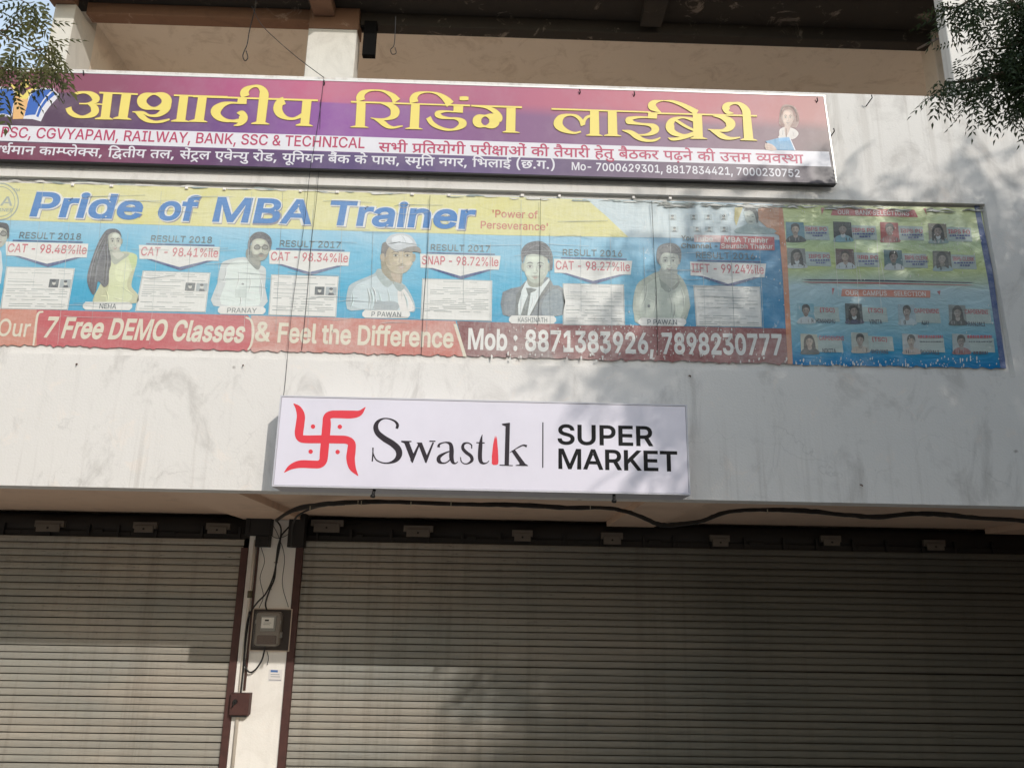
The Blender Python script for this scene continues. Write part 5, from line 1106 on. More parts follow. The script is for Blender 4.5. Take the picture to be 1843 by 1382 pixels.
# printed portraits, one mesh each
def tone(c, k, w_=.26): return I(*(int(max(0, min(255, v*k*1.06))//6*6) for v in c), w_)
def soft(P, cx, cy, rx, ry, c0, k0, k1, n=4, ang=0):
    """nested ellipses stepping from tone k0 (outside) to k1 (inside)"""
    for i in range(n):
        t = 1-i/n; k = k0+(k1-k0)*(i+1)/n; ca, sa = math.cos(ang), math.sin(ang)
        P.poly([(cx+rx*t*math.cos(a*.4488)*ca-ry*t*math.sin(a*.4488)*sa, cy+rx*t*math.cos(a*.4488)*sa+ry*t*math.sin(a*.4488)*ca) for a in range(14)], tone(c0, k))
def face(P, cx, cy, rx, ry, c, hair, sh=1, ey=-.08, glasses=False, beard=0, smile=0, turn=0.0, brow=True):
    """head seen from the front or a little turned: sh = side in shadow (-1, 1), turn shifts the features"""
    X = lambda u: cx+(u+turn)*rx; Y = lambda v: cy+v*ry
    out = [(cx+rx*u, cy+ry*v) for u, v in ((-.80,-.75),(-.45,-1.0),(0,-1.06),(.45,-1.0),(.80,-.75),(.96,-.2),(.92,.22),(.72,.62),(.40,.93),(0,1.05),(-.40,.93),(-.72,.62),(-.92,.22),(-.96,-.2))]
    P.poly(out, tone(c, .86), 2)
    for sx in (-1, 1): P.poly([(cx+sx*rx*a, cy+ry*b) for a, b in ((.9,-.25),(1.10,-.30),(1.12,.05),(.95,.25))], tone(c, .78), 2)
    P.poly([(cx-sh*rx*.12+(x-cx)*.84, cy+(y-cy)*.93) for x, y in out], tone(c, .91), 2)
    P.poly([(cx-sh*rx*.20+(x-cx)*.62, cy-ry*.06+(y-cy)*.80) for x, y in out], tone(c, 1.0), 2)
    soft(P, X(-.1*sh), Y(-.62), rx*.50, ry*.22, c, 1.02, 1.10, 3)
    for s_ in (-1, 1):
        soft(P, X(s_*.40), Y(ey), rx*.30, ry*.17, c, .95, .82, 3)
        P.ell(X(s_*.40), Y(ey+.01), rx*.17, ry*.055, tone((214, 214, 206), .96), 10); P.ell(X(s_*.40), Y(ey+.01), rx*.085, ry*.065, tone(hair, .7), 8)
        P.brush([(X(s_*.40-.20), Y(ey-.035), 1), (X(s_*.40), Y(ey-.075), ry*.045), (X(s_*.40+.20), Y(ey-.03), 1)], tone(hair, .8))
        if brow: P.brush([(X(s_*.16), Y(ey-.19), ry*.05), (X(s_*.40), Y(ey-.26), ry*.075), (X(s_*.68), Y(ey-.17), ry*.02)], tone(hair, .95))
        soft(P, X(s_*.52), Y(.34), rx*.24, ry*.17, c, 1.0, 1.05 if s_ != sh else .90, 2)
    P.brush([(X(sh*.10), Y(ey), 2), (X(sh*.14), Y(.14), rx*.09), (X(sh*.18), Y(.28), rx*.10)], tone(c, .84)); P.brush([(X(-.02), Y(-.05), 2), (X(-.03), Y(.22), rx*.10)], tone(c, 1.08))
    P.brush([(X(-.18), Y(.33), 2), (X(0), Y(.37), ry*.05), (X(.18), Y(.33), 2)], tone(c, .70))
    if beard: 
        P.poly([(cx+rx*u, cy+ry*v) for u, v in ((-.93,.05),(-.80,.40),(-.5,.50),(0,.47),(.5,.50),(.80,.40),(.93,.05),(.84,.50),(.50,.92),(0,1.06),(-.50,.92),(-.84,.50))], tone(c, 1-.34*beard), 2)
        P.brush([(X(-.34), Y(.50), 3), (X(0), Y(.43), ry*.09*beard+2), (X(.34), Y(.50), 3)], tone(hair, 1.0))
        soft(P, X(0), Y(.80), rx*.3, ry*.12, c, 1-.4*beard, 1-.15*beard, 2)
    P.brush([(X(-.30), Y(.56-.03*smile), 2), (X(0), Y(.565), ry*.06), (X(.30), Y(.56-.03*smile), 2)], tone((170, 110, 100), .74))
    if smile: P.brush([(X(-.22), Y(.58), 1), (X(0), Y(.60), ry*.05), (X(.22), Y(.58), 1)], tone((230, 226, 216), 1.0))
    P.brush([(X(-.22), Y(.62), 1), (X(0), Y(.68), ry*.07), (X(.22), Y(.62), 1)], tone((196, 140, 126), .92))
    P.brush([(X(-.2), Y(.80), 1), (X(0), Y(.78), ry*.03), (X(.2), Y(.80), 1)], tone(c, .82))
    if glasses:
        g = tone((50, 50, 56), 1)
        for s_ in (-1, 1): P.brush([(X(s_*.42+a*.30), Y(ey+b*.15), rx*.06) for a, b in ((-1,-.5),(-.6,-.95),(.6,-.95),(1,-.5),(.85,.6),(0,1),(-.85,.6))], g, 4, True); P.poly([(X(s_*.42+a*.28), Y(ey+b*.13)) for a, b in ((-1,-.7),(1,-.7),(.8,.7),(-.8,.7))], tone((136, 140, 134), 1))
        P.line(X(-.14), Y(ey-.05), X(.14), Y(ey-.05), ry*.05, g)
def strands(P, pts, hair, n, sd, wd=7, jx=26):
    """lighter and darker strands following a lock of hair"""
    r = random.Random(sd)
    for i in range(n):
        o = r.uniform(-jx, jx); m_ = tone(hair, r.choice((.6, .75, 1.25, 1.5)))
        P.brush([(x+o*(1 if j else .4)+r.uniform(-4, 4), y+r.uniform(-6, 6), 1 if j in (0, len(pts)-1) else wd*r.uniform(.4, 1)) for j, (x, y) in enumerate(pts)], m_, 4)
def folds(P, L, c, wd=14):
    for (x0, y0, x1, y1, k) in L:
        mx, my = (x0+x1)/2+(y1-y0)*.08, (y0+y1)/2
        P.brush([(x0, y0, 1), (mx, my, wd), (x1, y1, 1)], tone(c, k)); P.brush([(x0+wd*.9, y0, 1), (mx+wd*.9, my, wd*.6), (x1+wd*.9, y1, 1)], tone(c, 2-k if k < 1 else 1))
HB = (84, 84, 92)
P = Print(YP-.0026, (140, 400, 8.13)); yl = (204, 206, 158); sk = (194, 198, 180)
P.poly([(245,1180),(240,1080),(330,900),(440,560),(500,470),(680,430),(860,480),(855,620),(800,830),(790,950),(880,1060),(860,1180),(560,1190)], tone(yl, .93), 3)
P.poly([(470,560),(700,470),(830,520),(820,640),(740,820),(720,940),(800,1090),(700,1170),(420,1170),(460,900)], tone(yl, 1.02), 3)
P.poly([(560,640),(700,600),(760,700),(700,860),(560,840)], tone(yl, 1.08), 3)
P.poly([(740,470),(860,480),(855,640),(800,700),(770,600)], tone((190, 204, 130), 1), 3)
folds(P, [(500,680,820,720,.86),(480,760,780,800,.9),(470,930,700,940,.84),(300,1075,470,1090,.8),(520,1110,660,1135,.72),(620,940,820,1080,.88),(400,980,430,1160,.85)], yl, 16)
P.poly([(430,400),(600,380),(640,450),(760,470),(640,560),(540,620),(470,520)], tone(sk, .86), 3); P.poly([(500,450),(620,440),(680,480),(580,540)], tone(sk, 1.0), 3)
face(P, 535, 290, 108, 150, sk, HB, -1, smile=1, turn=.14)
P.poly([(390,150),(450,105),(530,98),(600,125),(645,220),(600,170),(540,150),(470,175),(432,240),(425,340),(470,430),(490,600),(460,720),(450,900),(380,950),(300,860),(270,1000),(220,1060),(150,920),(140,780),(200,560),(300,300)], tone(HB, 1), 3)
strands(P, [(440,170),(370,330),(300,520),(250,720),(220,920)], HB, 16, 3, 12, 60); strands(P, [(430,200),(420,400),(430,560),(410,740),(400,900)], HB, 12, 4, 11, 34)
strands(P, [(460,115),(530,104),(600,135),(636,200)], HB, 5, 6, 6, 6)
P.build('printed_portrait', pb, 'woman with long dark hair in a pale yellow top'); plate(149, 238, 550.5, 'NEHA')
P = Print(YP-.0026, (370, 400, 8.13)); wt_ = (208, 216, 212); sk = (188, 190, 172)
P.poly([(115,1220),(170,900),(220,640),(300,560),(560,510),(640,560),(760,620),(850,650),(885,720),(870,950),(850,1235)], tone(wt_, .94), 3)
P.poly([(230,1200),(290,900),(300,680),(420,570),(600,560),(740,660),(800,780),(780,1000),(770,1220)], tone(wt_, 1.03), 3)
folds(P, [(300,620,240,900,.86),(480,700,440,980,.9),(640,760,620,1040,.88),(200,870,320,880,.82),(420,900,640,915,.86),(280,1000,480,1005,.86),(560,1020,780,1035,.84),(780,760,800,1180,.84),(500,1050,500,1230,.80),(600,1130,740,1140,.9)], wt_, 14)
P.ell(545, 905, 20, 14, tone(wt_, .7)); P.poly([(430,980),(600,975),(600,1100),(440,1105)], tone(wt_, .95), 1)
P.poly([(600,400),(650,420),(800,560),(790,680),(740,690),(650,600),(590,500)], tone((120, 126, 122), 1), 3); P.poly([(660,520),(790,560),(780,640),(700,600)], tone(sk, .74), 3)
face(P, 800, 390, 140, 170, sk, HB, 1, glasses=True, beard=.8, turn=.10)
P.poly([(622,420),(620,300),(660,210),(740,150),(850,150),(940,210),(972,300),(945,410),(925,330),(880,265),(790,240),(705,262),(660,330),(652,430),(640,480)], tone(HB, 1), 3)
strands(P, [(640,320),(700,210),(820,170),(930,250)], HB, 14, 8, 11, 18)
P.build('printed_portrait', pb, 'bearded man with glasses in a white shirt'); plate(392, 478, 558, 'PRANAY')
P = Print(YP-.0026, (610, 410, 8.13)); cl = (182, 202, 204); sk = (196, 176, 142)
P.poly([(120,1190),(130,900),(220,800),(500,680),(600,600),(760,700),(950,830),(1040,950),(1110,1120),(1105,1225),(1000,1225),(600,1200),(350,1200)], tone(cl, .92), 3)
P.poly([(200,1150),(220,880),(420,760),(600,700),(760,800),(900,900),(980,1000),(1040,1200),(620,1190)], tone(cl, 1.03), 3)
P.poly([(860,900),(960,900),(1080,1100),(1090,1210),(900,1210)], tone((222, 218, 210), 1), 3)
P.poly([(620,560),(640,480),(900,600),(930,700),(900,850),(860,880),(760,780),(640,660)], tone(sk, .74), 3); P.poly([(760,660),(900,690),(880,820),(800,760)], tone(sk, .9), 3)
folds(P, [(405,860,430,1180,.72),(450,880,480,1150,.8),(480,860,530,1030,.7),(530,1020,500,1190,.66),(200,950,160,1180,.82),(560,900,600,1180,.9),(700,880,720,1180,.88),(240,860,400,840,.84),(930,930,1000,1200,.86)], cl, 18)
P.poly([(540,640),(600,600),(700,760),(800,790),(720,870),(640,830),(560,720)], tone(cl, .86), 2); P.poly([(800,790),(930,830),(975,850),(900,935),(830,880)], tone(cl, .82), 2)
P.poly([(560,1060),(640,1080),(760,1070),(860,1100),(860,1200),(520,1200)], tone(cl, .84), 2)
face(P, 880, 450, 215, 215, sk, (112, 100, 88), -1, beard=.28, smile=1, turn=.17, ey=-.2)
P.poly([(620,340),(640,230),(720,210),(735,280),(700,340),(685,420),(660,440),(620,390)], tone((104, 98, 98), 1), 3); P.poly([(605,400),(650,380),(670,440),(650,500),(615,480)], tone(sk, .86), 3)
P.poly([(690,190),(760,110),(900,82),(1030,108),(1110,190),(1135,280),(1000,300),(900,350),(800,335),(715,255)], tone((202, 208, 210), .95), 3)
P.poly([(780,150),(900,110),(1010,140),(1080,220),(940,240),(800,240)], tone((214, 218, 220), 1.03), 3)
P.poly([(860,345),(1000,290),(1130,272),(1195,315),(1200,375),(1150,358),(1040,352),(940,352)], tone((132, 126, 124), 1), 3)
P.brush([(715,240,4),(820,225,16),(905,205,4)], tone((110, 118, 122), 1)); P.brush([(720,262,3),(800,320,12),(900,335,14),(1010,285,4)], tone((140, 146, 150), 1)); P.brush([(900,100,3),(960,170,8),(1000,280,3)], tone((180,186,190), 1))
P.build('printed_portrait', pb, 'man in a pale cap and open collared shirt'); plate(652, 738, 565, 'P PAWAN')
P = Print(YP-.0026, (890, 420, 8.13)); su = (100, 112, 122); sk = (198, 206, 188)
P.poly([(120,1190),(120,860),(380,780),(480,680),(780,640),(860,760),(1000,800),(1000,1195),(600,1210),(350,1210)], tone(su, 1), 2)
P.poly([(700,1190),(720,960),(860,820),(980,860),(985,1190)], tone(su, 1.22), 2); P.poly([(150,1180),(160,900),(300,850),(280,1180)], tone(su, 1.1), 2)
P.poly([(470,690),(560,760),(700,750),(800,650),(810,690),(680,880),(520,1200),(345,1195),(345,1050),(400,830)], tone((214,222,224), 1), 1)
folds(P, [(560,900,500,1150,.88),(620,860,600,980,.9),(380,960,370,1150,.86)], (214,222,224), 14)
P.poly([(400,830),(345,1050),(350,1200),(300,1190),(320,900),(440,740)], tone(su, .78), 1); P.poly([(810,690),(830,760),(640,1010),(540,1200),(515,1200),(680,880)], tone(su, .74), 1)
P.poly([(460,800),(540,800),(620,820),(590,850),(530,870),(520,950),(480,1200),(385,1195),(430,1050),(490,900)], tone((92,104,106), 1), 1); P.brush([(500,880,2),(470,1030,16),(440,1190,2)], tone((92,104,106), 1.3))
P.poly([(480,640),(600,725),(720,660),(690,770),(560,790),(490,750)], tone(sk, .72), 2)
face(P, 610, 505, 190, 225, sk, HB, 1, turn=-.08)
P.poly([(402,420),(392,270),(450,170),(560,122),(680,118),(780,178),(842,290),(855,420),(842,540),(806,500),(800,400),(720,335),(620,310),(520,308),(450,335),(425,420)], tone(HB, 1), 3)
strands(P, [(430,330),(520,210),(660,180),(800,270),(835,420)], HB, 18, 12, 13, 24)
P.build('printed_portrait', pb, 'man in a dark suit and tie'); plate(916, 1001, 575, 'KASHINATH')
P = Print(YP-.0026, (1120, 360, 5.758)); cl = (176, 186, 172); sk = (204, 210, 194)
P.poly([(110,1060),(150,880),(250,800),(380,740),(560,760),(660,880),(700,1060),(690,1150),(600,1290),(180,1290),(120,1180)], tone(cl, .92), 3)
P.poly([(180,1060),(230,900),(380,800),(540,820),(620,920),(640,1080),(560,1250),(230,1250)], tone(cl, 1.04), 3)
folds(P, [(250,860,200,1100,.82),(330,900,320,1200,.88),(480,960,500,1220,.86),(600,900,630,1120,.84),(230,1020,330,1060,.84),(380,930,470,950,.86),(540,1060,520,1240,.84)], cl, 12)
P.poly([(400,700),(560,700),(560,820),(510,910),(400,820)], tone(sk, .82), 3); P.poly([(380,760),(400,830),(505,915),(480,960),(400,900)], tone(cl, .8), 2); P.poly([(560,760),(575,850),(505,915),(540,930),(600,850)], tone(cl, .78), 2)
face(P, 486, 640, 104, 128, sk, HB, 1, smile=1)
P.poly([(355,610),(365,500),(430,455),(530,450),(600,500),(612,590),(596,650),(578,570),(520,555),(430,550),(392,600),(375,660)], tone(HB, 1.15), 3); strands(P, [(375,560),(430,490),(540,480),(600,560)], HB, 12, 15, 7, 12)
P.ell(275, 1100, 14, 16, tone((90,100,104), 1))
P.build('printed_portrait', pb, 'smiling young man with short hair, badly faded'); plate(1149, 1235, 579, 'P PAWAN')
P = Print(YP-.0026, (0, 400, 8.13)); P.poly([(-300,900),(-260,560),(-60,420),(20,440),(10,900)], tone((196,206,210), 1), 2)
face(P, -20, 190, 140, 175, (190, 192, 176), HB, 1, glasses=True, turn=.1)
P.poly([(-190,200),(-150,20),(60,10),(130,60),(128,200),(112,240),(90,110),(-40,80),(-140,110)], tone((60,60,68), 1), 3)
P.build('printed_portrait', pb, 'dark-haired man cut by the edge of the view')
# channel box and the small pictures above it
P = Print(YP-.0026, (1120, 360, 5.758))
P.poly([(745,362),(1020,368),(1020,440),(745,436)], I(222,176,176,.4)); P.poly([(1025,368),(1575,384),(1580,522),(1010,512)], I(206,44,66,.35))
P.build('channel_panel', pb); P = Print(YP-.0040, (1120, 360, 5.758))
lettering(P.mb, P.Y, 'You', (1226.3, 432.6), (1248.2, 433.3), 8.7, I(60,64,60), .03); lettering(P.mb, P.Y, 'Tube', (1251.6, 433.6), (1283.3, 434.7), 8.7, m_wh, .03)
lettering(P.mb, P.Y, 'MBA Trainer', (1304.1, 435.4), (1383.1, 437.1), 8.7, m_wh, .03)
lettering(P.mb, P.Y, 'Channel -', (1226.3, 446.3), (1291.9, 446.8), 8.3, I(60,64,60), .03); lettering(P.mb, P.Y, 'Saurabh Thakur', (1298.0, 446.8), (1391.3, 447.9), 8.0, m_wh, .03)
P.build('channel_lettering', pb)['kind'] = 'stuff'; P = Print(YP-.0026, (1120, 360, 5.758))
r = random.Random(5)
for yy, xs in ((200, (520, 740, 890, 1050)), (325, (540, 775, 900, 1055))):
    for xx in xs:
        P.poly([(xx-40, yy-50), (xx+40, yy-48), (xx+42, yy+8), (xx-38, yy+6)], I(170, 190, 196, .4)); P.ell(xx, yy-22, 13, 17, I(180, 176, 166)); P.ell(xx, yy-34, 15, 10, I(74, 84, 92))
        P.poly([(xx-26, yy+6), (xx-14, yy-8), (xx+14, yy-8), (xx+28, yy+6)], I(90, 108, 116))
P.poly([(1165,80),(1250,75),(1180,270),(1160,200)], I(214, 196, 96, .3))
P.poly([(1410,70),(1620,60),(1625,370),(1560,340),(1400,200)], I(216, 130, 70, .35), 0)
P.poly([(1250,130),(1300,70),(1370,80),(1410,160),(1400,250),(1440,280),(1565,300),(1570,350),(1180,345),(1190,290),(1290,250)], I(150, 178, 180, .4), 2)
P.poly([(1270,160),(1300,110),(1360,120),(1385,180),(1370,240),(1320,250),(1280,220)], I(180, 190, 180, .3), 3)
P.poly([(1260,120),(1290,70),(1350,65),(1405,130),(1410,220),(1390,240),(1370,150),(1320,110)], I(60, 70, 76, .3), 2)
for a in ((1290,170,1320,172,8), (1340,175,1365,178,8), (1310,222,1350,226,10)): P.line(*a, I(60, 78, 80))
P.build('small_pictures', pb)['kind'] = 'stuff'
P = Print(YP-.003); P.poly([(1396, 369), (1408, 369.5), (1416, 450), (1427, 655), (1418, 655), (1409, 500), (1404, 440)], I(222, 124, 60, .25)); P.build('orange_edge', pb)

# second sheet: selection poster
sb = empty('selection_poster', (3.25, 0, RZ0), 'small green and blue poster of sixteen student photos beside the long banner, in tree shade', 'poster')
def sel_mat():
    m, t, b = new_mat('printed_green_to_blue'); q = NT(t); X, Y, Z = q.sep()
    zz = q.math('ADD', Z, q.math('MULTIPLY', q.noise(1.6, detail=4), .16))
    col = q.ramp(q.rng(zz, 3.7, 5.15), [(0, lin((24, 120, 176))), (.1, lin((60, 148, 184))), (.22, lin((136, 178, 190))), (.47, lin((178, 200, 204))), (.52, lin((182, 198, 176))), (.6, lin((196, 206, 140))), (.75, lin((188, 206, 164))), (.9, lin((196, 206, 154))), (1, lin((200, 208, 148)))])
    fl = q.rng(q.noise(9, q.mapped((1, 1, .6)), detail=9, rough=.8, dist=.6), .60, .68)
    ew = q.rng(Z, 3.95, 3.62, .25, 1)
    col = q.mix(q.math('MULTIPLY', fl, q.math('MULTIPLY', ew, .9)), col, lin((226, 228, 224)))
    bl = q.rng(q.noise(2.2, detail=5, rough=.6), .5, .72); col = q.mix(q.math('MULTIPLY', bl, .35), col, lin((186, 206, 204)))
    q.l(col, b.inputs['Base Color']); b.inputs['Roughness'].default_value = .32
    q.bump(q.noise(3.4, q.mapped((1, 1, 2)), detail=5, rough=.6, dist=.7), .6, .03, b); return m
YQ = RD-.0125
sheet(YQ, [(1407, 369), (1766, 374), (1811, 662)] + ragged((1808, 663), (1426, 656), 48, 2.2, 9), sel_mat(), 'poster_sheet', sb)
P = Print(YQ-.0012, (1380, 340, 3.838))
P.poly([(1432,118),(1468,110),(1560,560),(1655,1240),(1615,1238),(1530,640)], I(14, 74, 150, .25)); P.build('blue_border', sb)
P = Print(YQ-.0012, (1380, 340, 3.838))
rr, og = I(206, 40, 56, .3), I(222, 104, 60, .3)
P.poly([(455,135),(1020,145),(1045,197),(443,183)], rr); P.poly([(520,692),(1130,702),(1130,752),(514,742)], og)
for a in (((375,130),(400,132),(380,180)), ((1080,135),(1100,136),(1105,180)), ((450,685),(468,686),(455,735)), ((1175,708),(1200,702),(1195,735))): P.poly(list(a), rr)
P.poly([(240,624),(700,627),(1440,646),(1400,652),(700,638),(300,634)], I(24, 40, 84, .2)); P.poly([(240,642),(700,645),(1440,664),(1380,668),(700,656),(300,650)], I(190, 50, 60, .25))
P.build('ribbon', sb)
cp = lambda x, y: (1380+x/3.838, 340+y/3.838)
P = Print(YQ-.0026); ww = I(236, 232, 226, .2)
lettering(P.mb, P.Y, 'OUR', cp(492, 176), cp(570, 177), 8, ww, .02); lettering(P.mb, P.Y, 'BANK SELECTIONS', cp(615, 179), cp(985, 186), 8, ww, .02)
lettering(P.mb, P.Y, 'OUR', cp(545, 733), cp(632, 735), 8, ww, .02); lettering(P.mb, P.Y, 'CAMPUS', cp(665, 735), cp(830, 738), 8, ww, .02); lettering(P.mb, P.Y, 'SELECTION', cp(880, 738), cp(1100, 742), 8, ww, .02)
P.build('heading_lettering', sb)['kind'] = 'stuff'
rd2, bl2, nv = I(206, 36, 76, .25), I(40, 66, 160, .25), I(26, 42, 84, .2)
def student(q4, bgc, hair, skin, top, long_=False, caps=(), lab=None):
    P = Print(YQ-.0020, (1380, 340, 3.838))
    (ax, ay), (bx, by), (cx, cy), (dx, dy) = q4
    def uv(u, v):
        tx, ty = ax+(bx-ax)*u, ay+(by-ay)*u; lx, ly = dx+(cx-dx)*u, dy+(cy-dy)*u
        return tx+(lx-tx)*v, ty+(ly-ty)*v
    U = lambda L: [uv(a, b) for a, b in L]
    # pale panel behind the caption
    P.poly([(bx, by+20), (bx+170, by+26), (cx+170, cy-10), (cx, cy-14)], I(170, 192, 186, .3))
    P.poly(q4, bgc)
    P.poly(U([(.02, 1), (.06, .8), (.3, .68), (.7, .68), (.95, .8), (1, 1)]), top, 3)
    if long_: P.poly(U([(.18, .85), (.2, .3), (.35, .1), (.6, .08), (.8, .25), (.84, .85), (.66, .8), (.4, .8)]), hair, 3)
    P.poly(U([(.40, .6), (.62, .6), (.62, .74), (.5, .80), (.40, .74)]), skin, 2)
    fx, fy = uv(.505, .40); fr = abs(bx-ax)*(.185+.02*random.random()); tn = random.uniform(-.14, .14)
    face(P, fx, fy, fr, abs(dy-ay)*(.235+.02*random.random()), skin_c.get(skin, (150, 132, 122)), (34, 32, 34), random.choice((-1, 1)), beard=random.choice((0, 0, .35, .6)) if not long_ else 0, glasses=random.random() < .2, smile=random.choice((0, 1)), turn=tn)
    hh = random.uniform(-.02, .03)
    P.poly(U([(.28, .42), (.29, .18), (.40, .07+hh), (.6, .05+hh), (.74, .16), (.745, .42), (.69, .28), (.56+tn*.3, .21), (.42, .24), (.33, .30)]), hair, 3)
    for k in range(4):
        u = random.uniform(.1, .9); P.brush([(*uv(u, .76), 1), (*uv(u+random.uniform(-.05, .05), .88), 5), (*uv(u, .99), 1)], random.choice((hair, I(150, 150, 150, .3))))
    P.Y -= .0012
    for s, x0, x1, y, c, mm in caps:
        if s: lettering(P.mb, P.Y, s, cp(x0, y), cp(x1, y+(x1-x0)*.02), c/3.838, mm, .03)
        else:
            x = x0; r_ = random.Random(int(x0+y))
            while x < x1:
                e = min(x+r_.uniform(8, 20), x1); P.line(x, y-c/2, e, y-c/2+.3, c*.7, mm); x = e+r_.uniform(3, 6)
    P.build('printed_student_photo', sb)
hk, hb = I(26, 28, 32, .2), I(66, 50, 44, .2); skin_c = {}
def SK(r, g, b):
    m = I(r, g, b, .25); skin_c[m] = (r, g, b); return m
sk1, sk2 = SK(176, 150, 130), SK(206, 190, 172)
Q_ = lambda x, y, w_, h_, s_=12: [(x, y), (x+w_, y+5), (x+w_+s_, y+h_), (x+s_*.5, y+h_+2)]
red_, drk, wht, tea = I(190, 36, 36, .25), I(40, 52, 58, .2), I(196, 206, 208, .3), I(58, 140, 164, .25)
for i, (x, y, bgc, hr, s_, tp, lg, c1, x0, x1, yy) in enumerate((
  (130,228,tea,hk,sk1,drk,False,'IBPS PO',265,415,290),(458,226,drk,hk,wht,I(120,176,190),False,'IBPS PO',590,745,297),
  (782,230,red_,hk,I(150,60,50),I(150,30,34),False,'IBPS PO',925,1078,303),(1115,238,I(140,130,110),hk,wht,I(120,160,160),True,'IBPS PO',1255,1405,308),
  (140,408,I(120,126,124),hk,wht,wht,True,'IBPS PO',290,438,478),(475,413,I(100,56,50),hb,sk1,wht,False,'RRB PO',625,772,485),
  (808,420,I(70,120,128),hk,I(96,112,110),wht,False,'IBPS CLERK',955,1118,488),(1145,428,I(60,56,36),hk,I(104,92,62),I(140,180,184),True,'IBPS CLERK',1285,1435,496))):
    student(Q_(x, y, 124, 138), bgc, hr, s_, tp, lg, [(c1, x0, x1, yy, 26, rd2), (None, x0+8, x1-2, yy+22, 14, bl2), (None, x0+50, x1-30, yy+40, 14, bl2)])
for x, y, bgc, hr, s_, tp, lg, c1, x0, x1, y1, c2, u0, u1, y2 in (
  (208,788,I(110,178,196),hk,wht,wht,False,'(TSC)',368,470,850,'HIMANSHU',340,474,925),(540,790,I(70,84,86),hk,wht,I(30,36,90),True,'(TSC)',702,803,853,'VINITA',710,798,930),
  (905,797,I(140,176,190),hk,I(140,120,116),I(170,196,206),False,'CAPGEMINI',1020,1190,856,'AJAY',1070,1126,938),(1255,800,I(110,124,124),hk,I(176,160,150),drk,True,'CAPGEMINI',1370,1530,862,'PRANJALI',1375,1510,945),
  (232,1000,I(186,186,160),hb,sk1,drk,True,'CAPGEMINI',362,534,1043,'NIKITA',386,480,1130),(582,990,I(168,178,168),hk,I(140,128,118),I(186,170,150),False,'(TSC)',730,832,1052,'SHIVANI',722,840,1135),
  (935,1000,I(176,184,184),hk,sk1,I(190,170,160),False,None,1045,1215,1035,'ROOPALI',1065,1192,1140),(1280,1000,I(160,176,178),hk,I(130,112,106),I(150,40,60),False,None,1385,1555,1035,None,1425,1525,1145)):
    student(Q_(x, y, 116, 140), bgc, hr, s_, tp, lg, [(c1, x0, x1, y1, 28, rd2), (c2, u0, u1, y2, 27, nv)] + ([(None, x0+10, x1, y1+24, 8, nv)] if c1 is None else []))
# torn paper, tape tabs, creases
P = Print(YP-.0055); r = random.Random(21); mfl = I(226, 222, 214, .15)
def flakes(P, n, xf, yf, smax):
    for i in range(n):
        x, y = xf(), yf(); s_ = r.uniform(.6, smax); k = r.randint(4, 7); a0 = r.uniform(0, 6)
        el = r.uniform(1, 3.2)
        P.poly([(x+s_*r.uniform(.4, 1)*math.cos(a0+j*6.28/k), y+el*s_*r.uniform(.4, 1)*math.sin(a0+j*6.28/k)) for j in range(k)], mfl)
flakes(P, 260, lambda: r.triangular(880, 1420, 1230), lambda: r.triangular(560, 652, 600), 1.7)
flakes(P, 90, lambda: r.uniform(1150, 1415), lambda: r.uniform(380, 560), 1.3)
flakes(P, 60, lambda: r.uniform(860, 1420), lambda: r.uniform(636, 655), 3.0)
o = P.build('torn_flakes', pb); o['kind'] = 'stuff'
P = Print(YQ-.0055)
flakes(P, 120, lambda: r.uniform(1430, 1800), lambda: r.triangular(640, 664, 656), 2.2)
flakes(P, 90, lambda: r.triangular(1560, 1790, 1700), lambda: r.triangular(395, 470, 445), 1.4)
flakes(P, 60, lambda: r.uniform(1430, 1790), lambda: r.uniform(380, 640), 1.2)
for x0 in (1537, 1541, 1577, 1583, 1500): P.line(x0, r.uniform(400, 470), x0+8, r.uniform(500, 560), .8, mfl)
o = P.build('torn_flakes', sb); o['kind'] = 'stuff'
# shrivelled upper hem of the banner
P = Print(YP-.006); r = random.Random(4)
for i in range(70):
    x = r.uniform(0, 1400); y = 319+x*.0345 + r.uniform(1, 4)
    P.brush([(x, y+3, .6), (x+r.uniform(5, 14), y+3+r.uniform(-1.5, 1.5), r.uniform(1.2, 3)), (x+r.uniform(16, 40), y+4, .6)], (I(128,150,150,.3) if i % 2 else mfl))
for i in range(60):
    x = r.uniform(1150, 1760); y = 362+(x-1150)*.02 + r.uniform(2, 9)
    P.brush([(x, y, .6), (x+r.uniform(5, 14), y+r.uniform(-3, 3), r.uniform(1.2, 3.4)), (x+r.uniform(16, 34), y+1, .6)], (I(70,76,70,.3) if i % 2 else mfl))
o = P.build('frayed_hem', pb); o['kind'] = 'stuff'
m_tab = plain('tape_tab', (236, 230, 224), .5, 0, .2, 20)
for px in (131, 201, 336, 404, 541, 607, 742, 808, 940, 1007, 1140, 1206):
    p = at(px, 327+px*.0275+2.5 if px < 900 else 351.5+(px-900)*.018, YP-.006); w_ = .011+.004*random.random()
    MB().cham(p.x-w_, p.x+w_, YP-.016, YP-.006, p.z-.012, p.z+.012, .003).build('fixing_tab', m_tab, pb)
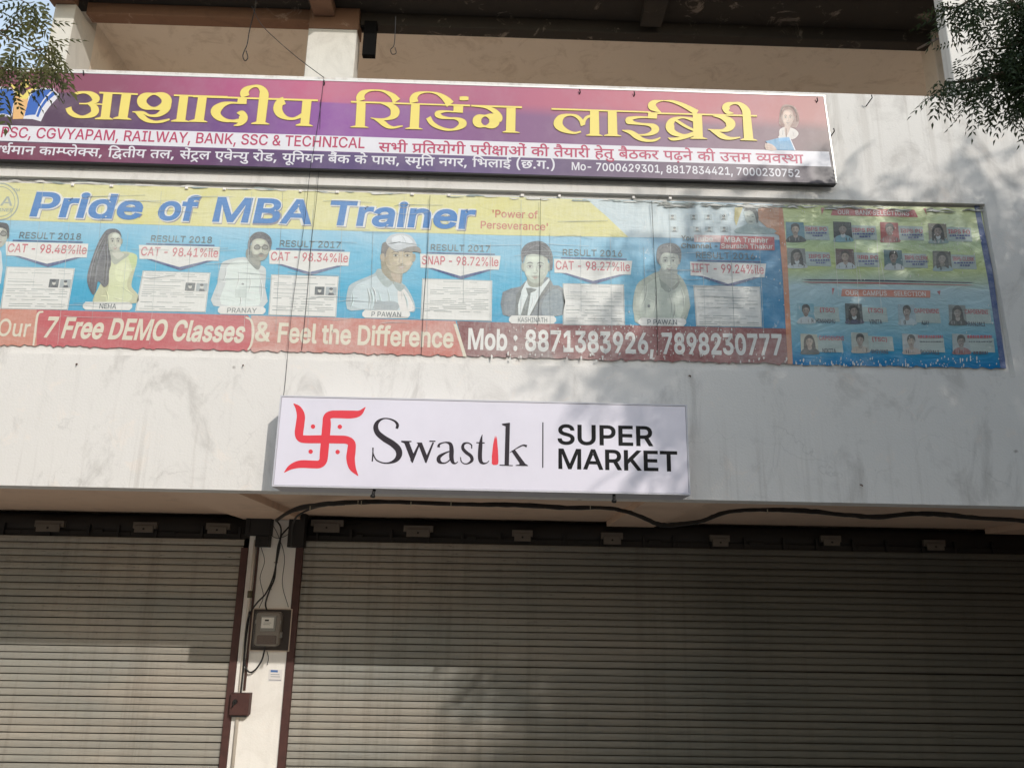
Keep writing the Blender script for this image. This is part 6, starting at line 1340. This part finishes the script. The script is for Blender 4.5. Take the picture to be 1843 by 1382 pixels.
# soft creases and seams down the long sheet
P = Print(YP-.0058); r = random.Random(44); c1, c2 = I(176, 188, 190, .4), I(118, 136, 142, .4)
for i in range(26):
    x = 12+i*54.5+r.uniform(-5, 5); y0 = 326+x*.031; y1 = 618+x*.0245; sk_ = (950-x)*.055*.6
    a_, b_ = r.uniform(0, .35), r.uniform(.6, 1)
    P.brush([(x+sk_*(.5-t), y0+(y1-y0)*t, w_) for t, w_ in ((a_, .2), ((a_+b_)/2, r.uniform(.5, .9)), (b_, .2))], c1 if i % 3 else c2, 3)
for i in range(46):
    x = r.uniform(0, 1330); y = 340+x*.028+r.uniform(5, 230)
    P.brush([(x, y, .2), (x+r.uniform(15, 40), y+r.uniform(-3, 4), r.uniform(.5, 1.0)), (x+r.uniform(50, 110), y+r.uniform(-3, 6), .2)], c1 if i % 3 else c2, 3)
o = P.build('creases', pb); o['kind'] = 'stuff'
# woman printed on the library sign
P = Print(YS-.0014, (1360, 170, 8.127)); hr_ = (150, 100, 88)
P.poly([(350,300),(375,190),(440,150),(560,175),(620,260),(640,380),(600,480),(560,490),(400,480),(345,430)], tone(hr_, 1), 3)
P.poly([(345,600),(350,520),(420,480),(520,490),(600,530),(625,590),(540,660),(340,640)], tone((222, 212, 206), 1), 3)
P.poly([(425,450),(510,460),(480,560),(440,620)], tone((222, 186, 166), .9), 2)
face(P, 472, 350, 86, 118, (224, 188, 168), (110, 72, 66), 1, smile=1, ey=-.1)
strands(P, [(360,330),(400,210),(500,170),(590,250),(610,400)], hr_, 10, 5, 8, 14)
folds(P, [(400,520,380,620,.86),(540,540,560,620,.88)], (222, 212, 206), 8)
P.poly([(140,690),(340,640),(490,630),(575,822),(300,818)], tone((96, 160, 205), 1)); P.poly([(340,640),(490,630),(510,680),(330,690)], tone((96, 160, 205), 1.12))
P.poly([(490,632),(500,628),(585,820),(568,822)], m_lw)
P.poly([(140,720),(240,735),(310,818),(150,812)], tone((222, 186, 166), .96), 2); P.line(160, 750, 240, 765, 5, tone((222, 186, 166), .75)); P.line(160, 780, 260, 795, 5, tone((222, 186, 166), .75)); P.line(445,500,448,630,6,mDk)
P.build('printed_portrait', ls)

# ================================================================ electric fittings on the column
YC = GY-.02
def pz(px, py, Y=YC): return at(px, py, Y)
a, b = pz(456, 1094, YC-.03), pz(524, 1172, YC-.03)
mt = empty('electric_meter', ((a.x+b.x)/2, YC, b.z), 'electric meter under a clear cover on a dark board, on the white column', 'electric meter')
m_brd = plain('meter_board', (52, 42, 37), .6, 0, .4, 14); m_rim = plain('board_rim', (190, 172, 156), .6, 0, .3)
x0, x1, z0, z1 = a.x, b.x-.02, b.z, a.z
MB().cham(x0+.010, x1-.010, YC-.034, YC-.001, z0+.010, z1-.010, .003).build('back_board', m_brd, mt)
mb = MB()
for q4 in ((x0, x1, z0, z0+.0095), (x0, x1, z1-.0095, z1), (x0, x0+.0095, z0+.0097, z1-.0097), (x1-.0095, x1, z0+.0097, z1-.0097)): mb.box(q4[0], q4[1], YC-.040, YC-.001, q4[2], q4[3])
mb.build('board_rim', m_rim, mt)
cx, cz = (x0+x1)/2-.016, (z0+z1)/2+.010; hw, hh = .125, .165
def rr_prof(cx, cz, hw, hh, r, y, n=5):
    out = []
    for sx, sz, a0 in ((1, 1, 0), (-1, 1, 90), (-1, -1, 180), (1, -1, 270)):
        for i in range(n):
            t = rad(a0+90*i/(n-1)); out.append((cx+sx*(hw-r)+r*math.cos(t), y, cz+sz*(hh-r)+r*math.sin(t)))
    return out
def rrbox(mb, cx, cz, hw, hh, r, y0, y1, taper=.012):
    A = rr_prof(cx, cz, hw, hh, r, y1); B = rr_prof(cx, cz, hw, hh, r, y0+.015); Cc = rr_prof(cx, cz, hw-taper, hh-taper, max(r-taper*.5, .004), y0)
    n = len(A); mb.raw(A+B+Cc, [(i, i+n, (i+1) % n+n, (i+1) % n) for i in range(n)]+[(i+n, i+2*n, (i+1) % n+2*n, (i+1) % n+n) for i in range(n)]+[tuple(reversed(range(2*n, 3*n)))]); return mb
m_case = plain('meter_case', (126, 116, 106), .35, 0, .3, 10); m_grey = plain('meter_grey', (138, 136, 130), .5, 0, .2)
rrbox(MB(), cx, cz, hw, hh, .035, YC-.115, YC-.0345).build('meter_case', m_case, mt)
rrbox(MB(), cx+.005, cz+.055, .078, .078, .012, YC-.128, YC-.1155, .004).build('dial_window', m_grey, mt)
fp = MB().cham(cx-.062, cx+.062, YC-.133, YC-.1285, cz+.008, cz+.112, .002).build('face_plate', plain('meter_paper', (234, 230, 222), .6, 0, .15), mt)
mb = MB(); mb.box(cx-.028, cx+.012, YC-.1345, YC-.1335, cz+.075, cz+.092); mb.box(cx-.040, cx+.036, YC-.1345, YC-.1335, cz+.058, cz+.061); mb.box(cx-.040, cx+.028, YC-.1345, YC-.1335, cz+.042, cz+.045); mb.build('dial_print', m_black, mt)
rrbox(MB(), cx, cz-.105, .098, .045, .012, YC-.124, YC-.1155, .004).build('terminal_cover', plain('terminal_brown', (86, 66, 56), .45, 0, .3), mt)
for sx in (-1, 1): MB().cham(cx+sx*.118-.012, cx+sx*.118+.012, YC-.11, YC-.09, cz+.05, cz+.085, .003).build('catch', m_grey, mt)
MB().cham(cx+.10, cx+.142, YC-.09, YC-.06, cz-.085, cz-.03, .004).build('catch', m_grey, mt)
# glazed cover
mg_, tg, bg_ = new_mat('clear_cover'); bg_.inputs['Base Color'].default_value = (.55, .52, .48, 1); bg_.inputs['Roughness'].default_value = .08
bg_.inputs['Alpha'].default_value = .10
rrbox(MB(), cx+.002, cz, hw+.008, hh+.010, .04, YC-.150, YC-.0355, .02).build('clear_cover', mg_, mt)
# switch box
a, b = pz(416, 1247, YC-.09), pz(446, 1287, YC-.09)
sw = empty('switch_box', ((a.x+b.x)/2, YC, b.z), 'small maroon switch box low on the white column beside the shutter rail', 'switch box')
MB().cham(a.x, b.x, YC-.10, YC-.001, b.z, a.z, .006).build('case', m_maroon, sw)
MB().box(a.x+.02, b.x-.012, YC-.098, YC-.004, b.z-.016, b.z-.001).build('base_plate', m_black, sw)
c = at(429, 1264, YC-.10); mb = MB(); mb.tube([(c.x-.03, YC-.102, c.z+.01), (c.x-.03, YC-.125, c.z+.01)], .022, 12).tube([(c.x-.03, YC-.125, c.z+.01), (c.x-.045, YC-.14, c.z-.035)], .008, 8); mb.build('lever', m_black, sw)
for sx, sz in ((.02, .03), (-.02, .03)): pass
# conduit, batten and cables
m_pvc = plain('pvc_conduit', (206, 196, 184), .5, 0, .25, 8); m_cab = plain('black_cable', (26, 24, 24), .5, 0, .2)
P0, P1 = pz(461, 972), pz(418, 1335)
o = MB().tube([(P0.x, YC-.018, 2.3), (P0.x-.004, YC-.018, 1.9), (P0.x-.008, YC-.018, 1.2), (P0.x-.008, YC-.018, .04)], .017, 12)
cd = empty('conduit_pipe', (P0.x, YC, .03), 'white plastic conduit pipe running down the left edge of the column', 'conduit')
o.build('pipe', m_pvc, cd)
c = at(447, 1069, YC-.018); MB().tube([(P0.x-.0045, YC-.018, c.z-.035), (P0.x-.0045, YC-.018, c.z+.035)], .024, 12).build('coupling', plain('coupling_olive', (92, 84, 62), .5), cd)
bt = MB().cham(P0.x+.022, P0.x+.042, YC-.022, YC-.001, a.z+.02, 2.3, .002).build('wiring_batten', plain('dark_batten', (70, 42, 34), .6, 0, .4, 10))
tag(bt, 'thin dark brown wiring strip beside the white conduit on the column', 'wiring strip')
def cable(pts, Y, r, name, label, cat, parent=None, k=6, group=None, wob=0, seed=1):
    rr = random.Random(seed)
    W = [at(p[0], p[1], (p[2] if len(p) > 2 else Y)) for p in pts]
    Q = [Vector(v) for v in cr([tuple(p) for p in W], k)]
    if wob: Q = [q+Vector((0, rr.uniform(-wob, wob), rr.uniform(-wob, wob))) for q in Q]
    o = MB().tube(Q, r, 7).build(name, m_cab, parent)
    if label: tag(o, label, cat, group)
    return o
YK = YC-.05
cable([(496, 934), (505, 948), (505, 965), (500, 985), (497, 1010), (494, 1040), (485, 1062), (478, 1085), (480, 1098)], YK, .0085, 'meter_cable', 'black cable dropping down the column into the top of the electric meter', 'cable')
cable([(528, 940), (516, 952), (506, 965), (503, 985), (498, 1010), (491, 1040), (478, 1068), (462, 1085), (447, 1110), (441, 1150), (440, 1190), (447, 1208), (458, 1206), (470, 1190), (475, 1174), (477, 1162)], YK-.012, .0085, 'looped_cable', 'black cable looping round the left of the meter and up into its underside', 'cable')
cable([(449, 1100), (441, 1160), (437, 1210), (433, 1248)], YK+.02, .010, 'switch_cable', 'straight black cable running down into the small maroon switch box', 'cable')
# thin loose wires and clips round the brackets
for i, (L, lab) in enumerate((([(487, 938), (500, 962), (512, 1002), (508, 1050), (519, 1092)], 'thin loose wire hanging down the right half of the column to the meter board'),
        ([(470, 985), (476, 1010), (468, 1040), (474, 1072), (466, 1094)], 'thin loose wire hanging between the conduit and the meter'),
        ([(484, 960), (498, 968), (514, 964), (526, 955)], 'short thin wire strung between the two black end brackets'),
        ([(478, 1164), (483, 1182), (481, 1196)], 'short wire end poking out below the meter board'))):
    cable(L, YK+.02, .0032, 'thin_wire', lab, 'wire', k=5, wob=.0015, seed=i)
for i, (px, py, lab) in enumerate(((497, 1012, 'uppermost cable clip on the column'), (486, 1060, 'cable clip just above the meter'), (439, 1188, 'cable clip beside the lower conduit'))):
    p = pz(px, py); tag(MB().cham(p.x-.018, p.x+.018, YC-.022, YC-.001, p.z-.006, p.z+.006, .002).build('cable_clip', plain('clip_grey', (170, 166, 158), .5)), lab, 'cable clip', 'cable clips on the column')
# sticker
a, b = pz(484, 1204, YC-.002), pz(507, 1226, YC-.002)
st_ = MB().box(a.x, b.x, YC-.003, YC-.0012, b.z, a.z).build('paper_sticker', plain('sticker_paper', (222, 218, 216), .6, 0, .1)); tag(st_, 'small paper sticker with a blue heading on the column below the meter', 'sticker')
P = Print(YC-.0034); mbl = plain('sticker_blue', (70, 110, 170), .6, 0, .1); mgr = plain('sticker_grey', (150, 150, 156), .6, 0, .1)
P.line(487, 1207, 500, 1207.5, 4, mbl); P.line(487, 1213, 503, 1213.4, 1.2, mgr); P.line(487, 1217, 504, 1217.4, 1.2, mgr); P.line(484, 1223, 506, 1223.6, 1.6, mgr); P.build('sticker_print', st_)

# cable bundle sagging under the soffit
YH = .62
hb_ = empty('cable_bundle', (1.0, YH, 2.4), 'thick black cable bundle sagging beneath the soffit above the wide shutter', 'cable')
path = [(497, 936, 1.8), (520, 922, 1.3), (560, 911, .9), (610, 905), (680, 903), (760, 905), (850, 907), (940, 909), (1020, 913), (1090, 914), (1130, 921), (1160, 932), (1190, 944, .7), (1225, 943, .7), (1262, 938), (1300, 924), (1340, 918), (1400, 918), (1460, 920), (1520, 926), (1580, 930), (1640, 925), (1700, 926), (1760, 932), (1830, 936), (1880, 944)]
for i in range(3):
    cable([(p[0], p[1]+(i-1)*2.0+random.uniform(-.8, .8), (p[2] if len(p) > 2 else YH)-.01*i) for p in path], YH, .0105-.001*i, 'strand', None, None, hb_, wob=.0025, seed=i)
cable([(497, 936, 1.9), (516, 921, 1.4), (545, 909, 1.0), (580, 906, .8), (620, 904, YH)], YH, .006, 'strand', None, None, hb_)
cable([(525, 984, 2.2), (528, 940, 1.9), (545, 922, 1.4), (580, 910, .9), (620, 907, YH)], YH, .010, 'strand', None, None, hb_)
m_clip = plain('clip_white', (170, 160, 140), .6)
for px, py in ((559, 915), (645, 905), (651, 906), (740, 907), (812, 906), (1062, 914), (1380, 921)):
    p = at(px, py, YH-.02); MB().box(p.x-.003, p.x+.003, YH-.045, YH-.036, p.z-.018, p.z+.02).build('cable_tie', m_clip, hb_)

# ================================================================ upper gallery bits
def wire(pts, r, name, label, m=m_black, cat='wire', group=None):
    o = MB().tube([Vector(v) for v in cr([tuple(at(*p)) for p in pts], 6)], r, 5).build(name, m); tag(o, label, cat, group); return o
wire([(461, 0, 1.2), (458, 20, 1.5), (449, 56, 1.6), (445, 80, 1.6), (440, 92, 1.6), (437, 102, 1.6), (441, 110, 1.6), (446, 104, 1.6), (443, 92, 1.6)], .006, 'hanging_wire', 'thin dark wire ending in a loop, hanging in the left gallery bay')
wire([(712, 30, 1.6), (711, 60, 1.6), (709, 82, 1.6), (703, 90, 1.6), (706, 98, 1.6), (713, 96, 1.6), (711, 86, 1.6)], .005, 'hanging_wire', 'thin wire with a small coil hanging just right of the white gallery column')
wire([(453, 12, 1.4), (470, 44, 1.0), (500, 74, .6), (540, 108, .2), (583, 140, -.08)], .0035, 'stay_wire', 'slack wire slanting from the gallery beam down to the top of the sign')
wire([(583, 141, -.085), (576, 200, -.085), (566, 262, -.085), (558, 308, -.085), (548, 400, -.01), (536, 480, -.01), (524, 570, -.01), (512, 700, -.01), (508, 712, -.03)], .0020, 'drop_line', 'long thin wire falling over the signs to the corner of the white box sign')
wire([(577, 180, -.09), (572, 330, -.03), (560, 440, .02), (553, 530, .02), (543, 630, .02)], .002, 'drop_line', 'second thin wire hanging close beside the long one across the blue banner')
wire([(774, 352, .0), (768, 470, .02), (762, 560, .02), (758, 640, .02)], .002, 'drop_line', 'thin crease modelled as a cord down the banner left of the capped man')  # this and the next two are banner seams modelled as thin tubes
wire([(1173, 362, .0), (1177, 450, .02), (1181, 520, .02), (1184, 640, .02)], .002, 'drop_line', 'thin crease modelled as a cord across the faded young man on the banner')
wire([(973, 358, .0), (972, 440, .02), (971, 520, .02), (968, 585, .02)], .0016, 'drop_line', 'hair-thin crease modelled as a cord crossing the man in the dark suit on the banner')
a, b = at(651, 60, 2.3), at(674, 97, 2.3)
hk_ = MB().cham(a.x+.01, b.x-.01, 2.36, 2.438, b.z+.03, 8.655, .004).box(a.x-.03, b.x+.002, 2.37, 2.436, 8.56, 8.59).build('iron_bracket', plain('soot_black', (16, 15, 15), .9, 0, .1, 6, 0, .1)); tag(hk_, 'black iron bracket under the dark beam right of the gallery column', 'bracket')
tag(MB().tube([at(1652, 88, 1.6), at(1688, 70, .3)], .012, 8).build('stay_rod', plain('grey_rod', (110, 100, 96), .6)), 'short grey rod bracing the dark ceiling to the end wall', 'rod')
# small fixings on the plain wall
for i, (px, py, lab) in enumerate(((1043, 162, 'small dark nail near the middle of the parapet top'), (1141, 166, 'small dark nail right of the middle of the parapet top'), (139, 655, 'rusty nail stub in the bare wall below the red strip of the banner'), (438, 657, 'rusty nail stub in the bare wall left of the box sign'), (1240, 676, 'dark nail stub in the wall above the right end of the box sign'), (1548, 872, 'dark nail stub low on the shaded wall'))):
    p = at(px, py, 0); tag(MB().tube([(p.x, .001, p.z), (p.x+.004, -.022, p.z-.004), (p.x+.006, -.026, p.z-.016)], .0045, 6).build('nail', plain('rusty_nail', (80, 56, 44), .8)), lab, 'nail', 'nail stubs in the facade')
# damp soot patch in the gallery is in the plaster; broom-like dry twigs
# ================================================================ trees
def leaf_mat(name, a, b_, tr=.35):
    m, t, b = new_mat(name); q = NT(t)
    f = q.rng(q.noise(7, detail=3), .35, .7); f2 = q.rng(q.noise(.7, detail=2), .35, .7)
    col = q.mix(q.math('MULTIPLY', f2, .5), q.mix(f, a, b_), tuple(v*1.25 for v in b_))
    q.l(col, b.inputs['Base Color']); b.inputs['Roughness'].default_value = .5; b.inputs['Specular IOR Level'].default_value = .35
    tl = q.n('BsdfTranslucent'); q.l(col, tl.inputs[0]); mx = q.n('MixShader'); mx.inputs[0].default_value = tr
    q.l(b.outputs[0], mx.inputs[1]); q.l(tl.outputs[0], mx.inputs[2]); q.l(mx.outputs[0], t.nodes['Material Output'].inputs[0]); return m
m_leaf = leaf_mat('neem_leaf', (.026, .040, .016), (.048, .070, .024), .25); m_leaf2 = leaf_mat('neem_leaf_sunlit', (.065, .085, .030), (.150, .140, .045), .45)  # shaded and sunlit copies of one leaf; the light is in the colours
m_bark = plain('bark', (104, 86, 70), .9, 0, .6, 10, .6)
def sprig_template(n=6, L=.26, ll=.052, wd=.016, droop=.35):
    """one pinnate leaf along +x: pairs of narrow pointed leaflets"""
    vs = []; fs = []
    for i in range(n*2+1):
        s = (i//2+.6)/(n+.6)*L; side = 1 if i % 2 else -1
        ang = rad(62-22*(i//2)/n)*side if i < n*2 else 0
        if i == n*2: s = L
        base = np.array((s, 0, -droop*s*s/L)); d = np.array((math.cos(ang), math.sin(ang), -.28)); nrm = np.array((-math.sin(ang), math.cos(ang), 0))
        l = ll*(1-.25*abs(i/(2*n)-.45)); k = len(vs)
        vs += [base, base+d*l*.42+nrm*wd/2+np.array((0, 0, .004)), base+d*l+np.array((0, 0, -l*.25)), base+d*l*.42-nrm*wd/2]
        fs.append((k, k+1, k+2, k+3))
    return np.array(vs), np.array(fs)
def foliage(name, pos, dirs, scl, mat, parent, tmpl):
    tv, tf = tmpl; N = len(pos); d = dirs/np.linalg.norm(dirs, axis=1)[:, None]
    upv = rng.normal(size=(N, 3))*.45+np.array((0, 0, 1.0)); s_ = np.cross(upv, d); s_ /= np.linalg.norm(s_, axis=1)[:, None]+1e-9; u_ = np.cross(d, s_)
    V_ = pos[:, None, :] + scl[:, None, None]*(tv[None, :, 0:1]*d[:, None, :]+tv[None, :, 1:2]*s_[:, None, :]+tv[None, :, 2:3]*u_[:, None, :])
    V_ = V_.reshape(-1, 3)-np.array(parent.location); F = (tf[None]+np.arange(N)[:, None, None]*len(tv)).reshape(-1, 4)
    me = bpy.data.meshes.new(name); me.vertices.add(len(V_)); me.vertices.foreach_set('co', V_.ravel().astype('f'))
    me.loops.add(F.size); me.loops.foreach_set('vertex_index', F.ravel().astype('i')); me.polygons.add(len(F)); me.polygons.foreach_set('loop_start', np.arange(0, F.size, 4, dtype='i'))
    me.materials.append(mat); me.update(); me.validate(); o = bpy.data.objects.new(name, me); link(o, parent); o['kind'] = 'stuff'; return o
T1 = sprig_template(); T2 = sprig_template(5, .24, .075, .026)
def tree(loc, label, blobs, n, seed, trunk_r=.22, fork=2.6, mat=m_leaf, cat='tree'):
    r = np.random.default_rng(seed); root = empty('neem_tree', loc, label, cat)
    base = Vector(loc)
    pts = [base+Vector((0, 0, 0)), base+Vector((.05, .05, fork*.5)), base+Vector((-.04, .0, fork))]
    mb = MB(); mb.tube([Vector(v) for v in cr([tuple(p) for p in pts], 4)], [trunk_r*(1.25-.035*i) for i in range(9)], 12); mb.build('trunk', m_bark, root)
    mb = MB(); f0 = pts[-1]
    W = np.array([b[3]**2 for b in blobs]); 
    for (x, y, z, rr) in blobs:
        if rr < .58 and z > 7.4: continue
        e = Vector((x, y, z)); mid = f0.lerp(e, .5)+Vector((random.uniform(-.3, .3), random.uniform(-.3, .3), random.uniform(0, .5)))
        mb.tube([Vector(v) for v in cr([tuple(f0+Vector((0, 0, -.2))), tuple(mid), tuple(e)], 4)], [trunk_r*.5*(1-.095*i) for i in range(9)], 7)
        for j in range(7):
            dv = Vector(r.normal(size=3)).normalized()*rr*.9
            mb.tube([e+dv*0, e+dv*.5+Vector((0, 0, .06)), e+dv], [.022, .013, .004], 5)
    mb.build('limbs', m_bark, root)
    idx = r.choice(len(blobs), n, p=W/W.sum()); B = np.array(blobs)[idx]
    dv = r.normal(size=(n, 3)); dv /= np.linalg.norm(dv, axis=1)[:, None]; rad_ = B[:, 3]*np.minimum(1, r.random(n)**.45*1.05)
    pos = B[:, :3]+dv*rad_[:, None]*np.array((1, 1, .8))
    dirs = dv*.6+r.normal(size=(n, 3))*.6+np.array((0, 0, -.35))
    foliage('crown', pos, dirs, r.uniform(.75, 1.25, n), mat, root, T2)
    return root
# big tree to the right of the camera; it shades the right half of the facade
r0 = random.Random(12); blobs = []
C0 = (9.0, -6.2, 6.6)
while len(blobs) < 74:
    x, y, z = r0.uniform(4.4, 13), r0.uniform(-9.2, -3.0), r0.uniform(4.0, 10.2)
    if ((x-C0[0])/4.3)**2+((y-C0[1])/3.2)**2+((z-C0[2])/3.0)**2 < 1 and not (x < 10.2 and z > 7.7): blobs.append((x, y, z, r0.uniform(.6, 1.05)))
for gx_ in range(6):
    for gz_ in range(6):
        z = 4.45+gz_*.62+r0.uniform(-.2, .2); x = (5.35 if z < 5.35 else 4.35)+gx_*.85+r0.uniform(-.25, .25); x += max(0, (z-7.0))*.7
        blobs.append((x, -6.0+r0.uniform(-.8, .9), z, r0.uniform(.55, .8)))
blobs += [(6.3, -6.2, 8.1, .42), (7.3, -6.0, 8.3, .5), (8.6, -6.4, 8.6, .5), (5.7, -6.0, 7.7, .34), (8.0, -5.5, 7.9, .5), (9.4, -6.0, 8.9, .6)]
for _ in range(26): blobs.append((r0.uniform(5.6, 13), r0.uniform(-9, -3.4), r0.uniform(2.3, 4.3), r0.uniform(.6, .95)))  # low foliage added out of view to dim the light under the soffit
blobs += [(5.5, -6.4, 4.9, .7), (4.7, -6.1, 5.9, .6), (4.9, -5.8, 6.7, .7), (6.2, -6.2, 4.4, .7), (6.2, -6, 3.9, .9), (7.4, -5.9, 3.8, .9), (6.4, -5.2, 4.9, .8), (6.0, -5.5, 6.1, 1.0), (6.6, -4.6, 6.6, .9)]
tree_big = tree((8.8, -6.2, .0), 'large dark neem tree right of the facade whose shade dapples the wall', blobs, 30000, 5)
# branches of the same tree reaching the upper right corner of the view
def sprays(name, pts, Y, per, crop, parent, mat, tmpl, size, seed, dirb=(0, 0, -.6), spread=.8):
    r = np.random.default_rng(seed); P_ = []; D_ = []
    for x, y, rr in pts:
        c = at(crop[0]+x/crop[2], crop[1]+y/crop[2], Y); R = rr/crop[2]/1438*(Y-CAMP.y)*.95
        k = max(2, int(per*(rr/60)**1.6))
        for _ in range(k):
            v = r.normal(size=3); v /= np.linalg.norm(v)
            P_.append(np.array(c)+v*R*r.random()**.5*np.array((1, 1.6, 1))); D_.append(np.array(dirb)+r.normal(size=3)*spread)
    return foliage(name, np.array(P_), np.array(D_), r.uniform(*size, len(P_)), mat, parent, tmpl)
CR = (1400, 0, 4.16)
spots = [(1215,30,42),(1280,60,55),(1350,70,62),(1410,40,60),(1480,20,70),(1500,70,40),(1345,110,40),(1410,170,34),(1340,250,18),(1365,310,16),
 (1640,20,60),(1720,10,70),(1800,30,70),(1770,110,60),(1843,60,80),(1900,140,120),(1843,190,90),(1780,250,80),(1740,330,70),(1820,330,90),(1660,400,66),(1600,360,60),(1590,300,40),(1540,400,40),
 (1700,470,80),(1800,450,90),(1600,480,70),(1520,520,50),(1560,580,80),(1660,590,90),(1760,570,90),(1843,560,90),(1450,600,60),(1370,610,62),(1290,600,52),(1215,600,36),(1240,680,40),(1340,690,44),(1430,700,50),(1520,690,50),(1620,700,40),
 (1740,690,60),(1780,780,56),(1770,850,34),(1843,800,60),(1843,700,80),(1900,500,140),(1900,300,140),(1930,800,110)]
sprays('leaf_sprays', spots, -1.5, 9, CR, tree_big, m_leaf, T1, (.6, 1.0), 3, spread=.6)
mb = MB()
def limb(L, Y0, r0_, r1_):
    q = [Vector(v) for v in cr([tuple(at(CR[0]+x/CR[2], CR[1]+y/CR[2], Y)) for x, y, Y in L], 5)]
    mb.tube(q, [r0_+(r1_-r0_)*i/(len(q)-1) for i in range(len(q))], 6)
limb([(2600,1100,-3.2),(2200,800,-2.2),(1980,620,-1.6),(1843,560,-1.5),(1700,560,-1.5),(1560,580,-1.5),(1400,610,-1.5),(1250,620,-1.5)], 0, .045, .005)
limb([(2200,800,-2.2),(1990,480,-1.6),(1843,330,-1.5),(1700,360,-1.5),(1600,370,-1.5)], 0, .03, .004)
limb([(2000,500,-1.6),(1900,200,-1.5),(1843,60,-1.5),(1700,20,-1.5)], 0, .025, .005)
limb([(1900,200,-1.5),(1650,-80,-1.5),(1480,-20,-1.5),(1340,60,-1.5),(1230,50,-1.5)], 0, .02, .004)
limb([(1980,620,-1.6),(1880,740,-1.5),(1790,800,-1.5)], 0, .016, .004)
limb([(1400,120,-1.5),(1340,200,-1.5),(1360,280,-1.5),(1378,340,-1.5)], 0, .004, .002)
mb.build('branch', m_bark, tree_big)

# left: branch ends of a second, nearer tree coming in at the upper left corner
r1 = random.Random(31); bl2_ = []
while len(bl2_) < 36:
    x, y, z = r1.uniform(-10.5, -4.6), r1.uniform(-7.8, -2.6), r1.uniform(3.8, 8.4)
    if ((x+7.8)/3.0)**2+((y+5.2)/2.6)**2+((z-6.0)/2.3)**2 < 1: bl2_.append((x, y, z, r1.uniform(.6, 1.0)))
tree_l = tree((-7.6, -5.2, 0), 'smaller neem tree left of the facade with one sunlit branch over the long sign', bl2_, 5200, 9)
CL = (0, 0, 5.315); YL = -4.2
leaves = [(300,490,150,560),(300,490,430,420),(300,490,470,470),(300,480,250,330),(300,480,360,300),(310,490,560,540),(330,500,640,600),(340,500,600,640),(300,490,200,500),
 (320,240,480,330),(310,240,200,140),(300,240,150,300),(320,240,420,120),(330,240,470,200),(200,235,100,330),(180,235,90,150),
 (150,410,60,560),(150,410,190,330),(160,410,60,640),(120,560,20,560),(200,560,60,600),(240,570,100,650),(260,560,180,680),
 (260,60,90,50),(260,60,120,130),(270,60,200,170),(290,40,330,150),(300,40,280,120),(300,20,430,90),(340,10,380,160),(200,10,60,20),(260,10,180,90),(320,60,300,180),
 (430,420,560,370),(430,420,600,470),(440,430,520,500),(450,480,640,560),(450,480,540,600),(360,500,420,640),(360,500,300,640),(380,520,520,660),(250,340,150,300),(250,330,180,420)]
low = [(random.uniform(-40, 520), random.uniform(640, 700), 0, 0) for _ in range(30)]
low = [(x, y-40, x+random.uniform(-90, 110), y-40+random.uniform(20, 100)) for x, y, _, _ in low] + [(20, 880, 90, 1050), (0, 860, -60, 1010), (200, 820, 330, 900), (230, 760, 420, 860), (110, 780, 130, 900), (400, 800, 560, 860)]
P_ = []; D_ = []; S_ = []
tmL = sprig_template(6, .26, .060, .021, .3)
for x0, y0, x1, y1 in leaves+low:
    yy = YL+random.uniform(-.07, .07); a = at(CL[0]+x0/CL[2], CL[1]+y0/CL[2], yy); b = at(CL[0]+x1/CL[2], CL[1]+y1/CL[2], yy+random.uniform(-.03, .03))
    d = b-a; P_.append(tuple(a)); D_.append(tuple(d)); S_.append(max(.33, min(.66, d.length/.26*1.4)))
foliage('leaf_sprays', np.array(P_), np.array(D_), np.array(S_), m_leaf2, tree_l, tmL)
mb = MB()
for L in ([(-1500,900,-4.6),(-500,180,-4.3),(0,325,YL),(60,360,YL),(160,415,YL),(300,490,YL),(340,505,YL)], [(-500,180,-4.3),(0,293,YL),(100,250,YL),(190,235,YL),(330,243,YL)], [(-500,180,-4.3),(-60,-60,YL),(120,-30,YL),(260,30,YL),(330,20,YL)], [(300,490,YL),(440,470,YL),(540,480,YL)], [(-500,180,-4.3),(-200,560,-4.2),(0,640,YL),(200,660,YL),(460,690,YL)], [(0,640,YL),(60,760,YL),(160,790,YL),(260,780,YL)]):
    q = [Vector(v) for v in cr([tuple(at(CL[0]+x/CL[2], CL[1]+y/CL[2], Y)) for x, y, Y in L], 5)]
    mb.tube(q, [.0024+(.0009-.0024)*i/(len(q)-1) + (.01 if L[0][0] == -1500 and i < 6 else 0) for i in range(len(q))], 5)
mb.build('branch', m_bark, tree_l)

# unseen trees added round the view to cut skylight, well below the sun's path
def copy_tree(src, loc, rz, scl, label):
    r = src.copy(); C.objects.link(r); r.location = loc; r.rotation_euler = (0, 0, rz); r.scale = (scl,)*3; r['label'] = label; r['group'] = 'unseen trees added to cut the skylight'
    for ch in src.children:
        if ch.name.startswith(('leaf_sprays', 'branch')): continue
        c = ch.copy(); C.objects.link(c); c.parent = r
for i, (x, y, rz, s_, lab) in enumerate(((-13.0, -13.0, .8, 1.0, 'added neem tree on the footpath behind and left of the view'), (-22, -21, 2.0, 1.15, 'first added neem tree across the road, far left'), (-13.5, -22, 4.0, 1.05, 'second added neem tree across the road'),
        (-5.5, -23, 1.2, 1.0, 'third added neem tree across the road, behind the viewer'), (3, -23.5, 3.1, 1.05, 'fourth added neem tree across the road'), (11, -22.5, 5.0, 1.0, 'fifth added neem tree across the road, right'), (20, -22, .3, 1.1, 'sixth added neem tree across the road, far right'), (17.5, -7.5, 2.4, 1.0, 'added neem tree on the footpath beyond the big shading one'))):
    copy_tree(tree_big, (x, y, 0), rz, s_, lab)
